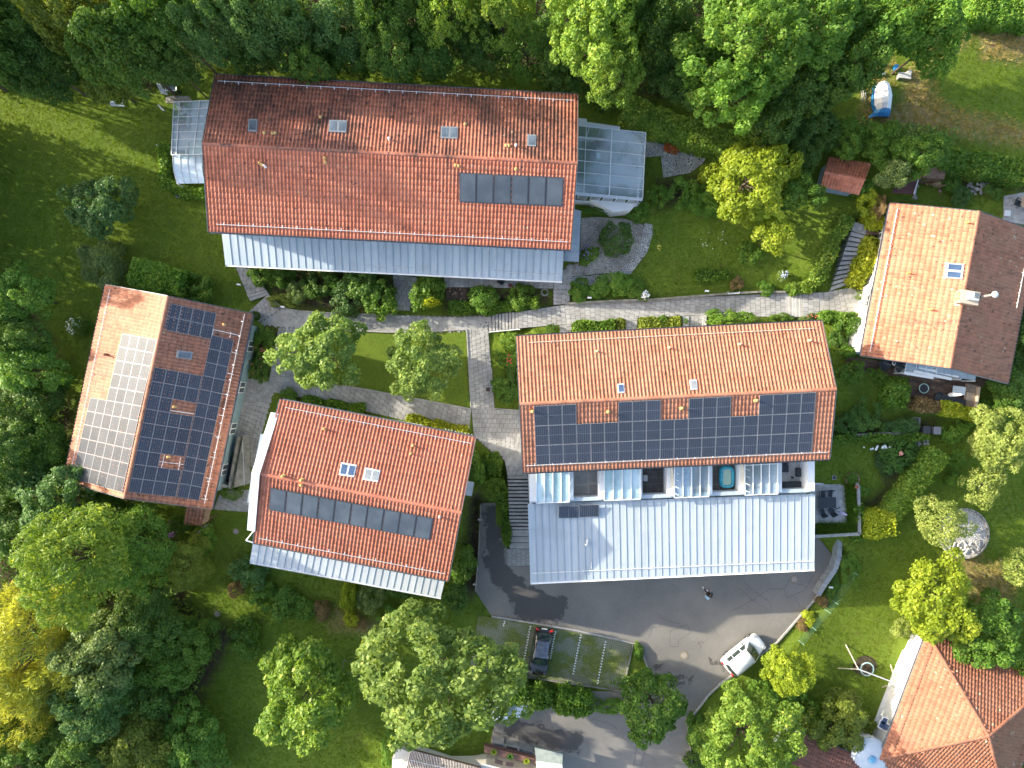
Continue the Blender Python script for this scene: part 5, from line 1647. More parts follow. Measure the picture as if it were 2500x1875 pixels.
tr = random.Random(11)
_count = {}
def tree(label, px, py, rpx, h, kind, mat, group=None, name="tree", squash=1.0):
    """px, py, rpx: the crown as the photograph shows it; h: height of its top over the ground"""
    z0 = G(px, py).z
    k = _count.get(kind, 0) % NV; _count[kind] = _count.get(kind, 0) + 1
    me, c, R0, Hc0 = crown(kind, mat, k)
    zc = z0 + h * .62
    R = rpx * K * (H - zc)
    sc = R / (R0 * 1.02)
    hc = max(min(Hc0 * sc * squash, h * .86), h * .66)
    zc = z0 + h - hc / 2
    pos = P(px, py, zc)
    base = Vector((pos.x, pos.y, float(ground_z([pos[:2]])[0])))
    t = thing(name, label, "tree", base, group)
    o = link("crown", me, t)
    o.material_slots[0].link = 'OBJECT'; o.material_slots[0].material = mat
    o.location = pos - base; q = tr.uniform(.9, 1.1); o.scale = (sc * q, sc / q, hc / Hc0); o.rotation_euler = (0, 0, tr.uniform(0, 6.28))
    tm = trunk_mesh(kind, k, c, R0, Hc0)
    tk = link("trunk", tm, t)
    top = pos.z - base.z
    tk.location = (0, 0, top); tk.scale = (R, R, top + .1); tk.rotation_euler = o.rotation_euler
    return t

def shrub(label, px, py, rpx, h, mat, kind='dome', ry=None, name="shrub", rz=0.0, group=None, cat="shrub", z=None):
    p = G(px, py) if z is None else P(px, py, z)
    k = _count.get(kind, 0) % NV; _count[kind] = _count.get(kind, 0) + 1
    me, c, R0, Hc0 = crown(kind, mat, k)
    zc = p.z + h * .5
    pos = P(px, py, zc)
    sx = rpx * K * (H - zc); sy = (ry or rpx) * K * (H - zc)
    o = link(name, me, None, Vector((pos.x, pos.y, p.z + h * .44)))
    o.material_slots[0].link = 'OBJECT'; o.material_slots[0].material = mat
    o.scale = (sx, sy, h / Hc0 * 1.1); o.rotation_euler = (0, 0, rz if ry else tr.uniform(0, 6.28))
    return tag(o, label, cat, group)

def hedge(label, pts, wpx, h, mat, leaf=.13, dens=420, name="hedge", rough=.10, cat="hedge", z=None, taper=0, seed=0):
    """clipped hedge along a line of px points: a solid core under a coat of leaves"""
    r = np.random.default_rng(len(label) * 3 + seed)
    g = [G(*p) if z is None else P(*p, z) for p in pts]
    zb = min(p.z for p in g)
    zt = [p.z + h for p in g]
    top = [P(*p, t - .1) for p, t in zip(pts, zt)]
    wm = wpx * K * (H - (zb + h)) / 2
    org_ = sum(top, Vector()) / len(top); org_.z = zb
    pos, nrm = [], []
    b = MB()
    for i, (a, c) in enumerate(zip(top, top[1:])):
        d = c - a; L = math.hypot(d.x, d.y); dx = Vector((d.x, d.y, 0)).normalized(); sd = Vector((-dx.y, dx.x, 0))
        aw, ah = 2 * wm * L, h * L
        nt, ns = int(aw * dens), int(ah * dens * .8)
        u = r.uniform(0, 1, nt); v = r.uniform(-1, 1, nt)
        bulge = np.sin(u * L * 2.1 + i) * rough + np.sin(u * L * 5.3 + 2 * i) * rough * .5
        zz = a.z + d.z * u + .1 - np.maximum(0, np.abs(v) - .75) * .5 * wm + r.normal(size=nt) * rough * .55 + bulge * .6
        hz = np.stack([a.x + d.x * u + sd.x * v * (wm + bulge), a.y + d.y * u + sd.y * v * (wm + bulge), zz], 1)
        pos.append(hz); nrm.append(np.tile(np.array([[0, 0, 1.0]]), (nt, 1)) + np.outer(v, np.array(sd)) * .6)
        for s_ in (-1, 1):
            u = r.uniform(0, 1, ns); v = r.uniform(0, 1, ns)
            bulge = np.sin(u * L * 2.1 + i) * rough
            o = s_ * (wm + bulge + r.normal(size=ns) * rough * .5)
            pos.append(np.stack([a.x + d.x * u + sd.x * o, a.y + d.y * u + sd.y * o, zb + (a.z + d.z * u - zb) * v], 1))
            nrm.append(np.tile(np.array([list(sd * s_ + Vector((0, 0, .35)))]), (ns, 1)))
        for e, s_ in ((a, -1), (c, 1)):
            m_ = int(2 * wm * h * dens * .8)
            v = r.uniform(-1, 1, m_); w = r.uniform(0, 1, m_)
            pos.append(np.stack([e.x + sd.x * v * wm + dx.x * s_ * r.normal(size=m_) * rough, e.y + sd.y * v * wm + dx.y * s_ * r.normal(size=m_) * rough, zb + (e.z - zb) * w], 1))
            nrm.append(np.tile(np.array([list(dx * s_ + Vector((0, 0, .3)))]), (m_, 1)))
        k = wm * .86
        q = [Vector((p.x + sd.x * s_ * k, p.y + sd.y * s_ * k, 0)) for p, s_ in ((a, -1), (c, -1), (c, 1), (a, 1))]
        b.hexa([Vector((p.x, p.y, zb - .2)) for p in q], [Vector((p.x, p.y, z_ - .10)) for p, z_ in zip(q, (a.z, c.z, c.z, a.z))])
    pos, nrm = np.concatenate(pos), np.concatenate(nrm)
    nrm = nrm + r.normal(size=nrm.shape) * .9
    var = .5 + .2 * np.sin(pos[:, 0] * 1.7) * np.sin(pos[:, 1] * 1.9) + r.normal(size=len(pos)) * .3
    v = leaf_verts(pos - np.array(org_), nrm, leaf, .62, r)
    core = np.array([list(p - org_) for p in b.v])
    allv = np.concatenate([v, core])
    f = [np.arange(len(v)).reshape(-1, 4), np.array([x for x in b.f if len(x) == 4]) + len(v)]
    me = np_mesh(name, allv, np.concatenate(f), np.concatenate([np.repeat(np.clip(var, 0, 1), 4), np.full(len(core), .1)]))
    me.materials.append(mat)
    o = link(name, me, None, org_)
    return tag(o, label, cat)

# ---------------- trees: the wood along the top
W = "trees of the wood along the top"
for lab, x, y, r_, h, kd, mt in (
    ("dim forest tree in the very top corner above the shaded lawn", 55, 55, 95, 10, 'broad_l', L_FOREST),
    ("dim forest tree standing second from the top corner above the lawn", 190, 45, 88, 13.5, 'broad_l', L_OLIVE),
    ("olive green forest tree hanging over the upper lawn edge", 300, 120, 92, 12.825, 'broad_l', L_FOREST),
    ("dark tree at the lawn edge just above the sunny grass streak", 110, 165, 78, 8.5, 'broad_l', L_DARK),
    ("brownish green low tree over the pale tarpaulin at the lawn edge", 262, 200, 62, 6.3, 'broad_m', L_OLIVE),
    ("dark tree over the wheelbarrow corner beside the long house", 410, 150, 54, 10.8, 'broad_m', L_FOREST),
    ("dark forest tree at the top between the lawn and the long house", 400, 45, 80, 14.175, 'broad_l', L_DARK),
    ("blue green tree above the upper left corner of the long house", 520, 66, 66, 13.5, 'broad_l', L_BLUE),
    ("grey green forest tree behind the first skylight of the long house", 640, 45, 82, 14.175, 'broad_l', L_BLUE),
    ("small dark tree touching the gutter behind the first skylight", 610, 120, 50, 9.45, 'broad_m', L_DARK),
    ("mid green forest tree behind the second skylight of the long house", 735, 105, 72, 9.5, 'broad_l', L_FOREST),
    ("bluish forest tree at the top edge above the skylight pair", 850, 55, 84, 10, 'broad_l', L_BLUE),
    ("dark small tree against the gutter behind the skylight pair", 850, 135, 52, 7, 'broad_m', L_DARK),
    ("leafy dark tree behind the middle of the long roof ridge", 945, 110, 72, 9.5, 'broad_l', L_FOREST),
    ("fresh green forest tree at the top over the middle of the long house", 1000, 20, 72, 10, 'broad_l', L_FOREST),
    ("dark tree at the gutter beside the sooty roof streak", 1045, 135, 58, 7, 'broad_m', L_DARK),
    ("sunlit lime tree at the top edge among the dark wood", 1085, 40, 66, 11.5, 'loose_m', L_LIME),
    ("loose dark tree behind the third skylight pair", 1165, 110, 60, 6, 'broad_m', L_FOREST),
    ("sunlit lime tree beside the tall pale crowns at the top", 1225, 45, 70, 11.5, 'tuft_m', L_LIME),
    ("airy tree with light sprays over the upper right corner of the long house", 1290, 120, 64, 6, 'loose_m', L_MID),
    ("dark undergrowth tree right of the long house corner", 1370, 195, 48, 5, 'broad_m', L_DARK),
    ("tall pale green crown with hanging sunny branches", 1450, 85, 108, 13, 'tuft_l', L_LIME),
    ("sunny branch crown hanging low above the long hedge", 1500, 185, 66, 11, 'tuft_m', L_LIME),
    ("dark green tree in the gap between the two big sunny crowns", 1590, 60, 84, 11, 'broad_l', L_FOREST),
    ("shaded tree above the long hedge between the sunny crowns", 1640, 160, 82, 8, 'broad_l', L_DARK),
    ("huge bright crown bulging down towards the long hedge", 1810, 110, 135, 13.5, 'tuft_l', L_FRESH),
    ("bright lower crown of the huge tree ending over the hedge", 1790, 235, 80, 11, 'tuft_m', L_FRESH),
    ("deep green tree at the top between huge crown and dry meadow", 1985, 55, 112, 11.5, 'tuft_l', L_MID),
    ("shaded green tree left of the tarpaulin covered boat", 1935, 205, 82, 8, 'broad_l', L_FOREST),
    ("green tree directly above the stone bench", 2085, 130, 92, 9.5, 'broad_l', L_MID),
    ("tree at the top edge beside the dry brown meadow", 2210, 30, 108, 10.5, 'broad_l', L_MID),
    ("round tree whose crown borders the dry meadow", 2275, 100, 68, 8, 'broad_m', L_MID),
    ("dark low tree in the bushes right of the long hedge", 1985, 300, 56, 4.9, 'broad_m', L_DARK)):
    tree(lab, x, y, r_, h, kd, mt, W, "forest_tree")
for lab, x, y, r_, h, kd, mt in (
    ("leafy green tree above the red garden shed", 2068, 338, 44, 4, 'broad_m', L_HEDGE),
    ("green bushy tree between garden shed and bright hedge", 2158, 350, 52, 4.5, 'broad_m', L_HEDGE),
    ("round fresh green tree at the start of the bright upper hedge", 2245, 375, 58, 5.5, 'broad_m', L_MID),
    ("grey green ball tree next to the maroon shed roof", 2185, 432, 36, 4.5, 'broad_s', L_GREY),
    ("dark filler tree between meadow edge and red shed", 2000, 335, 38, 3.5, 'broad_m', L_FOREST),
    ("big yellow green tree in the middle of the eastern lawn", 1835, 440, 100, 6.5, 'broad_m', L_YELLOW),
    ("green tree growing against the yellow one by the red shed", 1955, 475, 48, 5, 'broad_m', L_MID),
    ("small airy yellow tree on the lawn by the hedge stairs", 1885, 580, 50, 4.5, 'loose_s', L_YELLOW),
    ("blue green round tree standing alone on the shaded western lawn", 250, 505, 76, 5.5, 'broad_m', L_BLUE),
    ("bright round maple in the courtyard beside the western solar house", 785, 862, 98, 7, 'tuft_m', L_MAPLE),
    ("bright round maple on the small courtyard lawn", 1030, 888, 88, 6.6, 'tuft_m', L_MAPLE),
    ("tree with sunny upper leaves left of the western house", 55, 725, 70, 6.5, 'broad_m', L_MID),
    ("dark tree below the sunny one at the far west edge", 40, 815, 62, 6.5, 'broad_m', L_FOREST),
    ("dense tree with bright top west of the solar house", 70, 895, 84, 6, 'broad_m', L_MID),
    ("dark green tree west of the solar house gable", 60, 1000, 86, 5.5, 'broad_l', L_FOREST),
    ("deep green tree by the lower corner of the western solar house", 92, 1085, 78, 5.5, 'broad_l', L_HEDGE),
    ("shaded tree at the west edge below the solar house level", 30, 1120, 84, 7, 'broad_l', L_DARK),
    ("blue green tree under the lower left roof corner of the solar house", 145, 1215, 84, 7, 'broad_m', L_BLUE),
    ("very dark tree at the west edge left of the sunny larch", 25, 1290, 80, 6, 'broad_l', L_DARK),
    ("large feathery larch lit bright green on its west side", 190, 1365, 128, 13, 'larch_l', L_LIME),
    ("green tree right of the feathery larch", 320, 1345, 96, 9, 'larch_l', L_MID),
    ("low dark tree under the western house gable", 270, 1265, 62, 5, 'broad_m', L_HEDGE),
    ("olive round conifer near the porch with pink flowers", 455, 1372, 62, 5, 'larch_l', L_OLIVE),
    ("yellow weeping willow glowing at the bottom left edge", 75, 1590, 150, 9.5, 'willow', L_WILLOW),
    ("lower half crown of yellow willow near the bottom left corner", 55, 1715, 105, 8.5, 'willow', L_WILLOW),
    ("grey green tree right of the yellow willow", 245, 1590, 92, 9, 'broad_l', L_GREY),
    ("blue green tree below the grey green one by the willow", 225, 1705, 90, 8, 'broad_l', L_BLUE),
    ("dark tree between larch and lower lawn", 350, 1510, 80, 7, 'broad_l', L_FOREST),
    ("deep green tree bordering the lower lawn on its west side", 410, 1600, 82, 5, 'broad_l', L_HEDGE),
    ("green bushy tree where the lower lawn narrows", 470, 1560, 62, 5, 'broad_m', L_HEDGE),
    ("dark tree in the hollow below the lower lawn edge", 350, 1700, 74, 4.5, 'broad_m', L_FOREST),
    ("speckled tree in the bottom left corner", 45, 1835, 82, 8, 'broad_l', L_MID),
    ("dark tree at the bottom edge second from the corner", 175, 1830, 82, 7.5, 'broad_l', L_FOREST),
    ("tree with pale leaf tips in the middle of the bottom left edge", 330, 1830, 98, 6, 'broad_l', L_OLIVE),
    ("brownish green tree at the bottom edge beside the sunny lawn strip", 470, 1820, 92, 4.5, 'broad_l', L_MID),
    ("yellow green tree alone on the lower lawn", 752, 1690, 124, 8, 'tuft_m', L_LIME),
    ("largest maple with pale leaf clusters beside the parking bays", 1072, 1660, 178, 13, 'tuft_l', L_MAPLE),
    ("green maple between parking bays and lower drive", 1592, 1722, 82, 6, 'broad_m', L_MID),
    ("bright clustered maple at the bottom by the dark brown garage", 1822, 1795, 116, 8.5, 'tuft_l', L_LIME),
    ("sunny round tree directly right of the parked white van", 1922, 1638, 58, 4.6, 'tuft_m', L_YELLOW),
    ("dark leafy tree between van tree and white house", 2040, 1762, 74, 3.5, 'broad_m', L_OLIVE),
    ("large sunny tree above the hipped house corner", 2280, 1466, 98, 6, 'broad_m', L_YELLOW),
    ("shaded green tree behind the hipped house", 2400, 1545, 84, 5.5, 'broad_m', L_MID),
    ("pale fruit tree at the right edge below the wooden deck", 2440, 1070, 76, 5.5, 'tuft_m', L_PALE),
    ("small airy pale tree between the fruit trees on the right lawn", 2402, 1185, 48, 4.5, 'loose_s', L_PALE),
    ("pale airy tree leaning over the round gravel circle", 2298, 1272, 62, 5, 'loose_m', L_PALE),
    ("pale shrubby tree at the right edge above the shadow strip", 2492, 1385, 46, 4, 'loose_s', L_PALE),
    ("dark green tree right of the hipped house hedge", 2478, 1600, 48, 4, 'broad_m', L_HEDGE),
    ("dark tree right of the eastern house at the frame edge", 2498, 820, 62, 4, 'broad_m', L_DARK),
    ("dark leafy tree right of the deck sofa", 2462, 940, 52, 3.4, 'broad_m', L_FOREST)):
    tree(lab, x, y, r_, h, kd, mt)
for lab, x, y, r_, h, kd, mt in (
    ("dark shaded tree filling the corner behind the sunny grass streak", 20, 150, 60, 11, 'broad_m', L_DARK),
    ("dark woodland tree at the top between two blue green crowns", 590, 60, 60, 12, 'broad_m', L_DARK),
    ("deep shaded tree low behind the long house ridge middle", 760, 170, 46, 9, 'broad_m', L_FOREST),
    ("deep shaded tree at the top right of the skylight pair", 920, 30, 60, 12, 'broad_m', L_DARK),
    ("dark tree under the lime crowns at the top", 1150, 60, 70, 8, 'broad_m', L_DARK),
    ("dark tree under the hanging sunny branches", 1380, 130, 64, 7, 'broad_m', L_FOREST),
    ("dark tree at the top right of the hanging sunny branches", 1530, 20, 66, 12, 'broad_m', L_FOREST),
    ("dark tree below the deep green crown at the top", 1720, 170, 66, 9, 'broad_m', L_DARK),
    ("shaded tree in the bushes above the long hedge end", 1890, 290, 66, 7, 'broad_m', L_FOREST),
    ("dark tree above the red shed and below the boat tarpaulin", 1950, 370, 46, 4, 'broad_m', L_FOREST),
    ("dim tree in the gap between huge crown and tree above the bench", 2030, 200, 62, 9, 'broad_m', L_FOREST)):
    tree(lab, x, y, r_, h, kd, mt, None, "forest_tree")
# unseen trees added outside the picture to the west for shade; their long shadows fall on the lawn and the long house
for lab, x, y, r_, h in (("tall tree outside the frame beyond the shaded lawn corner", -130, 20, 120, 15), ("tall tree outside the frame left of the wood", -330, 20, 130, 20),
                         ("tree outside the frame above the gap of the grass streak", -230, 90, 70, 10), ("tree outside the frame below the gap of the grass streak", -230, 285, 80, 10),
                         ("first tree outside the frame left of the middle lawn", -230, 430, 80, 10), ("second tree outside the frame left of the middle lawn", -240, 540, 80, 10),
                         ("third tree outside the frame left of the middle lawn", -230, 640, 76, 8.5), ("tree outside the frame further left of the lawn", -390, 450, 110, 13),
                         ("tree outside the frame left of the sunny edge trees", -220, 740, 70, 5.5)):
    tree(lab, x, y, r_, h, 'broad_l', L_FOREST, None, "forest_tree")

# ---------------- undergrowth of the wood: one mass of low leaves under the crowns
def undergrowth(name, polys, n, hmin, hmax, mat, leaf=.26, seed=1, low=.35):
    r = np.random.default_rng(seed); pos = []
    for poly in polys:
        pw = np.array([P(x, y, .5)[:2] for x, y in poly]); lo, hi = pw.min(0), pw.max(0)
        xy = r.uniform(lo, hi, (int(n * np.prod(hi - lo)), 2))
        xy = xy[poly_dist(xy, pw) < 0]
        z = ground_z(xy)
        hh = hmin + (hmax - hmin) * (.5 + .5 * np.sin(xy[:, 0] * 1.3 + np.sin(xy[:, 1] * .9) * 2) * np.cos(xy[:, 1] * 1.1))
        pos.append(np.column_stack([xy, z + hh * r.uniform(low, 1, len(xy)) ** (.5 if low else 1)]))
    pos = np.concatenate(pos); nrm = r.normal(size=pos.shape) * .6 + np.array([0, 0, .8])
    me = leaf_mesh(name, pos, nrm, leaf, .62, r, r.random(len(pos)), mat)
    o = link(name, me); o['kind'] = 'stuff'
    return o
undergrowth("undergrowth", [[(-60,-60), (2120,-60), (2060,120), (1990,250), (1900,300), (1640,250), (1500,235), (1412,262), (1412,222), (900,185), (525,168), (500,190), (420,200), (330,215), (200,205), (-60,215)],
    [(1412,225), (1540,250), (1520,290), (1412,280)]], 60, .5, 2.2, L_DARK)
undergrowth("undergrowth", [[(-60,690), (60,760), (120,860), (160,980), (150,1130), (165,1185), (300,1235), (400,1300), (430,1380), (420,1470), (540,1540), (470,1680), (420,1760), (560,1900), (-60,1900)],
    [(1900,290), (2020,310), (2280,350), (2280,400), (2200,470), (2130,440), (2110,395), (2010,385), (1900,380)], [(2470,770), (2530,740), (2530,1000), (2440,990)],
    [(2340,1540), (2420,1570), (2500,1600), (2500,1660), (2420,1625), (2330,1580)], [(1490,1690), (1650,1760), (1640,1700), (1560,1660)]], 55, .4, 1.6, L_FOREST, seed=2)

undergrowth("undergrowth", [[(-230,250), (-70,262), (-70,700), (-230,700)], [(-260,-60), (-60,-60), (-60,150), (-240,140)]], 150, 3.0, 6.5, L_FOREST, .36, seed=3, low=0)  # unseen leaf mass, added west of the frame to block low sun

# ---------------- hedges
hedge("long clipped hedge in shade running under the wood to the red shed", [(1530,258), (1600,290), (1720,330), (1850,365), (1990,395)], 58, 2.2, L_LIME, .25, 204)
hedge("bright green hedge along the top of the eastern garden", [(2300,385), (2400,398), (2520,418)], 52, 2.0, L_FRESH, .23, 235)
hedge("green hedge at the top right corner above the dry meadow", [(2370,10), (2440,22), (2530,30)], 60, 2.0, L_FRESH, .25, 204)
hedge("dark green hedge on the west lawn above the solar house", [(318,660), (370,672), (440,690)], 62, 2.1, L_FRESH, .23, 235)
hedge("low hedge in shade round the canopy garden of the long house", [(402,350), (398,440), (440,465), (500,470)], 24, 1.4, L_HEDGE, .22, 260)
hedge("clipped green hedge beside the stairs on the lawn side", [(2072,528), (2032,603), (2010,665), (1980,699), (1935,705)], 29, 1.1, L_LIME, .22, 266)
hedge("yellow green mounded hedge between the stairs and the eastern house", [(2134,582), (2120,632), (2094,690)], 38, 1.5, L_GOLD, .24, 260, rough=.16)
hedge("yellow conifer hedge at the top end of the stairs", [(2112,540), (2155,545)], 30, 1.2, L_GOLD, .23, 260)
hedge("thin green hedge under the steps east of the large solar house", [(2006,771), (2090,772)], 18, .9, L_HEDGE, .21, 297)
hedge("dark hedge standing on the small lawn before the deck", [(2195,935), (2192,985)], 46, 1.5, L_HEDGE, .23, 235, rough=.16)
hedge("low hedge below the deck half in bright sun", [(2300,994), (2385,1012)], 28, 1.3, L_GOLD, .23, 266)
hedge("brownish shaded hedge left of the sunny one below the deck", [(2238,985), (2296,996)], 26, 1.2, L_BROWN, .23, 248)
hedge("ivy grown low wall with a straight top in the middle garden", [(2034,1072), (2140,1068), (2270,1066)], 15, .9, L_HEDGE, .21, 285, rough=.08)
hedge("long diagonal hedge between the right lawns turning sunny at its lower end", [(2300,1105), (2255,1160), (2205,1225), (2180,1260)], 46, 1.9, L_LIME, .23, 248)
hedge("sunlit hedge block at the foot of the diagonal hedge", [(2118,1283), (2185,1278)], 62, 2.0, L_GOLD, .24, 235)
hedge("box hedge strip along the terrace wall of the large solar house", [(2098,1235), (2098,1320)], 22, 1.0, L_HEDGE, .22, 260)
hedge("shaggy hedge between parking bays and lower drive, left half", [(1235,1690), (1300,1702), (1345,1712)], 44, 1.7, L_HEDGE, .24, 210, rough=.22)
hedge("shaggy hedge between parking bays and lower drive, right half", [(1360,1712), (1405,1720), (1442,1724)], 48, 1.7, L_HEDGE, .24, 210, rough=.22)
hedge("box hedge along the top of the flight of steps by the garage", [(1203,1110), (1208,1160)], 28, 1.1, L_HEDGE, .20, 322)
hedge("narrow hedge beside the garage steps going down", [(1232,1200), (1238,1330)], 15, 1.0, L_HEDGE, .20, 297)
hedge("low yellow green hedge strip below the collector house eave", [(994,1022), (1060,1036), (1140,1052)], 18, .7, L_GOLD, .20, 310)
hedge("dark low bed hedge at the upper eave of the collector house", [(738,978), (800,988), (888,998)], 20, .6, L_HEDGE, .20, 279)
hedge("clipped hedge block in front of the large solar house, first bed", [(1402,800), (1500,794)], 26, .8, L_HEDGE, .21, 285, z=.8)
hedge("mossy low hedge in the first bed beside the entrance gap", [(1500,794), (1522,793)], 24, .5, L_OLIVE, .21, 285, z=.8)
hedge("low planting strip in the second bed of the large solar house", [(1562,792), (1660,786)], 26, .4, L_OLIVE, .21, 260, z=.8)
hedge("leafy hedge along the path under the long awning", [(1098,750), (1180,752), (1250,745), (1312,738)], 28, .9, L_HEDGE, .22, 260)
hedge("tall clipped hedge of the house edge behind the white terrace", [(2330,1560), (2400,1590), (2465,1618)], 40, 2.2, L_LIME, .25, 204, rough=.2)
hedge("shaded garden hedge above the middle lawn bank", [(1700,675), (1775,668)], 26, .7, L_HEDGE, .22, 260)

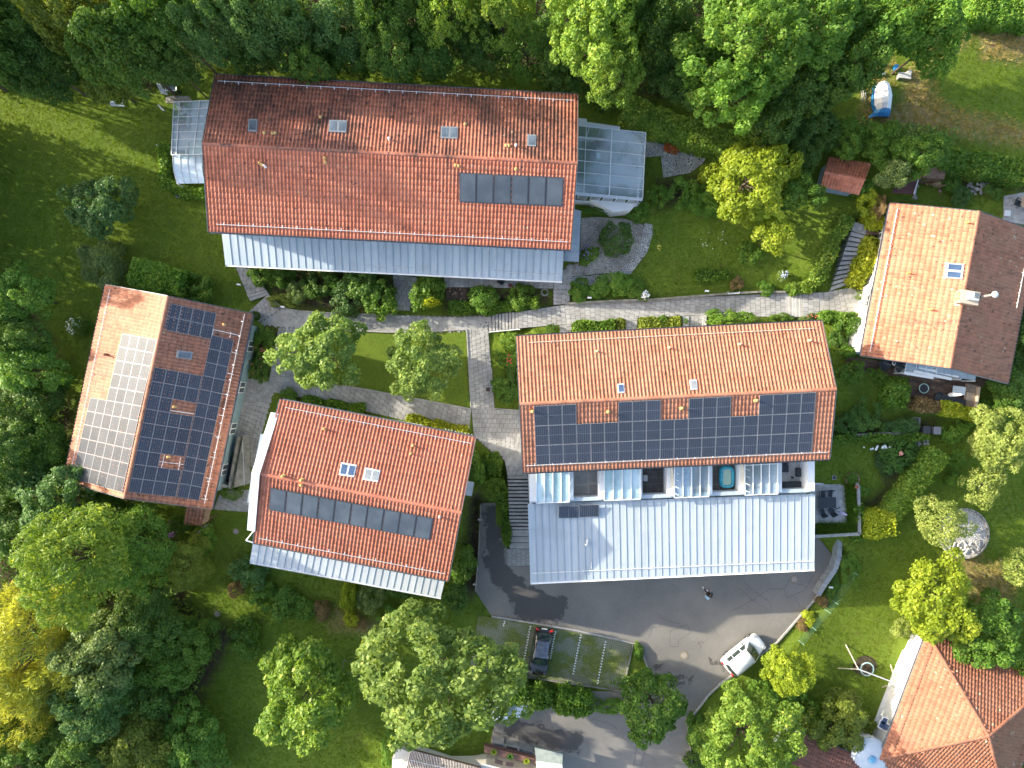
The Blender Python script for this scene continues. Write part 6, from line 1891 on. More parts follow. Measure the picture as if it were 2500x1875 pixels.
# ---------------- shrubs and single plants
for lab, x, y, r_, h, mt, kd, ry in (
    ("grey green bush beside the dark hedge on the west lawn", 252, 645, 58, 2.6, L_GREY, 'fine', None),
    ("dark shrub between hedge and awning path on the west lawn", 485, 700, 36, 1.6, L_HEDGE, 'wild', None),
    ("white flowering hydrangea ball on the lawn by the western house", 194, 798, 25, 1.1, L_HEDGE, 'ball', None),
    ("round clipped bush in the gap between steps and collector house", 565, 1203, 26, 1.3, L_MID, 'ball', 19),
    ("large round box ball by the garage steps", 1208, 1193, 29, 1.9, L_HEDGE, 'ball', None),
    ("small box cube bush above the large box ball", 1208, 1128, 15, 1.4, L_HEDGE, 'ball', None),
    ("round green shrub at the lower right corner of the collector house", 1165, 1142, 22, 1.6, L_FRESH, 'dome', 38),
    ("big dark yew bush on the gravel bed", 1505, 582, 42, 2.2, L_DARK, 'ball', None),
    ("purple flowering shrub beside the porch roof on gravel", 1435, 622, 24, 1.1, L_HEDGE, 'wild', None),
    ("first of three rounded bushes along the gravel bend", 1412, 707, 27, .9, L_FRESH, 'dome', None),
    ("second of three rounded bushes along the gravel bend", 1465, 702, 27, .9, L_FRESH, 'dome', None),
    ("third and brightest rounded bush along the gravel bend", 1512, 692, 30, 1.0, L_FRESH, 'dome', None),
    ("green leafy plant right of the three rounded bushes", 1550, 705, 26, .7, L_HEDGE, 'wild', None),
    ("white daisy bush by the path wall", 1572, 722, 13, .7, L_GREY, 'wild', None),
    ("rust red shrub on the cobbled terrace", 1640, 355, 20, .8, L_RUST, 'fine', None),
    ("bright leafy bush between glass hall and lawn", 1606, 476, 27, 1.3, L_HEDGE, 'wild', None),
    ("large leafed bush at the upper lawn edge", 1665, 470, 36, 1.4, L_MID, 'wild', None),
    ("yellow leaved bush left of the big yellow tree", 1735, 420, 26, 1.8, L_YELLOW, 'wild', None),
    ("fern like bush under the big yellow tree", 1720, 490, 40, 1.2, L_MID, 'fine', None),
    ("shaded shrub under the small yellow lawn tree", 1830, 620, 30, 1.2, L_HEDGE, 'wild', None),
    ("bushy plant along the glass hall wall", 1560, 520, 24, .9, L_MID, 'wild', None),
    ("dark plant at the bank of the middle lawn", 1800, 692, 16, .7, L_BROWN, 'fine', None),
    ("blue flowering clump on the lawn by the bank", 1910, 672, 13, .6, L_GREY, 'wild', None),
    ("grassy clump right of the blue flowers", 1870, 705, 20, .7, L_MID, 'fine', None),
    ("small round ball bush at the wall end by the steps", 1925, 702, 10, .8, L_MID, 'ball', None),
    ("golden conifer bush at the top of the stairs", 2118, 500, 26, 1.8, L_GOLD, 'wild', 34),
    ("brown withered conifer beside the golden bush", 2142, 505, 15, 1.7, L_BROWN, 'fine', 34),
    ("fresh green bush right of the red garden shed", 2112, 462, 22, 1.6, L_FRESH, 'wild', None),
    ("dark green bush under the maroon shed", 2195, 495, 40, 1.0, L_HEDGE, 'wild', 16),
    ("blue grass clump in the eastern garden lawn", 2345, 478, 26, .9, L_BLUE, 'fine', None),
    ("fresh grass clump above the blue one", 2325, 450, 24, .7, L_MID, 'fine', None),
    ("dark low plant right of the stone pile", 2425, 465, 20, .8, L_FOREST, 'wild', None),
    ("low plant in the rock border of the eastern garden", 2290, 425, 22, .6, L_OLIVE, 'wild', None),
    ("round shrub at the west wall of the eastern house, upper", 2068, 790, 28, 1.6, L_MID, 'dome', None),
    ("dark bush with red berries at the west wall of the eastern house", 2050, 825, 24, 1.3, L_DARK, 'wild', None),
    ("sunny shrub at the lower end of the eastern house west wall", 2064, 856, 26, 1.4, L_FRESH, 'dome', 16),
    ("white flowering plant by the slatted canopy", 2100, 720, 12, .9, L_GREY, 'wild', None),
    ("leafy shrub at the deck corner on the small lawn", 2082, 908, 28, 1.3, L_HEDGE, 'wild', None),
    ("green tuft growing at the deck edge", 2126, 908, 10, .6, L_FRESH, 'fine', None),
    ("second shrub along the deck edge", 2150, 922, 20, .8, L_HEDGE, 'wild', None),
    ("dark shrub group in the bed of the middle garden, left one", 2062, 1035, 30, 1.1, L_DARK, 'wild', None),
    ("purple brown shrub in the bed of the middle garden", 2115, 1012, 38, 1.2, L_FOREST, 'wild', None),
    ("spiky grey green yucca clump in the middle garden bed", 2203, 1040, 42, 1.2, L_BLUE, 'fine', 24),
    ("light leaf plant before the yucca clump", 2155, 1045, 10, .6, L_FRESH, 'wild', None),
    ("dark rose bush with a pink bloom on the middle lawn", 2190, 1105, 46, 1.3, L_DARK, 'wild', None),
    ("blue lavender mound under the rose bush", 2165, 1130, 30, .8, L_BLUE, 'fine', None),
    ("fresh bush at the top of the diagonal hedge", 2325, 1060, 24, 1.0, L_FRESH, 'wild', None),
    ("green sapling right of the upper diagonal hedge", 2335, 1120, 22, 1.0, L_MID, 'wild', None),
    ("green sapling above the first by the deck hedge", 2352, 1035, 18, 1.0, L_FRESH, 'wild', None),
    ("small yellow green bush on the right lawn in shade", 2335, 1170, 22, 1.2, L_FRESH, 'wild', None),
    ("plant filling the round brick ring", 2080, 1168, 15, .5, L_HEDGE, 'wild', None),
    ("leafy plant right of the round brick ring", 2108, 1200, 14, .6, L_MID, 'fine', None),
    ("sunny shrub below the deck at the right edge", 2450, 985, 44, 1.8, L_FRESH, 'wild', None),
    ("yellow feathery bush below the collector house awning", 850, 1455, 20, 1.9, L_YELLOW, 'fine', 40),
    ("yellow low bush at the foot of the feathery bush", 858, 1512, 18, 1.2, L_GOLD, 'wild', None),
    ("reed like grass clump under the awning", 905, 1460, 36, 1.6, L_GREY, 'fine', None),
    ("brown dry shrub right of the yellow bush", 882, 1520, 16, .9, L_BROWN, 'fine', None),
    ("reddish brown shrub in the long flower border", 785, 1490, 24, 1.0, L_BROWN, 'fine', None),
    ("green border shrub left end by the lawn", 645, 1455, 34, 1.3, L_HEDGE, 'wild', None),
    ("fresh green border shrub second from the left end", 700, 1475, 36, 1.3, L_MID, 'wild', None),
    ("leafy border shrub before the reddish one", 745, 1488, 28, 1.2, L_MID, 'wild', None),
    ("dark blue green bush at the lower left corner of the collector house", 610, 1395, 40, 1.9, L_BLUE, 'wild', None),
    ("shrub under the larch by the lawn path", 575, 1440, 20, 1.0, L_BROWN, 'fine', None),
    ("clipped light green column beside the big maple", 1000, 1510, 22, 3.2, L_YELLOW, 'ball', 36),
    ("shaded bush under the awning right part", 985, 1440, 46, 1.3, L_DARK, 'wild', 20),
    ("leafy bush above the big maple crown", 960, 1510, 34, 1.4, L_FRESH, 'wild', None),
    ("green shrub at the right wall of the collector house", 1135, 1385, 30, 1.5, L_HEDGE, 'wild', 44),
    ("dark shrub under the lower right corner of the collector house", 1110, 1455, 34, 1.3, L_DARK, 'wild', None),
    ("round dark shrub on the lower lawn edge", 592, 1558, 44, 2.0, L_HEDGE, 'dome', None),
    ("pink rhododendron at the porch of the western house", 432, 1280, 24, 1.4, L_FOREST, 'dome', None),
    ("green bush below the porch of the western house", 495, 1320, 34, 1.4, L_HEDGE, 'wild', None),
    ("first bush of the awning bed, at the path corner", 640, 672, 30, 1.8, L_HEDGE, 'wild', None),
    ("fern like bush of the awning bed under the white roof sheets", 688, 672, 34, 1.9, L_MID, 'fine', None),
    ("silver green bush in the awning bed", 728, 712, 28, 1.6, L_GREY, 'fine', None),
    ("dark bush in the middle of the awning bed", 775, 690, 36, 1.9, L_FOREST, 'wild', None),
    ("light green bush in the awning bed", 815, 700, 26, 1.5, L_MID, 'wild', None),
    ("tall dark bush under the awning middle", 880, 690, 46, 2.3, L_FOREST, 'wild', None),
    ("broad dark bush at the lower edge of the awning bed", 845, 735, 40, 1.8, L_BLUE, 'wild', None),
    ("fresh green bush at the right end of the awning bed", 930, 735, 44, 2.0, L_HEDGE, 'wild', None),
    ("mossy low groundcover at the left of the awning bed", 690, 735, 40, .5, L_OLIVE, 'wild', 16),
    ("mixed bush by the side path under the awning", 1045, 710, 42, 2.2, L_HEDGE, 'wild', 48),
    ("pale yellow variegated bush by the side path", 1052, 738, 20, 2.6, L_GOLD, 'wild', 12),
    ("round bright bush before the flower bed under the awning", 1180, 728, 37, 1.5, L_MID, 'dome', 30),
    ("dark bush behind the broken ring bed", 1270, 722, 30, 1.3, L_HEDGE, 'wild', None),
    ("light green bush at the rail of the steps", 1248, 832, 24, 1.6, L_LIME, 'wild', None),
    ("flowering bush left of the large solar house", 1240, 868, 28, 1.4, L_HEDGE, 'wild', None),
    ("round leafy bush on the lawn strip by the large solar house", 1232, 955, 32, 1.4, L_MID, 'wild', None),
    ("dark bush by the upper left wall of the large solar house", 1255, 905, 20, 1.2, L_DARK, 'wild', 40),
    ("green and white shrub at the eastern bed of the large solar house", 1780, 778, 50, 1.6, L_HEDGE, 'wild', 24),
    ("yellow tipped bush under the eastern bed shrub", 1768, 792, 30, 1.4, L_LIME, 'wild', 12),
    ("low shrub by the steps east of the large solar house", 1905, 780, 30, .9, L_HEDGE, 'wild', 14),
    ("red dotted bed plant next to the thin hedge", 1975, 776, 26, .7, L_GREY, 'wild', 10),
    ("round low shrub in the first bed before the steps rail", 1345, 805, 14, .9, L_DARK, 'ball', None),
    ("spreading bush in the second bed with a light centre", 1620, 780, 12, .6, L_MID, 'wild', None),
    ("bed bush with red flowers beside the teal house wall", 640, 830, 24, 1.0, L_HEDGE, 'wild', 44),
    ("bed bush below the red flowers by the teal wall", 632, 900, 22, .9, L_FOREST, 'wild', 36),
    ("small round plant at the roof corner of the western house", 622, 772, 12, .9, L_DARK, 'wild', None),
    ("round ball plant at the top left of the collector house eave", 706, 968, 20, 1.0, L_HEDGE, 'dome', None),
    ("green lawn tuft island at the parking bay tip", 1557, 1590, 14, .6, L_FRESH, 'dome', 24),
    ("brown dry bush beside the drive retaining wall", 2008, 1468, 15, .8, L_BROWN, 'fine', None),
    ("pale dry flowering bush on the drive bank", 1960, 1526, 15, .8, L_BROWN, 'fine', None),
    ("sunny low bush above the second dry bush on the bank", 1975, 1510, 18, .7, L_GOLD, 'wild', None),
    ("dark bush under the front of the white van tree", 1856, 1680, 28, 1.2, L_HEDGE, 'wild', None),
    ("green undergrowth bush by the lower drive edge", 1705, 1790, 26, 1.2, L_HEDGE, 'wild', 50),
    ("shaded bush right of the lower drive at the bottom", 1700, 1855, 26, 1.2, L_FOREST, 'wild', None),
    ("leafy bush joining the sunny van tree below", 1920, 1680, 44, 2.0, L_MID, 'wild', None),
    ("dark bush below the lawn and above the brown garage", 1975, 1740, 44, 2.0, L_HEDGE, 'wild', None),
    ("round shaded bush right before the bay porch", 2085, 1775, 48, 1.8, L_OLIVE, 'wild', 30),
    ("pale shrub left of the white terrace top", 2205, 1532, 24, 1.2, L_PALE, 'wild', None),
    ("ivy patch on the bay wall of the glass hall", 1460, 515, 44, .9, L_MID, 'wild', 10),
    ("border plants at the garage wall bank", 2075, 1390, 24, .6, L_HEDGE, 'wild', 40),
    ("low green bank plants beside the drive curb", 2035, 1440, 18, .5, L_MID, 'wild', 40),
    ("corner bush at the left of the bottom building", 955, 1825, 26, 1.4, L_HEDGE, 'wild', 46),
    ("shaded bush at the bottom left of the lower drive hedge", 1250, 1655, 34, 1.3, L_FOREST, 'wild', None),
    ("low leafy bush where the hedge meets the green maple", 1490, 1725, 44, 1.0, L_HEDGE, 'wild', 20)):
    shrub(lab, x, y, r_, h, mt, kd, ry)

# flowers: small blossoms sitting on the bushes that bear them
def blossoms(label, px, py, rpx, ry, n, col, size, zadd, cat="flowers", name="blossom_cluster"):
    r = np.random.default_rng(int(px + py)); c = G(px, py); c.z += zadd
    b = MB(); m = mk("petal_%d%d%d" % tuple(int(x * 9) for x in col), col, None, rough=.7)
    for _ in range(n):
        a, q = r.uniform(0, 6.28), r.uniform(0, 1) ** .5
        sx, sy = rpx * K * (H - c.z), ry * K * (H - c.z)
        p = c + Vector((math.cos(a) * q * sx, math.sin(a) * q * sy, (1 - q * q) * .25 + r.uniform(-.03, .05)))
        s = size * r.uniform(.7, 1.3)
        b.lathe(p, [(s * .3, 0), (s, s * .5), (s * .5, s * .9), (.003, s)], 6)
    o = solo(name, b, m, label, cat, c); o['kind'] = 'stuff'
    return o
blossoms("white blossoms on the hydrangea ball of the west lawn", 194, 798, 20, 20, 40, (.7, .75, .6), .07, .8)
blossoms("violet blossoms on the bush beside the gravel porch roof", 1428, 620, 18, 18, 30, (.28, .22, .5), .05, .85)
blossoms("white daisies by the path wall", 1572, 722, 11, 10, 24, (.8, .8, .76), .09, .5)
blossoms("pink purple rhododendron blossoms at the western porch", 430, 1285, 19, 21, 46, (.45, .22, .48), .075, 1.05)
blossoms("white blossoms scattered along the middle garden border", 2135, 1090, 36, 6, 18, (.8, .8, .78), .10, .5)
blossoms("pink bloom on the dark rose bush", 2177, 1104, 6, 4, 7, (.75, .28, .22), .10, 1.2)
blossoms("red blossoms in the bed at the teal house wall", 636, 880, 22, 40, 16, (.6, .14, .12), .06, .75)
blossoms("red berries on the bush left of the large solar house", 1242, 880, 10, 20, 12, (.5, .08, .06), .06, 1.1)
blossoms("red dots in the narrow bed by the eastern steps", 1975, 776, 22, 7, 10, (.6, .1, .08), .05, .6)
blossoms("blue flowers on the lawn bank clump", 1910, 672, 10, 10, 18, (.5, .56, .72), .06, .5)
blossoms("pale daisies scattered over the eastern lawn", 1745, 585, 42, 26, 16, (.6, .65, .5), .045, .03)
blossoms("yellow flowers at the lawn edge by the cobbled bend", 1605, 605, 9, 8, 8, (.7, .6, .1), .06, .2)

# ---------------- mown grass: small blades over all lawns, straw on the dry meadow
def blade_tuft(name, nb, h, w, spread, mat, seed):
    r = np.random.default_rng(seed)
    base = np.column_stack([r.normal(size=nb) * spread, r.normal(size=nb) * spread, np.zeros(nb)])
    d = np.column_stack([r.normal(size=nb) * .55, r.normal(size=nb) * .55, np.ones(nb)]); d /= np.linalg.norm(d, axis=1, keepdims=True)
    s = np.cross(d, r.normal(size=(nb, 3))); s /= np.linalg.norm(s, axis=1, keepdims=True)
    L = h * r.uniform(.6, 1.3, (nb, 1))
    v = np.stack([base - s * w, base + s * w, base + d * L + s * w * .3, base + d * L - s * w * .3], 1).reshape(-1, 3)
    me = np_mesh(name, v, np.arange(len(v)).reshape(-1, 4), np.repeat(r.random(nb), 4)); me.materials.append(mat)
    return bpy.data.objects.new(name, me)

def scatter_grass(name, xy, tuft, seed):
    z = ground_z(xy)
    me = bpy.data.meshes.new(name); me.vertices.add(len(xy))
    me.vertices.foreach_set("co", np.column_stack([xy, z - .01]).astype(np.float32).ravel()); me.update()
    o = link(name, me); o['kind'] = 'stuff'
    ng = bpy.data.node_groups.new(name, 'GeometryNodeTree')
    ng.interface.new_socket("Geometry", in_out='INPUT', socket_type='NodeSocketGeometry'); ng.interface.new_socket("Geometry", in_out='OUTPUT', socket_type='NodeSocketGeometry')
    gi, go = ng.nodes.new("NodeGroupInput"), ng.nodes.new("NodeGroupOutput")
    ob = ng.nodes.new("GeometryNodeObjectInfo"); ob.inputs[0].default_value = tuft
    ip = ng.nodes.new("GeometryNodeInstanceOnPoints")
    rv = ng.nodes.new("FunctionNodeRandomValue"); rv.data_type = 'FLOAT_VECTOR'; rv.inputs[0].default_value = (-.12, -.12, 0); rv.inputs[1].default_value = (.12, .12, 6.283)
    rs = ng.nodes.new("FunctionNodeRandomValue"); rs.data_type = 'FLOAT'; rs.inputs[2].default_value = .65; rs.inputs[3].default_value = 1.35
    L = ng.links.new
    L(gi.outputs[0], ip.inputs["Points"]); L(ob.outputs["Geometry"], ip.inputs["Instance"]); L(rv.outputs[0], ip.inputs["Rotation"])
    L(rs.outputs[1], ip.inputs["Scale"]); L(ip.outputs[0], go.inputs[0])
    o.modifiers.new("blades", 'NODES').node_group = ng
    return o
L_BLADE = mk_leaf("grass_blade", (.095, .150, .013), (.155, .21, .02), (.24, .255, .035), .45, .15)
def lawn_patches(m):
    nt = m.node_tree; b = nt.nodes["Principled BSDF"]; src = b.inputs["Base Color"].links[0].from_socket
    pos = worldpos(nt)
    c = mixc(nt, ramp(nt, noise(nt, .16, 5, .65, pos),   .45, .64, 0, .6), src, (.17, .155, .045))
    c = mixc(nt, ramp(nt, noise(nt, .9, 4, .65, pos), .60, .72, 0, .5), c, (.10, .16, .02))
    nt.links.new(c, b.inputs["Base Color"])
lawn_patches(L_BLADE)
L_STRAW = mk_leaf("straw_blade", (.22, .175, .085), (.34, .27, .14), (.42, .35, .2), .3, .15)
gr_ = np.random.default_rng(21)
gxy_ = np.column_stack([gr_.uniform(-49, 49, 330000), gr_.uniform(-37.5, 37.5, 330000)])
keep = np.ones(len(gxy_), bool)
for poly, pz in PADS:
    if poly is PADS[-1][0]:
        continue
    lo, hi = poly.min(0), poly.max(0)
    m_ = keep & ((gxy_ >= lo) & (gxy_ <= hi)).all(1)
    idx = np.where(m_)[0]
    if len(idx):
        keep[idx[poly_dist(gxy_[idx], poly) < .08]] = False
for foot in ([(530,200), (1405,245), (1395,690), (550,650)], [(265,705), (605,775), (520,1235), (165,1165)], [(690,985), (1150,1075), (1075,1430), (620,1380)], [(1265,830), (2005,795), (1985,1385), (1297,1415)],
             [(2185,510), (2520,570), (2455,920), (2110,860)], [(2262,1545), (2571,1661), (2456,1968), (2147,1851)], [(440,250), (520,250), (520,440), (440,440)], [(1400,310), (1570,325), (1560,480), (1400,470)]):
    pw = np.array([P(x, y, 1.5)[:2] for x, y in foot])
    keep &= ~(poly_dist(gxy_, pw) < 0)
def sample(w):
    ix = np.clip(np.searchsorted(gx, gxy_[:, 0]) - 1, 0, nxg - 1); iy = np.clip(np.searchsorted(gy, gxy_[:, 1]) - 1, 0, nyg - 1)
    return w.reshape(nyg, nxg)[iy, ix]
sd_, se_ = sample(dryz), sample(earthz)
keep &= se_ < gr_.random(len(gxy_))
isdry = (sd_ > gr_.random(len(gxy_)) * 1.2)
scatter_grass("grass", gxy_[keep & ~isdry], blade_tuft("grass_tuft", 11, .06, .011, .08, L_BLADE, 1), 1)
scatter_grass("dry_grass", gxy_[keep & isdry], blade_tuft("straw_tuft", 10, .22, .010, .09, L_STRAW, 2), 2)
# ------------------------------------------------------------------ vehicles
def xf(mb, c, rz):
    R = Matrix.Rotation(rz, 3, 'Z')
    mb.v = [c + R @ v for v in mb.v]
    return mb

TYRE = mk("tyre_rubber", (.02, .02, .02), None, rough=.8)
RIM = mk("wheel_rim", (.35, .36, .37), None, rough=.35, metal=.8)
CAR_GLASS = mk("car_glass", (.018, .03, .028), (.03, .05, .045), 3, .06, 0, .9, coat=.4)
RED_L = mk("tail_red", (.45, .02, .02), None, rough=.2)
CLEAR_L = mk("lamp_clear", (.32, .34, .36), None, rough=.12, spec=.8)
BLACK_P = mk("black_plastic", (.03, .03, .032), None, rough=.5)
PLATE = mk("number_plate", (.78, .78, .74), None, rough=.4)

def car(label, px, py, heading, L, Wd, Hh, paint, roofm=None, van=False, rails=False, name="parked_car", z=ZD, lamp=None):
    c = P(px, py, z + .8); c.z = z
    t = thing(name, label, "car", c)
    hw = Wd / 2; zb = .92 if not van else 1.0
    st = [(-.50, .64, .62, .30), (-.488, .82, .78, .24), (-.44, .94, zb - .04, .22), (-.30, 1, zb, .22), (-.05, 1, zb, .22), (.16, .995, zb, .22), (.28, .98, zb - .05, .22),
          (.39, .93, zb - .17, .22), (.455, .84, zb - .26, .23), (.49, .70, zb - .36, .27), (.50, .52, .50, .34)]
    rings = []
    for s, w, zt, zl in st:
        x = s * L; w *= hw; zm = (zl + zt) / 2
        rings.append([Vector(p) for p in ((x, -w * .9, zl), (x, -w, zl + .12), (x, -w, zm), (x, -w * .95, zt - .05), (x, -w * .80, zt), (x, 0, zt + .035), (x, w * .80, zt), (x, w * .95, zt - .05), (x, w, zm), (x, w, zl + .12), (x, w * .9, zl))])
    body = part("body", xf(MB().loft(rings), c, heading), paint, t, smooth=True)
    ss = body.modifiers.new("sub", 'SUBSURF'); ss.levels = 1; ss.render_levels = 2
    a1, a2, a3, a4 = (.245, .075, -.40, -.47) if van else (.225, .055, -.30, -.455)
    a1, a2, a3, a4 = (q * L for q in (a1, a2, a3, a4)); bw, rw = hw * .92, hw * (.76 if van else .72)
    zr = Hh
    # cabin as cross rings from front to back
    def ring(x, w, zt, zc):
        return [Vector((x, -w, zb - .06)), Vector((x, -w * .985, zb + .05)), Vector((x, -lerp(w, rw * w / bw, min(1, (zt - zb) / (zr - zb))), zt)), Vector((x, 0, zc)), Vector((x, lerp(w, rw * w / bw, min(1, (zt - zb) / (zr - zb))), zt)), Vector((x, w * .985, zb + .05)), Vector((x, w, zb - .06))]
    cab = [ring(a1, bw * .96, zb + .06, zb + .07), ring(lerp(a1, a2, .5), bw, lerp(zb, zr, .55), lerp(zb, zr, .58)), ring(a2, bw, zr - .05, zr), ring(lerp(a2, a3, .5), bw, zr - .02, zr + .04), ring(a3, bw * .98, zr - .06, zr), ring(lerp(a3, a4, .55), bw * .95, lerp(zb, zr, .5), lerp(zb, zr, .54)), ring(a4, bw * .92, zb + .06, zb + .07)]
    part("cabin", xf(MB().loft(cab), c, heading), paint, t, smooth=True)
    def strip(x0, w0, z0, x1, w1, z1, bow, lift=.016, n=6):
        m = MB(); nrm = Vector((z0 - z1, 0, x1 - x0)); nrm = nrm.normalized() * (1 if nrm.z > 0 else -1)
        for i in range(n):
            pts = []
            for k in (i, i + 1):
                u = k / n * 2 - 1
                pts.append((Vector((x0 + bow * (1 - u * u), u * w0, z0 + .03 * (1 - u * u))) + nrm * lift, Vector((x1 + bow * .6 * (1 - u * u), u * w1, z1 + .03 * (1 - u * u))) + nrm * lift))
            (A, B), (C_, D) = pts
            m.hexa([q - nrm * .012 for q in (A, C_, D, B)], [A, C_, D, B])
        return m
    part("windscreen", xf(strip(lerp(a1, a2, .04), bw * .86, lerp(zb, zr, .08) + .03, lerp(a1, a2, .92), rw * .92, lerp(zb, zr, .93), .09), c, heading), CAR_GLASS, t)
    part("rear_window", xf(strip(lerp(a4, a3, .25), bw * .78, lerp(zb, zr, .25) + .03, lerp(a4, a3, .95), rw * .9, lerp(zb, zr, .96), -.04), c, heading), CAR_GLASS, t)
    for sg in (-1, 1):
        for x0, x1 in (((.15, .0), (-.03, -.22), (-.235, -.36)) if van else ((.12, .0), (-.02, -.16), (-.175, -.29))):
            x0 *= L; x1 *= L
            f = .08 if x0 > .1 * L else .84
            A, B = Vector((x0, sg * bw * .985, zb + .07)), Vector((x1, sg * bw * .985, zb + .07))
            C_, D = Vector((x1, sg * lerp(bw, rw, .72), lerp(zb, zr, .72))), Vector((x0 - (.06 * L if x0 > .1 * L else 0), sg * lerp(bw, rw, .72), lerp(zb, zr, .72)))
            o = Vector((0, sg * .02, .012))
            part("side_window", xf(MB().hexa([A, B, C_, D], [p + o for p in (A, B, C_, D)]), c, heading), CAR_GLASS, t)
        wb = MB().tube(Vector((.105 * L, sg * (hw + .02), zb + .06)), Vector((.115 * L, sg * (hw + .16), zb + .10)), .07, 6)
        part("wing_mirror", xf(wb, c, heading), paint if not van else BLACK_P, t)
        for x in (.31 * L, -.29 * L):
            w = part("wheel", xf(MB().tube(Vector((x, sg * (hw - .20), .32)), Vector((x, sg * (hw - .03), .32)), .32, 18), c, heading), TYRE, t)
            part("rim", xf(MB().tube(Vector((x, sg * (hw - .05), .32)), Vector((x, sg * (hw - .022), .32)), .20, 12), c, heading), RIM, w)
        part("headlight", xf(MB().box(Vector((.435 * L, sg * hw * .70, zb - .22)), (.30, .30, .10), sg * -.5), c, heading), lamp or CLEAR_L, t, bevel=.03)
        part("taillight", xf(MB().box(Vector((-.478 * L, sg * hw * .72, zb - .02)), (.14, .30, .22), sg * .35), c, heading), RED_L, t, bevel=.03)
        if rails:
            part("roof_rail", xf(MB().poly_tube([Vector((.03 * L, sg * rw * .86, zr + .0)), Vector((0, sg * rw * .86, zr + .07)), Vector((-.36 * L, sg * rw * .86, zr + .06)), Vector((-.38 * L, sg * rw * .86, zr - .01))], .022), c, heading), BLACK_P, t)
    if roofm:
        r = [Vector((a2 - .04, -rw * .86, zr - .02)), Vector((a2 - .04, rw * .86, zr - .02)), Vector((a3 + .05, rw * .84, zr - .02)), Vector((a3 + .05, -rw * .84, zr - .02))]
        mm = MB(); n = 6
        for i in range(n):
            q = [bil(r, i / n, 0), bil(r, (i + 1) / n, 0), bil(r, (i + 1) / n, 1), bil(r, i / n, 1)]
            up = lambda p: p + Vector((0, 0, .062 * (1 - (p.y / (rw * .9)) ** 2) + .012))
            mm.hexa(q, [up(p) for p in q])
        part("glass_roof", xf(mm, c, heading), roofm, t)
    part("number_plate", xf(MB().box(Vector((-.497 * L, 0, zb - .12)), (.05, .5, .11)), c, heading), PLATE, t)
    part("bonnet_seam", xf(strip(.245 * L, bw * .80, zb + .0, .25 * L, bw * .80, zb - .0, .10, .012), c, heading), BLACK_P, t)
    return t
WHITE_CAR = mk("white_car_paint", (.78, .79, .80), None, rough=.3, spec=.5, coat=.6)
BLACK_CAR = mk("black_car_paint", (.012, .013, .015), None, rough=.25, spec=.5, coat=.8)
ROOF_CAR = mk("dusty_black_roof", (.07, .08, .105), (.12, .135, .17), 2.2, .22, 0, .6, coat=.3)  # grey-blue sky reflection painted into the black glass roof
car("black car with a grey glass roof parked on the grass pavers", 1321, 1593, math.atan2(-114, -16.5), 4.35, 1.82, 1.52, BLACK_CAR, ROOF_CAR, lamp=mk("smoked_lamp", (.05, .05, .055), None, rough=.3))
car("white van with roof rails parked at the edge of the drive", 1817, 1598, math.radians(39), 4.15, 1.82, 1.80, WHITE_CAR, None, True, True, "parked_van")
car("white car whose front end sticks out from under the largest maple", 1231, 1733, math.radians(2), 4.1, 1.76, 1.5, WHITE_CAR)

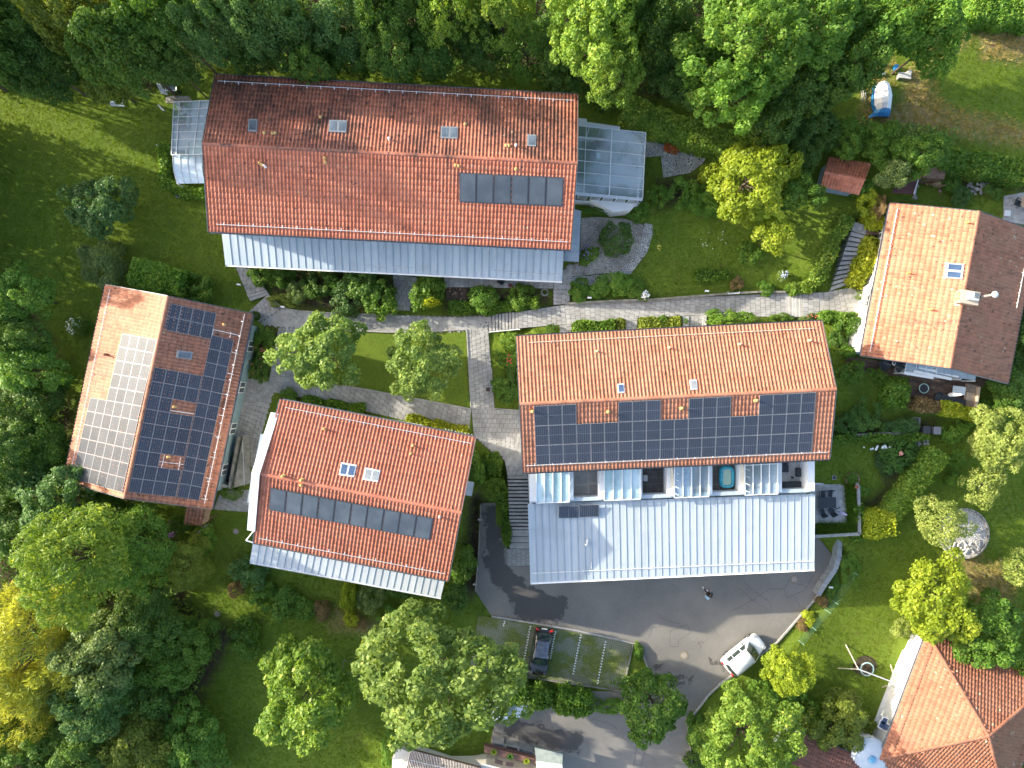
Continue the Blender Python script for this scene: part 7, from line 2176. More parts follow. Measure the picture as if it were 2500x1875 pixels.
# ------------------------------------------------------------------ person
def person(px, py):
    z = ZD
    base = P(1724, 1443, z)          # feet
    t_label = "person with long dark hair in black clothes and white shoes crossing the drive"
    f = math.radians(115)            # facing up the drive
    R = Matrix.Rotation(f, 3, 'Z')   # local: x forward, y left
    V, E, RAD = [], [], []
    def v(x, y, zz, r):
        V.append(base + R @ Vector((x, y, zz))); RAD.append(r); return len(V) - 1
    def chain(i, pts):
        for p in pts:
            j = v(*p); E.append((i, j)); i = j
        return i
    pel = v(0, 0, .92, .15)
    sp = chain(pel, [(0, 0, 1.08, .135), (.01, 0, 1.26, .155), (.0, 0, 1.40, .13)])
    nk = chain(sp, [(.015, 0, 1.47, .055), (.03, 0, 1.52, .055)])
    chain(nk, [(.035, 0, 1.60, .095), (.03, 0, 1.68, .085)])
    for sg, fx in ((1, .28), (-1, -.12)):
        kn = chain(pel, [(fx * .25, sg * .10, .82, .095), (fx * .62 + .05, sg * .11, .48, .065), (fx, sg * .11, .10, .042), (fx + .12, sg * .12, .05, .035)])
    chain(sp, [(0, .19, 1.38, .065), (.03, .25, 1.12, .048), (.16, .24, .93, .036)])
    rh = chain(sp, [(0, -.19, 1.38, .065), (-.06, -.26, 1.12, .048), (.10, -.28, .94, .036)])
    me = bpy.data.meshes.new("person")
    me.from_pydata([tuple(p - base) for p in V], E, [])
    o = link("person", me, None, base)
    tag(o, t_label, "person")
    sk = o.modifiers.new("skin", 'SKIN'); sk.use_smooth_shade = True
    for i, r in enumerate(RAD):
        me.skin_vertices[0].data[i].radius = (r, r)
    me.skin_vertices[0].data[0].use_root = True
    o.modifiers.new("sub", 'SUBSURF').levels = 1
    me.materials.append(mk("dark_clothes", (.018, .018, .022), (.03, .03, .035), 12, .85))
    ORG[o.name] = base
    def L(x, y, zz):
        return base + R @ Vector((x, y, zz))
    hair = mk("dark_hair", (.022, .015, .011), (.045, .03, .02), 20, .5)
    part("hair", MB().lathe(L(-.005, 0, 1.44), [(.06, -.22), (.13, -.12), (.125, .05), (.13, .18), (.10, .265), (.03, .295)], 12), hair, o, smooth=True)
    skin = mk("skin", (.50, .30, .21), None, rough=.55)
    hd = part("face", MB().ball(L(.065, 0, 1.60), .075, 10, 1.3), skin, o, smooth=True)
    part("nose", MB().box(L(.145, 0, 1.59), (.03, .025, .04), f), skin, hd)
    for sg in (-1, 1):
        part("eye", MB().ball(L(.128, sg * .03, 1.615), .011, 6), BLACK_P, hd)
        fx = .28 if sg == 1 else -.12
        part("shoe", MB().box(L(fx + .07, sg * .115, .045), (.28, .10, .09), f), mk("white_shoe", (.80, .80, .80), None, rough=.5), o, bevel=.03)
    for sg, q, ang in ((1, L(.19, .24, .89), .2), (-1, L(.13, -.28, .90), .2)):
        d = (R @ Vector((1, 0, -.55))).normalized(); sd = R @ Vector((0, 1, 0))
        hm = MB().bar(q - d * .01, q + d * .085, .075, .028)
        for k, ln in enumerate((.062, .075, .08, .066)):
            s0 = q + d * .08 + sd * (-.027 + .018 * k)
            mid = s0 + d * ln * .55
            hm.tube(s0, mid, .009, 5).tube(mid, mid + (d + Vector((0, 0, -.6))).normalized() * ln * .5, .0085, 5, .006)
        th = q + d * .015 + sd * (-.04 * sg)
        hm.tube(th, th + (d * .6 - sd * sg * .8).normalized() * .035, .011, 5).tube(th + (d * .6 - sd * sg * .8).normalized() * .035, th + d * .065 - sd * sg * .035, .010, 5, .007)
        part("hand", hm, skin, o, smooth=True)
    return base, R
pb, pR = person(1725, 1445)
bagc = pb + pR @ Vector((-.18, .30, 1.02))
m = MB()
rings = []
for z_, w_, d_ in ((-.20, .17, .08), (-.16, .22, .11), (.06, .23, .10), (.18, .18, .05)):
    rings.append([bagc + pR @ Vector((w_ * math.cos(a), d_ * math.sin(a), z_)) for a in np.linspace(0, 2 * math.pi, 12, endpoint=False)])
tb = thing("shoulder_bag", "light blue shoulder bag carried by the person on the drive", "bag", bagc)
part("pouch", MB().loft(rings), mk("light_blue_cloth", (.30, .55, .72), (.42, .66, .80), 6, .7), tb, smooth=True)
part("strap", MB().poly_tube([bagc + pR @ Vector((.16, 0, .16)), bagc + pR @ Vector((.15, -.08, .40)), bagc + pR @ Vector((-.02, -.10, .40)), bagc + pR @ Vector((-.15, 0, .16))], .015), mk("strap_white", (.7, .75, .8)), tb)

# ------------------------------------------------------------------ swing on the lower lawn
zl = ZD
c = P(*N(16,905,840), zl)
sheet("bare_earth", [tuple(Vector(N(16,890,815)) + Vector((math.cos(a) * (31 + 3 * math.sin(3 * a)), math.sin(a) * 25))) for a in np.linspace(0, 6.28, 15)[:-1]], zl + .03, EARTH_M)
sw = thing("swing_set", "wooden swing frame of two leaning leg pairs and a long beam on the sunny lawn", "swing", c)
POLE = mk("pale_pole", (.50, .42, .34), (.60, .52, .43), 4, .7)
ta, tb_ = P(*N(16,832,842), zl + 2.3), P(*N(16,1140,958), zl + 2.3)
part("beam", MB().tube(ta, tb_, .06, 8), mk("grey_beam", (.48, .48, .47), (.58, .58, .57), 4, .6), sw)
for top_, foot in ((ta, (728, 640)), (ta, (664, 835)), (tb_, (1097, 800)), (tb_, (1022, 992))):
    part("leg", MB().tube(P(*N(16,*foot), zl), top_, .055, 8), POLE, sw)
for top_, foot in ((tb_, (1160, 830)), (tb_, (1215, 960))):
    part("brace", MB().tube(P(*N(16,*foot), zl + .2), top_, .03, 6), POLE, sw)
rc = P(*N(16,904,842), zl + .55)
ring = [rc + Vector((math.cos(a) * .58, math.sin(a) * .58, 0)) for a in np.linspace(0, 2 * math.pi, 25)]
nest = part("nest_seat", MB().poly_tube(ring, .06, 7), mk("mint_ring", (.36, .58, .56), (.46, .66, .64), 4, .6), sw)
m = MB()
for k in range(-4, 5):
    y = k * .12; x = math.sqrt(max(0, .56 ** 2 - y * y))
    m.tube(rc + Vector((-x, y, 0)), rc + Vector((x, y, 0)), .010, 4).tube(rc + Vector((y, -x, 0)), rc + Vector((y, x, 0)), .010, 4)
part("net", m, BLACK_P, nest)
for a, u in ((.8, .12), (2.3, .12), (4.0, .40), (5.4, .40)):
    part("rope", MB().tube(rc + Vector((math.cos(a) * .58, math.sin(a) * .58, 0)), lerp(ta, tb_, u), .014, 4), mk("rust_rope", (.40, .16, .07)), sw)

# ------------------------------------------------------------------ green net fence along the drive bank
fp = [N(16,830,20), N(16,655,262), N(16,600,335), N(16,470,520), N(16,380,640)]
fn = thing("net_fence", "low green net fence on thin posts along the bank above the drive", "fence", G(*fp[2]))
gp = [G(*N(16,770,30)), G(*N(16,612,270)), G(*N(16,550,343)), G(*N(16,432,480)), G(*N(16,335,600))]
NETM = mk("net_green", (.07, .17, .10), None, rough=.7)
for a, b in zip(gp, gp[1:]):
    m = MB(); n = int((b - a).length / .2)
    for k in range(n + 1):
        p = lerp(a, b, k / n); m.tube(p, p + Vector((0, 0, 1.25)), .0045, 3)
    for k in range(9):
        o = Vector((0, 0, .02 + k * .153)); m.tube(a + o, b + o, .0045, 3)
    part("net_panel", m, NETM, fn)
for p in gp:
    part("post", MB().tube(p, p + Vector((0, 0, 1.32)), .018, 6), mk("mint_post", (.30, .50, .42), None, rough=.5), fn)

# curved retaining wall of pale blocks by the garage
pts = [N(12,680,1385), N(12,672,1560), N(12,640,1659), N(16,560,130), N(16,500,230)]
rw_ = thing("retaining_wall", "curved low retaining wall of pale blocks between the drive and the lawn", "wall", P(*pts[2], ZD))
for a, b in zip(pts, pts[1:]):
    A, B = P(*a, ZD + .95), P(*b, ZD + .95); n = max(1, round((B - A).length / .85))
    for k in range(n):
        p, q = lerp(A, B, k / n), lerp(A, B, (k + 1) / n); d = (q - p).normalized() * .012
        part("block", MB().bar(p + d - Vector((0, 0, .5)), q - d - Vector((0, 0, .5)), .42, 1.1), mk("wall_block", (.24, .25, .26), (.31, .325, .33), 2, .8, var=.08), rw_)

# ------------------------------------------------------------------ terrace beside the garage
zt = .15
part_ = None
tq = [P(*N(12,440,945), zt), P(*N(12,815,948), zt), P(*N(12,835,1368), zt), P(*N(12,440,1388), zt)]
tt = thing("terrace", "raised slab terrace with grassy planting troughs beside the white garage roof", "terrace", P(*N(12,640,1160), ZD))
part("terrace_base", MB().prism([(p.x, p.y) for p in tq], ZD, zt), WALL_T, tt)
TS = mk("terrace_slab", (.34, .335, .32), (.42, .415, .40), 1.2, .7, var=.1)
iq = [P(*N(12,442,958), zt + .03), P(*N(12,715,955), zt + .03), P(*N(12,735,1270), zt + .03), P(*N(12,442,1280), zt + .03)]
for i in range(5):
    for j in range(5):
        a = [bil(iq, (i + .012) / 5, (j + .012) / 5), bil(iq, (i + .988) / 5, (j + .012) / 5), bil(iq, (i + .988) / 5, (j + .988) / 5), bil(iq, (i + .012) / 5, (j + .988) / 5)]
        part("paving_slab", MB().hexa([p - Vector((0, 0, .025)) for p in a], a), TS, tt)
part("trough", MB().prism([P(*p, zt)[:2] for p in NS(12, (716,952), (815,952), (833,1362), (440,1382), (440,1282), (738,1272))], zt, zt + .12), EARTH_M, tt)
for a, b in (((800, 952), (822, 960)), ((822, 960), (832, 1362)), ((832, 1362), (440, 1384))):
    part("coping", MB().bar(P(*N(12,*a), zt + .25), P(*N(12,*b), zt + .25), .26, .5), CONC, tt)
def grasses(label, quad, n, z, hgt, mat, name="grass_clump"):
    r = np.random.default_rng(n); q = [P(*p, z) for p in quad]; o_ = sum(q, Vector()) / 4
    u, v = r.uniform(0, 1, n), r.uniform(0, 1, n)
    pos = np.array([list(bil(q, a, b) - o_) for a, b in zip(u, v)])
    d = r.normal(size=(n, 3)) * .55 + np.array([0, 0, .8]); d /= np.linalg.norm(d, axis=1, keepdims=True)
    sd = np.cross(d, r.normal(size=(n, 3))); sd /= np.linalg.norm(sd, axis=1, keepdims=True)
    h = hgt * r.uniform(.5, 1.2, (n, 1)); w = .018
    tip = pos + d * h; tip[:, 2] -= .15 * h[:, 0]
    vv = np.stack([pos - sd * w, pos + sd * w, tip + sd * w * .4, tip - sd * w * .4], 1).reshape(-1, 3)
    me = np_mesh(name, vv, np.arange(len(vv)).reshape(-1, 4), np.repeat(r.random(n), 4)); me.materials.append(mat)
    o = link(name, me, None, o_); tag(o, label, "plants"); o['kind'] = 'stuff'
grasses("tall grasses in the right trough of the slab terrace", NS(12, (722,955), (800,958), (815,1290), (742,1275)), 3600, zt + .1, .6, L_HEDGE)
grasses("tall grasses in the lower trough of the slab terrace", NS(12, (480,1285), (815,1285), (818,1355), (480,1372)), 3400, zt + .1, .6, L_HEDGE)
CH_D = mk("anthracite", (.035, .04, .048), None, rough=.6); CH_F = mk("chair_frame", (.33, .34, .35), None, rough=.4, metal=.6)
def table(label, c, L, Wd, h, rz, top, leg, name="garden_table", planks=0):
    t = thing(name, label, "table", c); R = Matrix.Rotation(rz, 3, 'Z')
    if planks:
        for k in range(planks):
            y = (k + .5) / planks * Wd - Wd / 2
            part("plank", MB().box(c + R @ Vector((0, y, h - .02)), (L, Wd / planks - .012, .04), rz), top, t)
    else:
        part("tabletop", MB().box(c + Vector((0, 0, h - .02)), (L, Wd, .04), rz), top, t, bevel=.008)
    for sx in (-1, 1):
        for sy in (-1, 1):
            p = c + R @ Vector((sx * (L / 2 - .08), sy * (Wd / 2 - .08), 0))
            part("leg", MB().tube(p, p + Vector((0, 0, h - .04)), .028, 6), leg, t)
    return t
def chair(label, c, rz, seat, frame, group=None, name="garden_chair", w=.50, tilt=.16):
    t = thing(name, label, "chair", c, group); R = Matrix.Rotation(rz, 3, 'Z')
    L = lambda x, y, z: c + R @ Vector((x, y, z))
    part("seat", MB().slab([L(-w / 2, -w / 2, .45), L(w / 2, -w / 2, .45), L(w / 2, w / 2, .45), L(-w / 2, w / 2, .45)], .03), seat, t)
    part("backrest", MB().hexa([L(-w / 2 - .02, -w / 2, .46), L(-w / 2 + .01, -w / 2, .46), L(-w / 2 + .01, w / 2, .46), L(-w / 2 - .02, w / 2, .46)],
                               [L(-w / 2 - .02 - tilt, -w / 2, 1.0), L(-w / 2 + .01 - tilt, -w / 2, 1.0), L(-w / 2 + .01 - tilt, w / 2, 1.0), L(-w / 2 - .02 - tilt, w / 2, 1.0)]), seat, t)
    for sy in (-1, 1):
        part("armrest", MB().poly_tube([L(w / 2, sy * w / 2, .46), L(w / 2, sy * (w / 2 + .02), .66), L(-w / 2 - .05, sy * (w / 2 + .02), .68)], .02, 6), frame, t)
        for sx in (-1, 1):
            part("leg", MB().tube(L(sx * w * .48, sy * w * .48, 0), L(sx * w * .45, sy * w * .48, .45), .016, 6), frame, t)
    return t
z0 = zt + .03
table("long anthracite table on the slab terrace beside the garage", P(*N(12,545,1097), z0) , 1.55, .95, .74, 0, CH_D, CH_F)
for lab, x, y, rz in (("dark chair at the upper side of the anthracite table nearer the house", 515, 1035, -1.6), ("dark chair at the upper side of the anthracite table away from the house", 575, 1030, -1.7),
                      ("dark chair at the lower side of the anthracite table nearer the garage roof", 510, 1175, 1.9), ("dark chair turned askew at the lower side of the anthracite table", 585, 1170, 2.1)):
    chair(lab, P(*N(12,x,y), z0), rz, CH_D, CH_F, "chairs round the anthracite table")
def parasol(label, px, py, z, h, mat, lean=(0, 0), legs=True, name="closed_parasol"):
    c = P(px, py, z); t = thing(name, label, "parasol", c)
    part("pole", MB().tube(c, c + Vector((lean[0] * h, lean[1] * h, h)), .025, 7), CH_F, t)
    top = c + Vector((lean[0] * h, lean[1] * h, h)); d = (top - c).normalized()
    rings = []
    for s_, r_ in ((.42, .10), (.5, .17), (.72, .14), (.92, .07), (1.0, .015)):
        o = lerp(c, top, s_)
        rings.append([o + Vector((math.cos(a) * r_ * (1 + .12 * math.cos(6 * a)), math.sin(a) * r_ * (1 + .12 * math.cos(6 * a)), 0)) for a in np.linspace(0, 2 * math.pi, 18, endpoint=False)])
    part("folded_canopy", MB().loft(rings), mat, t, smooth=True)
    if legs:
        for a in (0.4, 1.97, 3.54, 5.11):
            part("foot", MB().bar(c + Vector((0, 0, .03)), c + Vector((math.cos(a) * .6, math.sin(a) * .6, .03)), .05, .05), CH_D, t)
    else:
        part("base", MB().lathe(c, [(.3, 0), (.3, .06), (.05, .1)], 14), CH_D, t)
parasol("closed violet parasol on a cross foot beside the anthracite table", *N(12,630,1168), z0, 2.5, mk("violet_cloth", (.34, .32, .56), (.46, .46, .70), 3, .8))
c = P(*N(12,808,975), zt + .5)
solo("flower_pot", MB().lathe(c, [(.10, 0), (.16, .24), (.17, .26), (.14, .26), (.13, .18)], 12), mk("terracotta", (.42, .17, .09)), "terracotta pot standing on the terrace coping corner", "pot", c)

# ------------------------------------------------------------------ roof terraces of the large house
def tp(x, v, z=ZF):
    return D_pt(x, v, z)
c = tp(1772, .50, ZF + .0)
pl = thing("paddling_pool", "turquoise inflatable paddling pool on the third roof terrace", "pool", c)
POOL = mk("pool_vinyl", (.05, .42, .56), (.08, .52, .64), 3, .3, 0, .5)
def rrect(c, hx, hy, r_, z, n=5):
    pts = []
    for (sx, sy), a0 in (((1, 1), 0), ((-1, 1), 90), ((-1, -1), 180), ((1, -1), 270)):
        for k in range(n + 1):
            a = math.radians(a0 + 90 * k / n)
            pts.append(c + Vector((sx * (hx - r_) + math.cos(a) * r_, sy * (hy - r_) + math.sin(a) * r_, z)))
    return pts + [pts[0]]
for z_, ee in ((.14, 0), (.38, 0.02)):
    part("air_ring", MB().poly_tube(rrect(c, .50 - ee, .80 - ee, .3, z_), .125, 9), POOL, pl, smooth=True)
m = MB(); q = rrect(c, .42, .72, .22, .30)[:-1]
m.hexa([p - Vector((0, 0, .2)) for p in q], q)
part("water", m, mk("pool_water", (.45, .62, .46), (.56, .70, .52), 3, .06, 0, .7), pl)
for k in range(9):
    y = -.55 + k * .1375
    part("floor_ridge", MB().box(c + Vector((0, y, .304)), (.62, .035, .012)), mk("pool_ridge", (.50, .70, .66)), pl)
# first terrace: gratings and slabs
GR = mk("grey_grating", (.26, .25, .235), (.33, .32, .30), 3, .8)
for x0, x1, v0, v1, n, ud in ((1439, 1461, .02, .50, 9, 0), (1402, 1436, .56, .97, 9, 0), (1439, 1461, .56, .97, 9, 1)):
    t = thing("grating", {1439: "slatted grey wooden tile at the upper right of the first roof terrace" if v0 < .5 else "slatted grey wooden tile at the lower right of the first roof terrace", 1402: "slatted grey wooden tile at the lower left of the first roof terrace"}[x0], "grating", tp((x0 + x1) / 2, (v0 + v1) / 2, ZF))
    for k in range(n):
        a, b = (k + .15) / n, (k + .75) / n
        if ud:
            q = [tp(lerp(x0, x1, a), v0, ZF + .06), tp(lerp(x0, x1, b), v0, ZF + .06), tp(lerp(x0, x1, b), v1, ZF + .06), tp(lerp(x0, x1, a), v1, ZF + .06)]
        else:
            q = [tp(x0, lerp(v0, v1, a), ZF + .06), tp(x1, lerp(v0, v1, a), ZF + .06), tp(x1, lerp(v0, v1, b), ZF + .06), tp(x0, lerp(v0, v1, b), ZF + .06)]
        part("slat", MB().hexa([p - Vector((0, 0, .045)) for p in q], q), GR, t)
DARK_SLAB = mk("dark_slab", (.055, .05, .048), (.085, .08, .075), 1, .7, var=.15)
LIGHT_SLAB = mk("pale_slab", (.36, .35, .33), (.43, .42, .39), 1, .7, var=.1)
for x0, x1, nx_, ny_, mt in ((1404, 1434, 2, 2, mk("mid_slab", (.22, .22, .215), (.28, .28, .27), 1, .7, var=.12)), (1569, 1629, 5, 6, DARK_SLAB), (1740, 1807, 4, 4, mk("brown_slab", (.11, .09, .07), (.16, .13, .105), 1, .7, var=.12)), (1910, 1971, 5, 4, LIGHT_SLAB)):
    for i in range(nx_):
        for j in range(ny_):
            v0, v1 = (0.0, .52) if x0 == 1404 else (-.1, .97)
            q = [tp(lerp(x0, x1, (i + .02) / nx_), lerp(v0, v1, (j + .02) / ny_), ZF + .03), tp(lerp(x0, x1, (i + .98) / nx_), lerp(v0, v1, (j + .02) / ny_), ZF + .03),
                 tp(lerp(x0, x1, (i + .98) / nx_), lerp(v0, v1, (j + .98) / ny_), ZF + .03), tp(lerp(x0, x1, (i + .02) / nx_), lerp(v0, v1, (j + .98) / ny_), ZF + .03)]
            part("terrace_slab", MB().hexa([p - Vector((0, 0, .025)) for p in q], q), mt, hD)
c = tp(1574, .42, ZF + .03)
solo("white_box", MB().box(c + Vector((0, 0, .2)), (.35, .5, .4)), mk("box_grey", (.45, .46, .47)), "small pale box in the dark second roof terrace", "box", c, bevel=.03)
SOFA = mk("sofa_charcoal", (.03, .034, .042), (.045, .05, .06), 4, .8)
t = thing("lounge_sofa", "charcoal corner sofa of square cushions on the fourth roof terrace", "sofa", tp(1935, .7, ZF))
for x, v in ((1918, .82), (1932, .82), (1947, .82), (1961, .82), (1916, .12), (1916, .35)):
    p = tp(x, v, ZF + .2)
    part("cushion", MB().box(p, (.56, .62, .36)), SOFA, t, bevel=.05)
c = tp(1953, .47, ZF)
solo("square_pouf", MB().box(c + Vector((0, 0, .2)), (.85, .72, .4)), SOFA, "square charcoal pouf in the middle of the fourth roof terrace", "pouf", c, bevel=.04)
c = tp(1933, .60, ZF)
solo("small_lantern", MB().box(c + Vector((0, 0, .12)), (.16, .16, .24)).box(c + Vector((0, 0, .27)), (.1, .1, .05)), BLACK_P, "small black lantern on the pale slabs before the charcoal sofa", "lantern", c)
for x, lab in ((1640, "white sail frame leaning at the dividing wall after the second roof terrace"), (1812, "white sail frame leaning at the dividing wall after the third roof terrace")):
    t = thing("folding_screen", lab, "screen", tp(x, .5, ZF))
    a, b, c_, d = tp(x - 4, .1, 4.9), tp(x + 3, .1, 5.0), tp(x + 6, .95, 4.95), tp(x - 2, .95, 4.9)
    part("panel", MB().hexa([p - Vector((0, 0, .03)) for p in (a, b, c_, d)], [a, b, c_, d]), mk("cream_cloth", (.66, .60, .48), (.72, .66, .54), 3, .8), t)
    for k in range(4):
        p = tp(x + 6, .3 + k * .2, 4.95)
        part("slat", MB().tube(p, p + Vector((.25, -.1, .5)), .02, 5), WHITE, t)

# ------------------------------------------------------------------ wooden deck of the eastern house
zd = 1.16
dk = thing("wooden_deck", "dark brown plank deck along the south wall of the eastern house", "deck", P(*N(8,1400,1600), 1.0))
DECKM = mk("deck_planks", (.085, .052, .036), (.15, .095, .065), 3, .75, var=.2)
for quad, n in (([N(8,742,1425), N(8,1330,1500), N(12,1250,70), N(12,700,20)], 11), ([N(8,1330,1500), N(8,1930,1610), N(12,1840,160), N(12,1250,70)], 9), ([N(12,1250,70), N(12,1840,160), N(12,1820,345), N(12,1240,258)], 14)):
    q = [P(*p, zd) for p in quad]
    for k in range(n):
        for s0, s1 in ((0, .5), (.5, 1)):
            a = [bil(q, s0 + .002, (k + .04) / n), bil(q, s1 - .002, (k + .04) / n), bil(q, s1 - .002, (k + .96) / n), bil(q, s0 + .002, (k + .96) / n)]
            part("plank", MB().hexa([p - Vector((0, 0, .05)) for p in a], a), DECKM, dk)
c = P(*N(12,1357,163), zd)
t = thing("mini_trampoline", "round black mini trampoline with a mint rim on the deck", "trampoline", c)
part("rim", MB().poly_tube([c + Vector((math.cos(a) * .40, math.sin(a) * .40, .3)) for a in np.linspace(0, 2 * math.pi, 25)], .035, 7), mk("mint_rim", (.45, .66, .55), None, rough=.5), t)
part("mat", MB().lathe(c + Vector((0, 0, .27)), [(.38, 0), (.38, .02)], 24), mk("mat_black", (.035, .035, .045)), t)
for a in np.linspace(0, 2 * math.pi, 6, endpoint=False):
    part("leg", MB().tube(c + Vector((math.cos(a) * .38, math.sin(a) * .38, 0)), c + Vector((math.cos(a) * .38, math.sin(a) * .38, .3)), .018, 6), BLACK_P, t)
table("white low table with a curled white cloth on the deck", P(*N(12,1640,180), zd), 1.1, .72, .42, -.13, mk("white_top", (.66, .70, .72), (.72, .76, .78), 1, .3), CH_F, "coffee_table")
c = P(*N(12,1640,182), zd + .42)
solo("folded_cloth", MB().poly_tube([c + Vector((-.15, .0, .03)), c + Vector((-.02, .04, .04)), c + Vector((.08, -.02, .03)), c + Vector((.2, .02, .03))], .03, 6), WHITE, "crumpled white cloth lying on the white low deck table", "cloth", c, smooth=True)
parasol("closed white parasol leaning over the deck sofa", *N(12,1500,218), zd, 2.5, mk("white_cloth", (.72, .72, .72), (.80, .80, .80), 3, .8), lean=(.18, .03), legs=False)
WICK = mk("brown_cushion", (.20, .15, .11), (.27, .21, .16), 4, .85); WICK2 = mk("tan_cushion", (.40, .31, .22), (.48, .38, .28), 4, .85)
t = thing("corner_sofa", "long brown corner sofa along the lower right edges of the deck", "sofa", P(*N(12,1750,300), zd))
zs_ = zd + .30
for (x, y), s_, mt in (((1765,165), (.95, .75, .36), WICK), ((1760,235), (.95, .72, .36), WICK2), ((1755,300), (.95, .7, .36), WICK), ((1650,282), (1.1, .8, .36), CH_D), ((1560,262), (1.0, .8, .36), CH_D), ((1485,245), (.6, .75, .36), CH_D)):
    part("cushion", MB().box(P(*N(12,x,y), zs_), s_, -.2), mt, t, bevel=.05)
part("backrest", MB().bar(P(*N(12,1822,150), zd + .55), P(*N(12,1790,345), zd + .55), .18, .55), WICK2, t, bevel=.04)
part("backrest", MB().bar(P(*N(12,1480,285), zd + .5), P(*N(12,1780,340), zd + .5), .16, .5), CH_D, t, bevel=.04)
for lab, x, y, rz in (("black sunlounger with raised back under the eave on the deck", 1040, 1488, .3), ("second black lounger under the eave beside the ring lamp", 1150, 1510, -1.0)):
    chair(lab, P(*N(8,x,y), zd), rz, CH_D, BLACK_P, None, "lounger", .75, .45)
c = P(*N(8,1100,1480), zd + .2)
rl = thing("ring_planter", "white ring shaped planter between the black deck loungers", "planter", c)
part("ring", MB().poly_tube([c + Vector((math.cos(a) * .14, math.sin(a) * .14, .5)) for a in np.linspace(0, 2 * math.pi, 17)], .035, 6), WHITE, rl)
part("stand", MB().lathe(c - Vector((0, 0, .2)), [(.1, 0), (.12, .66), (.1, .67)], 10), BLACK_P, rl)

# ------------------------------------------------------------------ eastern garden things
ze_ = 2.75
TAN = mk("tan_wicker", (.42, .28, .14), (.50, .35, .19), 6, .8)
chair("tan chair with a black frame next to the maroon shed", G(*N(4,1380,1500)), 2.2, TAN, BLACK_P, None, "garden_chair", .62)
chair("second tan chair standing away from the maroon shed", G(*N(4,1452,1520)), 1.9, TAN, BLACK_P, None, "garden_chair", .66)
c = G(*N(4,1860,1465))
t = thing("curved_bench", "curved tan brick bench above the stone pile", "bench", c)
for k in range(9):
    a = math.radians(25 + k * 16.5)
    p = c + Vector((math.cos(a) * .72, math.sin(a) * .5 - .25, .25))
    part("bench_block", MB().box(p, (.20, .42, .5), a), mk("bench_tan", (.46, .30, .19), (.54, .37, .25), 4, .8, var=.1), t)
def pile(label, px, py, rpx, ry, n, mat, smin, smax, name="stone_pile", hgt=.3):
    c = G(px, py); r = np.random.default_rng(n + int(px)); t = thing(name, label, "stones", c)
    for _ in range(n):
        a, q = r.uniform(0, 6.28), r.uniform(0, 1) ** .5
        p = c + Vector((math.cos(a) * q * rpx * K * 60, math.sin(a) * q * ry * K * 60, (1 - q) * hgt))
        s = r.uniform(smin, smax)
        m = MB().lathe(p, [(s * .5, -.05), (s * .95, s * .15), (s * .8, s * .5), (s * .25, s * .65)], 6, 0, 1, r.uniform(.6, 1), r.uniform(0, 3))
        part("stone", m, mat, t)
    return t
STONE = mk("grey_stone", (.22, .21, .19), (.36, .345, .32), 3, .9, var=.2)
pile("round grey stone pile in the eastern garden border", *N(4,1830,1545), 30, 19, 60, STONE, .08, .22)
pile("grey stepping rocks beside the maroon shed edge", *N(4,1310,1590), 9, 22, 9, STONE, .14, .26, "rock", .05)
pile("row of border rocks along the bright upper hedge", *N(4,1950,1420), 90, 8, 70, mk("dark_stone", (.10, .10, .10), (.20, .195, .19), 3, .9, var=.25), .06, .16, "rock_border", .1)
pile("reddish curved stone edge right of the tan chairs", *N(4,1500,1545), 4, 14, 12, mk("red_stone", (.22, .12, .09), (.32, .2, .16), 3, .9), .08, .14, "stone_edge", .05)
# patio with table at the frame edge
q = [N(8,2035,95), N(8,2230,60), N(8,2230,340), N(8,2028,300)]
pt = thing("patio", "small grey slab patio at the right frame edge above the eastern house", "patio", P(*N(8,2120,200), 2.8))
qq = [P(*p, 2.86) for p in q]
for i in range(5):
    for j in range(7):
        a = [bil(qq, (i + .02) / 5, (j + .02) / 7), bil(qq, (i + .98) / 5, (j + .02) / 7), bil(qq, (i + .98) / 5, (j + .98) / 7), bil(qq, (i + .02) / 5, (j + .98) / 7)]
        part("paving_slab", MB().hexa([p - Vector((0, 0, .12)) for p in a], a), SLAB_M, pt)
table("wooden plank table on the small patio at the frame edge", P(*N(8,2190,160), 2.86), 1.3, .9, .75, .05, mk("teak_plank", (.30, .21, .13), (.38, .28, .18), 5, .7, var=.12), CH_F, "patio_table", 6)
chair("dark folding chair beside the plank table on the small patio", P(*N(8,2118,165), 2.86), -.4, CH_D, BLACK_P, None)
c = P(*N(8,2060,240), 2.86)
solo("white_board", MB().box(c + Vector((0, 0, .06)), (.5, .5, .08), -.05), mk("pale_board", (.60, .63, .65)), "square pale board lying on the small patio", "board", c, bevel=.01)
# covered boat, bench, stones at the meadow
c = G(*N(4,1025,820))
bt = thing("covered_boat", "boat shaped trailer under white and blue tarpaulin on the dry meadow", "boat", c)
tp_ = mk("white_tarp", (.72, .76, .80), (.80, .83, .86), 2, .55, bmp=.2, bscale=4); tblue = mk("blue_tarp", (.02, .16, .38), (.03, .22, .48), 3, .5, bmp=.2, bscale=5)
def brow(y, wl, wr, top):
    l, r_ = N(4, wl, y), N(4, wr, y); zb = c.z
    A, B = P(*l, zb + .45), P(*r_, zb + .45); mid = lerp(A, B, .5)
    return [A, lerp(A, mid, .45) + Vector((0, 0, top * .75)), mid + Vector((0, 0, top)), lerp(mid, B, .55) + Vector((0, 0, top * .75)), B]
rows = [brow(676, 1015, 1062, .25), brow(705, 978, 1090, .55), brow(760, 968, 1102, .8), brow(815, 962, 1108, .95), brow(870, 965, 1104, .85), brow(915, 985, 1098, .6)]
m = MB(); sk_ = MB()
for r0_, r1_ in zip(rows, rows[1:]):
    for k in range(4):
        m.face([r0_[k], r0_[k + 1], r1_[k + 1], r1_[k]])
part("white_cover", m, tp_, bt)
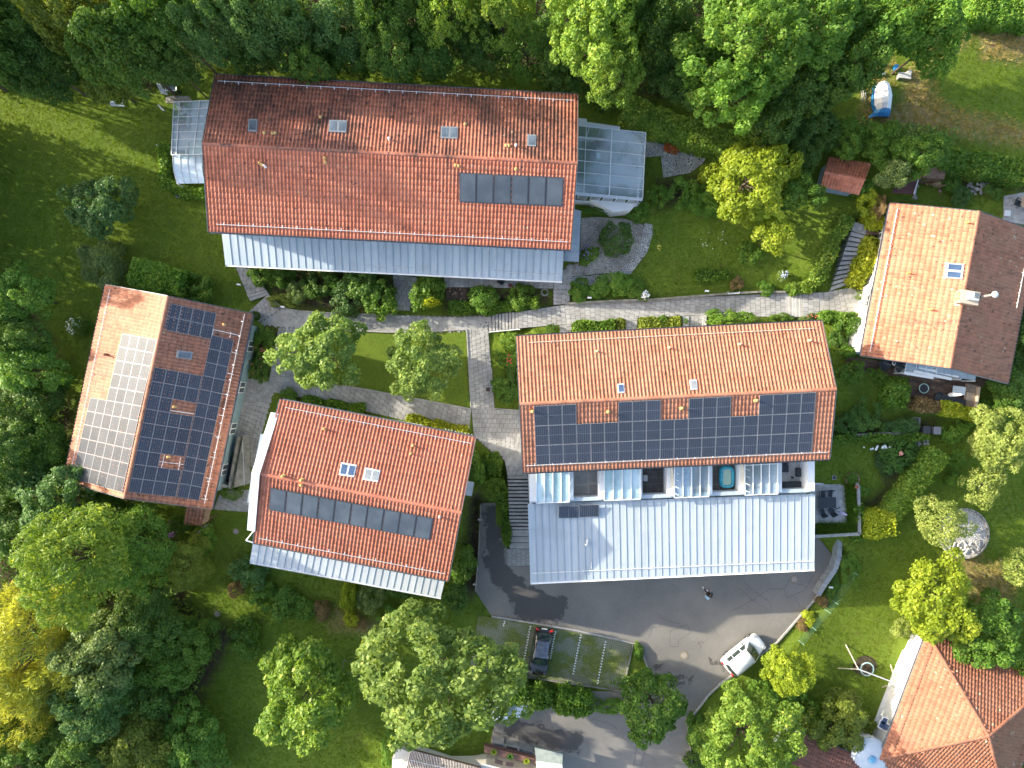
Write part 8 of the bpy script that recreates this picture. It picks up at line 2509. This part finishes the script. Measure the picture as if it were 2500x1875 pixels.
brows = [brow(912, 968, 1100, .6), brow(940, 950, 1094, .45), brow(965, 938, 1080, .1)]
m = MB()
for r0_, r1_ in zip(brows, brows[1:]):
    for k in range(4):
        m.face([r0_[k], r0_[k + 1], r1_[k + 1], r1_[k]])
edge = [rows[i][0] for i in range(6)] + [brows[1][0], brows[2][0]]
for a, b in zip(edge, edge[1:]):
    m.face([a, b, Vector((b.x - .08, b.y, c.z + .05)), Vector((a.x - .08, a.y, c.z + .05))])
edge = [rows[i][4] for i in range(6)] + [brows[1][4], brows[2][4]]
for a, b in zip(edge, edge[1:]):
    m.face([a, b, Vector((b.x + .04, b.y, c.z + .05)), Vector((a.x + .04, a.y, c.z + .05))])
part("blue_cover", m, tblue, bt)
part("blue_cover", MB().prism([P(*p, 0)[:2] for p in NS(4, (972,670), (998,668), (998,700), (972,705))], c.z, c.z + .6), tblue, bt)
c = G(*N(4,1192,642))
t = thing("stone_bench", "weathered pale stone bench on the dry meadow edge", "bench", c)
for k in range(3):
    part("plank", MB().box(c + Vector((0, -.16 + k * .16, .42)), (1.05, .14, .07), -.12), mk("bleached_wood", (.42, .40, .36), (.54, .52, .47), 4, .9, var=.1), t)
for sx in (-1, 1):
    part("leg", MB().box(c + Vector((sx * .4, 0, .2)), (.12, .4, .4), -.12), CONC, t)
c = G(*N(4,1240,607)); solo("stone_block", MB().box(c + Vector((0, 0, .15)), (.4, .32, .3), .5), CONC, "loose grey stone block right above the weathered bench", "stone", c, bevel=.04)
c = G(*N(4,1020,618)); solo("white_block", MB().box(c + Vector((0, 0, .15)), (.38, .26, .3), .1), mk("pale_block", (.52, .54, .55)), "small white block above the covered boat", "block", c, bevel=.02)
c = G(*N(4,845,770))
t = thing("post_fence", "short grey board fence in the bushes left of the covered boat", "fence", c)
for k in range(3):
    part("board", MB().bar(G(*N(4,838,680)) + Vector((0, 0, .3 + k * .3)), G(*N(4,850,850)) + Vector((0, 0, .3 + k * .3)), .03, .14), mk("grey_board", (.25, .25, .24), (.33, .33, .31), 4, .9), t)

# ------------------------------------------------------------------ round gravel circle under the pale tree
cc = G(2385, 1302); 
gc = [tuple(Vector((2352, 1302)) + Vector((math.cos(a) * 58, math.sin(a) * 58))) for a in np.linspace(0, 6.28, 25)[:-1]]
zc_ = float(ground_z([P(2352, 1302, -.9)[:2]])[0]) + .16
sheet("gravel_circle", gc, zc_, mk_stones("pale_gravel", (.50, .47, .42), (.70, .67, .61), (.24, .22, .19), 6, .3))
t = thing("stone_ring", "ring of pale edging stones round the gravel circle on the right lawn", "edging", P(2352, 1302, zc_))
for k in range(64):
    a = k / 64 * 6.2832
    p = P(2352 + math.cos(a) * 60, 1302 + math.sin(a) * 60, zc_)
    part("edging_stone", MB().box(p + Vector((0, 0, .0)), (.12, .19, .30), -a), STONE, t)
r = np.random.default_rng(8)
t = thing("wood_pile", "bleached split logs lying in the lower part of the gravel circle", "logs", P(2360, 1335, zc_))
for k in range(26):
    p = P(2362 + r.uniform(-34, 30), 1338 + r.uniform(-12, 10), zc_ + .06 + r.uniform(0, .12)); a = r.uniform(0, 3.1)
    d = Vector((math.cos(a), math.sin(a), 0)) * r.uniform(.15, .32)
    part("log", MB().tube(p - d, p + d, r.uniform(.04, .08), 6), mk("bleached_log", (.55, .50, .42), (.68, .63, .55), 5, .9), t)
# brick ring and drain on the middle lawn
c = G(2079, 1170)
t = thing("brick_ring", "round brick planting ring half cut by the terrace edge", "ring", c)
for k in range(26):
    a = k / 26 * 6.2832
    part("brick", MB().box(c + Vector((math.cos(a) * .58, math.sin(a) * .58, .06)), (.10, .13, .22), a), mk("ring_brick", (.26, .14, .09), (.36, .22, .15), 5, .9, var=.15), t)
c = G(2036, 1166)
t = thing("drain_cover", "square grey drain cover with pale rim on the middle lawn", "drain", c)
part("rim", MB().box(c + Vector((0, 0, .03)), (.36, .36, .06)), CONC, t); part("grate", MB().box(c + Vector((0, 0, .065)), (.27, .27, .02)), CH_D, t)
# low walls, bins and path in the middle garden
c = G(2180, 1055)
solo("garden_wall", MB().bar(G(*N(12,620,560)) + Vector((0, 0, .3)), G(*N(12,1040,530)) + Vector((0, 0, .3)), .24, .8).bar(G(*N(12,1040,530)) + Vector((0, 0, .305)), G(*N(12,1300,540)) + Vector((0, 0, .305)), .2, .78), CONC_OLD, "low weathered wall beside the ivy wall in the middle garden", "wall", c)
for lab, x, y in (("grey wheeled bin right of the yucca clump", 1430, 505), ("black wheeled bin left of the grey bin", 1345, 500)):
    c = G(*N(12,x,y)); t = thing("wheeled_bin", lab, "bin", c); mt = mk("bin_grey", (.20, .20, .23)) if x > 1400 else mk("bin_black", (.05, .055, .06))
    part("body", MB().hexa([c + Vector(p) for p in ((-.22, -.24, .08), (.22, -.24, .08), (.22, .24, .08), (-.22, .24, .08))], [c + Vector(p) for p in ((-.28, -.31, .95), (.28, -.31, .95), (.28, .31, .95), (-.28, .31, .95))]), mt, t)
    part("lid", MB().box(c + Vector((0, 0, .99)), (.60, .68, .07)), mt, t, bevel=.025)
    for sx in (-1, 1):
        part("wheel", MB().tube(c + Vector((sx * .2, .3, .1)), c + Vector((sx * .26, .3, .1)), .1, 10), TYRE, t)
for k, (x, y, lab) in enumerate(((1305, 440, "small slab square with dark hatch above the bins"), (1300, 625, "dark hatch with a pale frame below the ivy wall"))):
    c = G(*N(12,x,y)); t = thing("hatch", lab, "hatch", c)
    part("frame", MB().box(c + Vector((0, 0, .05)), (.75, .8, .1), -.05), CONC, t); part("lid", MB().box(c + Vector((-.05, .03, .11)), (.5, .6, .03), -.05), mk("hatch_slate", (.09, .11, .14)), t)
r = np.random.default_rng(2)
t = thing("flagstones", "irregular flagstones at the top of the diagonal hedge", "paving", G(*N(12,1360,620)))
for k in range(9):
    x, y = 1340 + (k % 3) * 32 + r.uniform(-6, 6), 590 + (k // 3) * 30 + r.uniform(-6, 6)
    c = G(*N(12,x,y)); a0 = r.uniform(0, 1)
    part("flagstone", MB().prism([(c.x + math.cos(a0 + j * 1.2566) * .16, c.y + math.sin(a0 + j * 1.2566) * .15) for j in range(5)], c.z, c.z + .05 + r.uniform(0, .02)), SLAB_M, t)

# ------------------------------------------------------------------ small things round the long house
c = G(*N(1,1440,740))
t = thing("wheelbarrow", "grey wheelbarrow with a dark tray at the edge of the wood", "wheelbarrow", c)
q = [c + Vector(p) for p in ((-.35, -.28, .35), (.35, -.28, .35), (.35, .28, .35), (-.35, .28, .35))]; q2 = [c + Vector(p) for p in ((-.48, -.36, .62), (.48, -.36, .62), (.48, .36, .62), (-.48, .36, .62))]
m = MB()
for k in range(4):
    j = (k + 1) % 4; m.face([q[k], q[j], q2[j], q2[k]])
m.face(q); part("tray", m, mk("tray_grey", (.30, .33, .36), None, rough=.5), t)
part("rim", MB().poly_tube(q2 + [q2[0]], .03, 5), GALV, t)
part("wheel", MB().tube(c + Vector((.55, -.35, .18)), c + Vector((.55, -.27, .18)), .18, 12), TYRE, t)
for sy in (-1, 1):
    part("handle", MB().tube(c + Vector((.3, sy * .25, .4)), c + Vector((-.85, sy * .3, .6)), .025, 6), GALV, t)
    part("leg", MB().tube(c + Vector((-.3, sy * .25, .38)), c + Vector((-.35, sy * .27, 0)), .02, 6), GALV, t)
c = G(*N(1,1362,745))
solo("leaning_panel", MB().hexa([c + Vector(p) for p in ((-.35, -.3, 0), (.3, -.45, 0), (.32, -.40, 0), (-.33, -.25, 0))], [c + Vector(p) for p in ((-.35, .25, .8), (-.05, .2, .8), (-.03, .24, .8), (-.33, .3, .8))]), mk("panel_grey", (.42, .45, .47)), "pale triangular panel leaning beside the wheelbarrow", "panel", c)
c = G(*N(1,960,850))
r = np.random.default_rng(5); m = MB(); q = [G(*N(1,905,845)), G(*N(1,1020,820)), G(*N(1,1040,885)), G(*N(1,925,880))]
for i in range(5):
    for j in range(4):
        g4 = [bil(q, i / 5, j / 4), bil(q, (i + 1) / 5, j / 4), bil(q, (i + 1) / 5, (j + 1) / 4), bil(q, i / 5, (j + 1) / 4)]
        m.face([p + Vector((0, 0, .1 + .08 * math.sin(p.x * 5) * math.cos(p.y * 7))) for p in g4])
solo("tarpaulin", m, mk("pale_tarp", (.40, .48, .50), (.52, .60, .62), 3, .5), "crumpled pale tarpaulin half under the lawn edge tree", "tarpaulin", c)
c = G(*N(1,1330,890))
t = thing("garden_tools", "pair of light poles lying on the shaded lawn near the conservatory", "poles", c)
for k in range(2):
    part("pole", MB().tube(G(*N(1,1300 + 12 * k,868)) + Vector((0, 0, .04)), G(*N(1,1355 + 8 * k,918)) + Vector((0, 0, .04)), .025, 5), GALV, t)
c = G(*N(1,1510,1618))
t = thing("planter_trough", "rectangular dark planter trough with pale rim on the lawn below the canopy", "planter", c)
for dx_, dy_, sx, sy in ((0, .17, .95, .06), (0, -.17, .95, .06), (-.45, 0, .06, .40), (.45, 0, .06, .40)):
    part("side", MB().box(c + Vector((dx_, dy_, .18)), (sx, sy, .36)), mk("trough_grey", (.30, .31, .31)), t)
part("soil", MB().box(c + Vector((0, 0, .12)), (.85, .3, .1)), EARTH_M, t)
for k in range(3):
    part("plant", MB().ball(c + Vector((-.25 + k * .25, 0, .22)), .09, 7), mk("pot_green", (.06, .12, .03)), t)
c = G(*N(1,1405,1455))
t = thing("kettle_barbecue", "round striped metal barbecue in the canopy garden", "barbecue", c)
part("bowl", MB().lathe(c, [(.05, .5), (.30, .62), (.36, .8), (.30, .92), (.1, 1.0)], 16), mk("steel_bright", (.50, .51, .52), None, rough=.3, metal=.7), t, smooth=True)
for k in range(5):
    part("band", MB().box(c + Vector((-.2 + k * .1, 0, .95)), (.03, .5, .02), .6), BLACK_P, t)
for a in (0, 2.1, 4.2):
    part("leg", MB().tube(c + Vector((math.cos(a) * .3, math.sin(a) * .3, 0)), c + Vector((math.cos(a) * .2, math.sin(a) * .2, .6)), .02, 6), BLACK_P, t)
c = G(*N(1,1400,1330))
t = thing("garden_deck", "small brown plank floor beside the canopy hedge", "deck", c)
for k in range(7):
    x0 = 1385 + k * 8
    part("plank", MB().bar(P(*N(1,x0,1230), .12), P(*N(1,x0 + 12,1400), .12), .20, .05), DECKM, t)
t = thing("garden_gate", "thin white rail gate at the top of the canopy garden", "gate", G(*N(1,1370,1225)))
part("rail", MB().bar(G(*N(1,1335,1228)) + Vector((0, 0, .9)), G(*N(1,1420,1222)) + Vector((0, 0, .9)), .05, .05).bar(G(*N(1,1335,1228)) + Vector((0, 0, .5)), G(*N(1,1420,1222)) + Vector((0, 0, .5)), .04, .04), WHITE, t)
for x in (1335, 1420):
    part("post", MB().tube(G(*N(1,x,1225)), G(*N(1,x,1225)) + Vector((0, 0, .95)), .03, 6), WHITE, t)
# bollard lights
BL = [((590, 697), "white box light beside the two low steps"), ((696, 751), "white box light at the lower edge of the awning bed"), (N(7,803,945), "white box light under the three rounded bushes"),
      (N(7,1763,890), "white box light on the lawn bank near the steps"), (N(10,1937,1237), "white box light on the lawn edge by the dark drive"), (N(14,1897,125), "white box light at the retaining edge below the collector house"),
      (N(16,577,148), "white box light on the curved retaining wall")]
for (x, y), lab in BL:
    c = G(x, y); t = thing("path_light", lab, "light", c, "white box lights along the paths")
    part("post", MB().tube(c, c + Vector((0, 0, .62)), .04, 7), GALV, t)
    part("head", MB().box(c + Vector((0, 0, .68)), (.34, .14, .12), -.1), mk("lamp_white", (.82, .82, .82), None, rough=.4), t, bevel=.015)
    part("lens", MB().box(c + Vector((0, 0, .612)), (.26, .09, .02), -.1), CLEAR_L, t)
# manholes
for (x, y), r_, z, lab in ((N(15,1592,728), .36, ZD, "round ochre rimmed manhole in the sunny part of the drive"), (N(16,302,100), .33, ZD, "round grey manhole in the drive right of the garage"),
                           (N(13,1795,385), .28, None, "round grey shaft cover on the lower lawn by the dark trees"), (N(9,1950,1345), .28, None, "round grey shaft cover on the lawn below the slab strip")):
    c = P(x, y, z) if z is not None else G(x, y)
    t = thing("manhole_cover", lab, "manhole", c)
    part("ring", MB().lathe(c, [(r_, 0), (r_, .02), (r_ * .72, .022)], 20), mk("manhole_ring", (.20, .16, .11), (.28, .22, .15), 6, .8), t)
    part("lid", MB().lathe(c, [(r_ * .7, .0), (r_ * .7, .026)], 20), mk("manhole_lid", (.26, .24, .21), (.34, .31, .27), 8, .7), t)
c = P(*N(10,2003,172), .0)
solo("drain_grate", MB().box(c + Vector((0, 0, .045)), (.36, .34, .03)), mk("rusty_grate", (.075, .045, .035)), "rusty square drain grate in the courtyard path", "drain", c)
# parking bay marks: rows of small white stones
WS = mk("white_marker", (.66, .66, .62), None, rough=.7)
for k, (a, b, n) in enumerate((((110, 440), (98, 490), 3), ((322, 480), (265, 785), 14), ((530, 525), (483, 760), 12), ((740, 550), (673, 890), 16), ((945, 605), (875, 970), 16))):
    t = thing("bay_marking", ("short white marker line at the edge of the maple", "white zigzag marker line left of the black car", "white zigzag marker line right of the black car", "white zigzag marker line in the middle of the empty bays", "white zigzag marker line at the last bay")[k], "marking", P(*N(15,*a), ZD + .03), "bay markings on the grass pavers")
    for i in range(n):
        x, y = lerp(a[0], b[0], (i + .5) / n), lerp(a[1], b[1], (i + .5) / n)
        p = P(*N(15,x,y), ZD + .035)
        part("marker_stone", MB().box(p, (.10, .17, .03), 1.35 + (.6 if i % 2 else -.6)), WS, t)

# ------------------------------------------------------------------ stairwell between the western houses
t = thing("stairwell", "raw concrete stairwell with a sloping slab roof between the western houses", "stairwell", P(*N(9,1950,800), -.5))
sl = [P(*N(9,2010,545), .9), P(*N(9,2062,560), .9), P(*N(9,2068,945), 1.9), P(*N(9,1930,982), 1.9)]
part("slab_roof", MB().slab(sl, .25), CONC_OLD, t)
part("wall", MB().bar(P(*N(9,1925,975), .4), P(*N(9,2000,560), .4), .25, 1.6), CONC_OLD, t)
part("wall", MB().bar(P(*N(9,1800,940), .35), P(*N(9,1925,978), .35), .28, 1.2), CONC, t)
part("handrail", MB().tube(P(*N(9,2005,595), 1.15), P(*N(9,2020,970), 1.9), .025, 6), GALV, t)
g = [P(*N(9,1895,720), .12), P(*N(9,1965,735), .12), P(*N(9,1925,940), .12), P(*N(9,1800,925), .12)]
for k in range(12):
    a, b = lerp(g[0], g[3], (k + .08) / 12), lerp(g[1], g[2], (k + .08) / 12); c_, d = lerp(g[1], g[2], (k + .92) / 12), lerp(g[0], g[3], (k + .92) / 12)
    part("plank", MB().hexa([p - Vector((0, 0, .05)) for p in (a, b, c_, d)], [a, b, c_, d]), mk("dark_plank", (.07, .065, .06), (.11, .10, .095), 4, .8, var=.2), t)
st = stairs("narrow mossy concrete steps beside the collector house west wall", [N(9,2068,590), N(9,2068,920), N(9,2120,920), N(9,2140,590)], .0, -1.2, 9, drop=.4)
# white rails on the path steps
t = thing("handrail", "white rail along the lower side of the path steps", "rail", P(*N(6,2100,1205), .4))
a, b = P(*N(6,2010,1222), .75), P(*N(7,235,1197), 1.5)
part("rail", MB().tube(a, b, .035, 6), WHITE, t)
for k in range(5):
    p = lerp(a, b, k / 4); part("post", MB().tube(p - Vector((0, 0, .9)), p, .025, 6), WHITE, t)
# stone ring bed and pots under the awning
c = P(*N(7,440,893), .55)
t = thing("stone_ring", "small broken ring of pale stones in the soil bed beside the side path", "edging", c)
for k in range(13):
    a = .4 + k / 13 * 5.9
    part("edging_stone", MB().box(c + Vector((math.cos(a) * .28, math.sin(a) * .28, .05)), (.13, .15, .14), a), STONE, t)
c = P(*N(7,155,840), .56)
t = thing("flower_pot", "dark red pot with dry twigs on the terrace under the awning", "pot", c)
part("pot", MB().lathe(c, [(.12, 0), (.18, .26), (.19, .3), (.15, .3)], 12), mk("wine_pot", (.20, .05, .05)), t)
for k in range(4):
    part("twig", MB().tube(c + Vector((0, 0, .25)), c + Vector((.25 * math.cos(k * 1.7), .25 * math.sin(k * 1.7), .9)), .012, 4), BARK, t)
c = P(*N(7,85,800), .56)
chair("black chair half under the long awning on its terrace", c, 1.0, CH_D, BLACK_P)
c = P(*N(7,718,692), .82)
solo("stepping_plate", MB().box(c + Vector((0, 0, .04)), (.42, .32, .08), -.6), CONC, "single grey slab lying on the gravel bed", "slab", c)
# soil beds
t = thing("soil_bed", "dark soil bed with sawn log discs before the long awning", "bed", P(*N(6,1740,880), .5))
q = [P(*p, .56) for p in NS(6, (1655,815), (1835,820), (1832,970), (1660,965))]
part("soil", MB().prism([(p.x, p.y) for p in q], .2, .56), EARTH_M, t)
r = np.random.default_rng(3)
for k in range(10):
    p = bil(q, r.uniform(.1, .9), r.uniform(.1, .9)); part("log_disc", MB().lathe(p, [(.09, 0), (.09, .06)], 9), mk("log_disc_brown", (.20, .12, .07), (.28, .18, .11), 8, .8), t)
for lab, qd in (("white gravel square with a small shrub at the end of the second bed", [(1582,1092), (1635,1090), (1635,1180), (1582,1185)]), ("white gravel strip left of the eastern bed", [(1745,1085), (1778,1083), (1778,1172), (1745,1176)])):
    q = [P(*p, .9) for p in NS(7, *qd)]; c = sum(q, Vector()) / 4
    t = thing("gravel_tray", lab, "bed", c)
    part("gravel", MB().prism([(p.x, p.y) for p in q], .6, .9), mk_stones("white_gravel%d" % qd[0][0], (.52, .53, .52), (.70, .70, .68), (.28, .28, .27), 10, .15), t)
c = P(*N(7,1605,1130), .92)
shrub("tiny dark shrub on the white gravel square", *N(7,1605,1130), 6, .5, L_HEDGE, 'wild', None, z=.9)
# bed walls beside the path, on the lawn bank
w_ = thing("bank_wall", "low concrete edge wall along the upper side of the eastern path", "wall", P(*N(7,1300,955), .9))
pts = NS(7, (640,985), (1000,965), (1340,952), (1640,930), (1950,905), (2200,890)) + [N(8,225,890)]
for a, b in zip(pts, pts[1:]):
    A, B = P(*a, 1.0), P(*b, 1.0); d = (B - A).normalized() * .012
    part("wall_block", MB().bar(A + d, B - d, .16, .42), CONC_OLD, w_)
lw = thing("lath_fence", "short pale rail standing on the wall edge by the brown plant", "rail", P(*N(7,2000,890), 1.1))
part("rail", MB().bar(P(*N(7,1955,905), 1.4), P(*N(7,2050,898), 1.4), .08, .06), GALV, lw)
for x in (1955, 2050):
    part("post", MB().tube(P(*N(7,x,900), .9), P(*N(7,x,888), 1.6), .03, 6), GALV, lw)
# wood landing at the top of the stairs
t = thing("wooden_landing", "brown plank landing at the top of the hedge stairs", "deck", P(*N(8,960,380), 2.6))
q = [P(*p, 2.68) for p in NS(8, (905,342), (1048,362), (1040,415), (893,418))]
for k in range(8):
    a = [bil(q, (k + .05) / 8, 0), bil(q, (k + .95) / 8, 0), bil(q, (k + .95) / 8, 1), bil(q, (k + .05) / 8, 1)]
    part("plank", MB().hexa([p - Vector((0, 0, .06)) for p in a], a), DECKM, t)
# wire frame bed on the lower lawn
c = G(*N(14,890,810))
t = thing("wire_pen", "thin wire pen with posts on the lower lawn by the big maple", "pen", c)
cr4 = [G(*N(14,*p)) for p in ((820,755), (990,785), (958,875), (803,855))]
for k in range(4):
    a, b = cr4[k], cr4[(k + 1) % 4]
    part("post", MB().tube(a, a + Vector((0, 0, .6)), .022, 5), GALV, t)
    part("wire", MB().tube(a + Vector((0, 0, .58)), b + Vector((0, 0, .58)), .010, 4).tube(a + Vector((0, 0, .3)), b + Vector((0, 0, .3)), .008, 4), GUTTER, t)
# red garden things behind the hipped house
for k, (x, y, lab) in enumerate(((1410, 505, "red folding chair above the hipped house corner"), (1480, 545, "red garden chair beside the hipped house gutter"))):
    chair(lab, P(*N(16,x,y), ZD + .02), 1.0 + k, mk("red_plastic", (.50, .06, .04), None, rough=.5), mk("red_plastic", (.50, .06, .04)))
c = P(*N(16,1650,625), ZD)
t = thing("brick_path", "row of reddish clay troughs along the hipped house north wall", "troughs", c)
for k in range(9):
    p = lerp(P(*N(16,1530,575), ZD + .12), P(*N(16,1730,655), ZD + .12), k / 8)
    part("trough", MB().box(p, (.42, .24, .28), -.37), mk("clay_red", (.36, .14, .08), (.44, .20, .12), 4, .8), t)
for k in range(3):
    c = P(*N(15,18 + k * 135,1515 + k * 38), -.18)
    m = MB()
    for j in range(26):
        a = j * 2.4; d = Vector((math.cos(a) * .6, math.sin(a) * .6, .5 + .5 * ((j * 7) % 5) / 5)).normalized()
        m.hexa([c + Vector((-.02, -.02, 0)), c + Vector((.02, -.02, 0)), c + Vector((.02, .02, 0)), c + Vector((-.02, .02, 0))], [c + d * .32 + Vector(q) for q in ((-.07, -.05, 0), (.07, -.05, .02), (.07, .05, 0), (-.07, .05, .02))])
    o = solo("planter_flower", m, [L_YELLOW, L_FRESH, L_GOLD][k], ("first leafy plant from the maple in the brown planter box", "middle leafy plant with orange bloom in the brown planter box", "last leafy plant in the brown planter box")[k], "plant", c)
print("tris", sum(len(m.loops) - 2 * len(m.polygons) for m in bpy.data.meshes)); print("objects", len(bpy.data.objects), "tris", sum(len(m.polygons) for m in bpy.data.meshes))
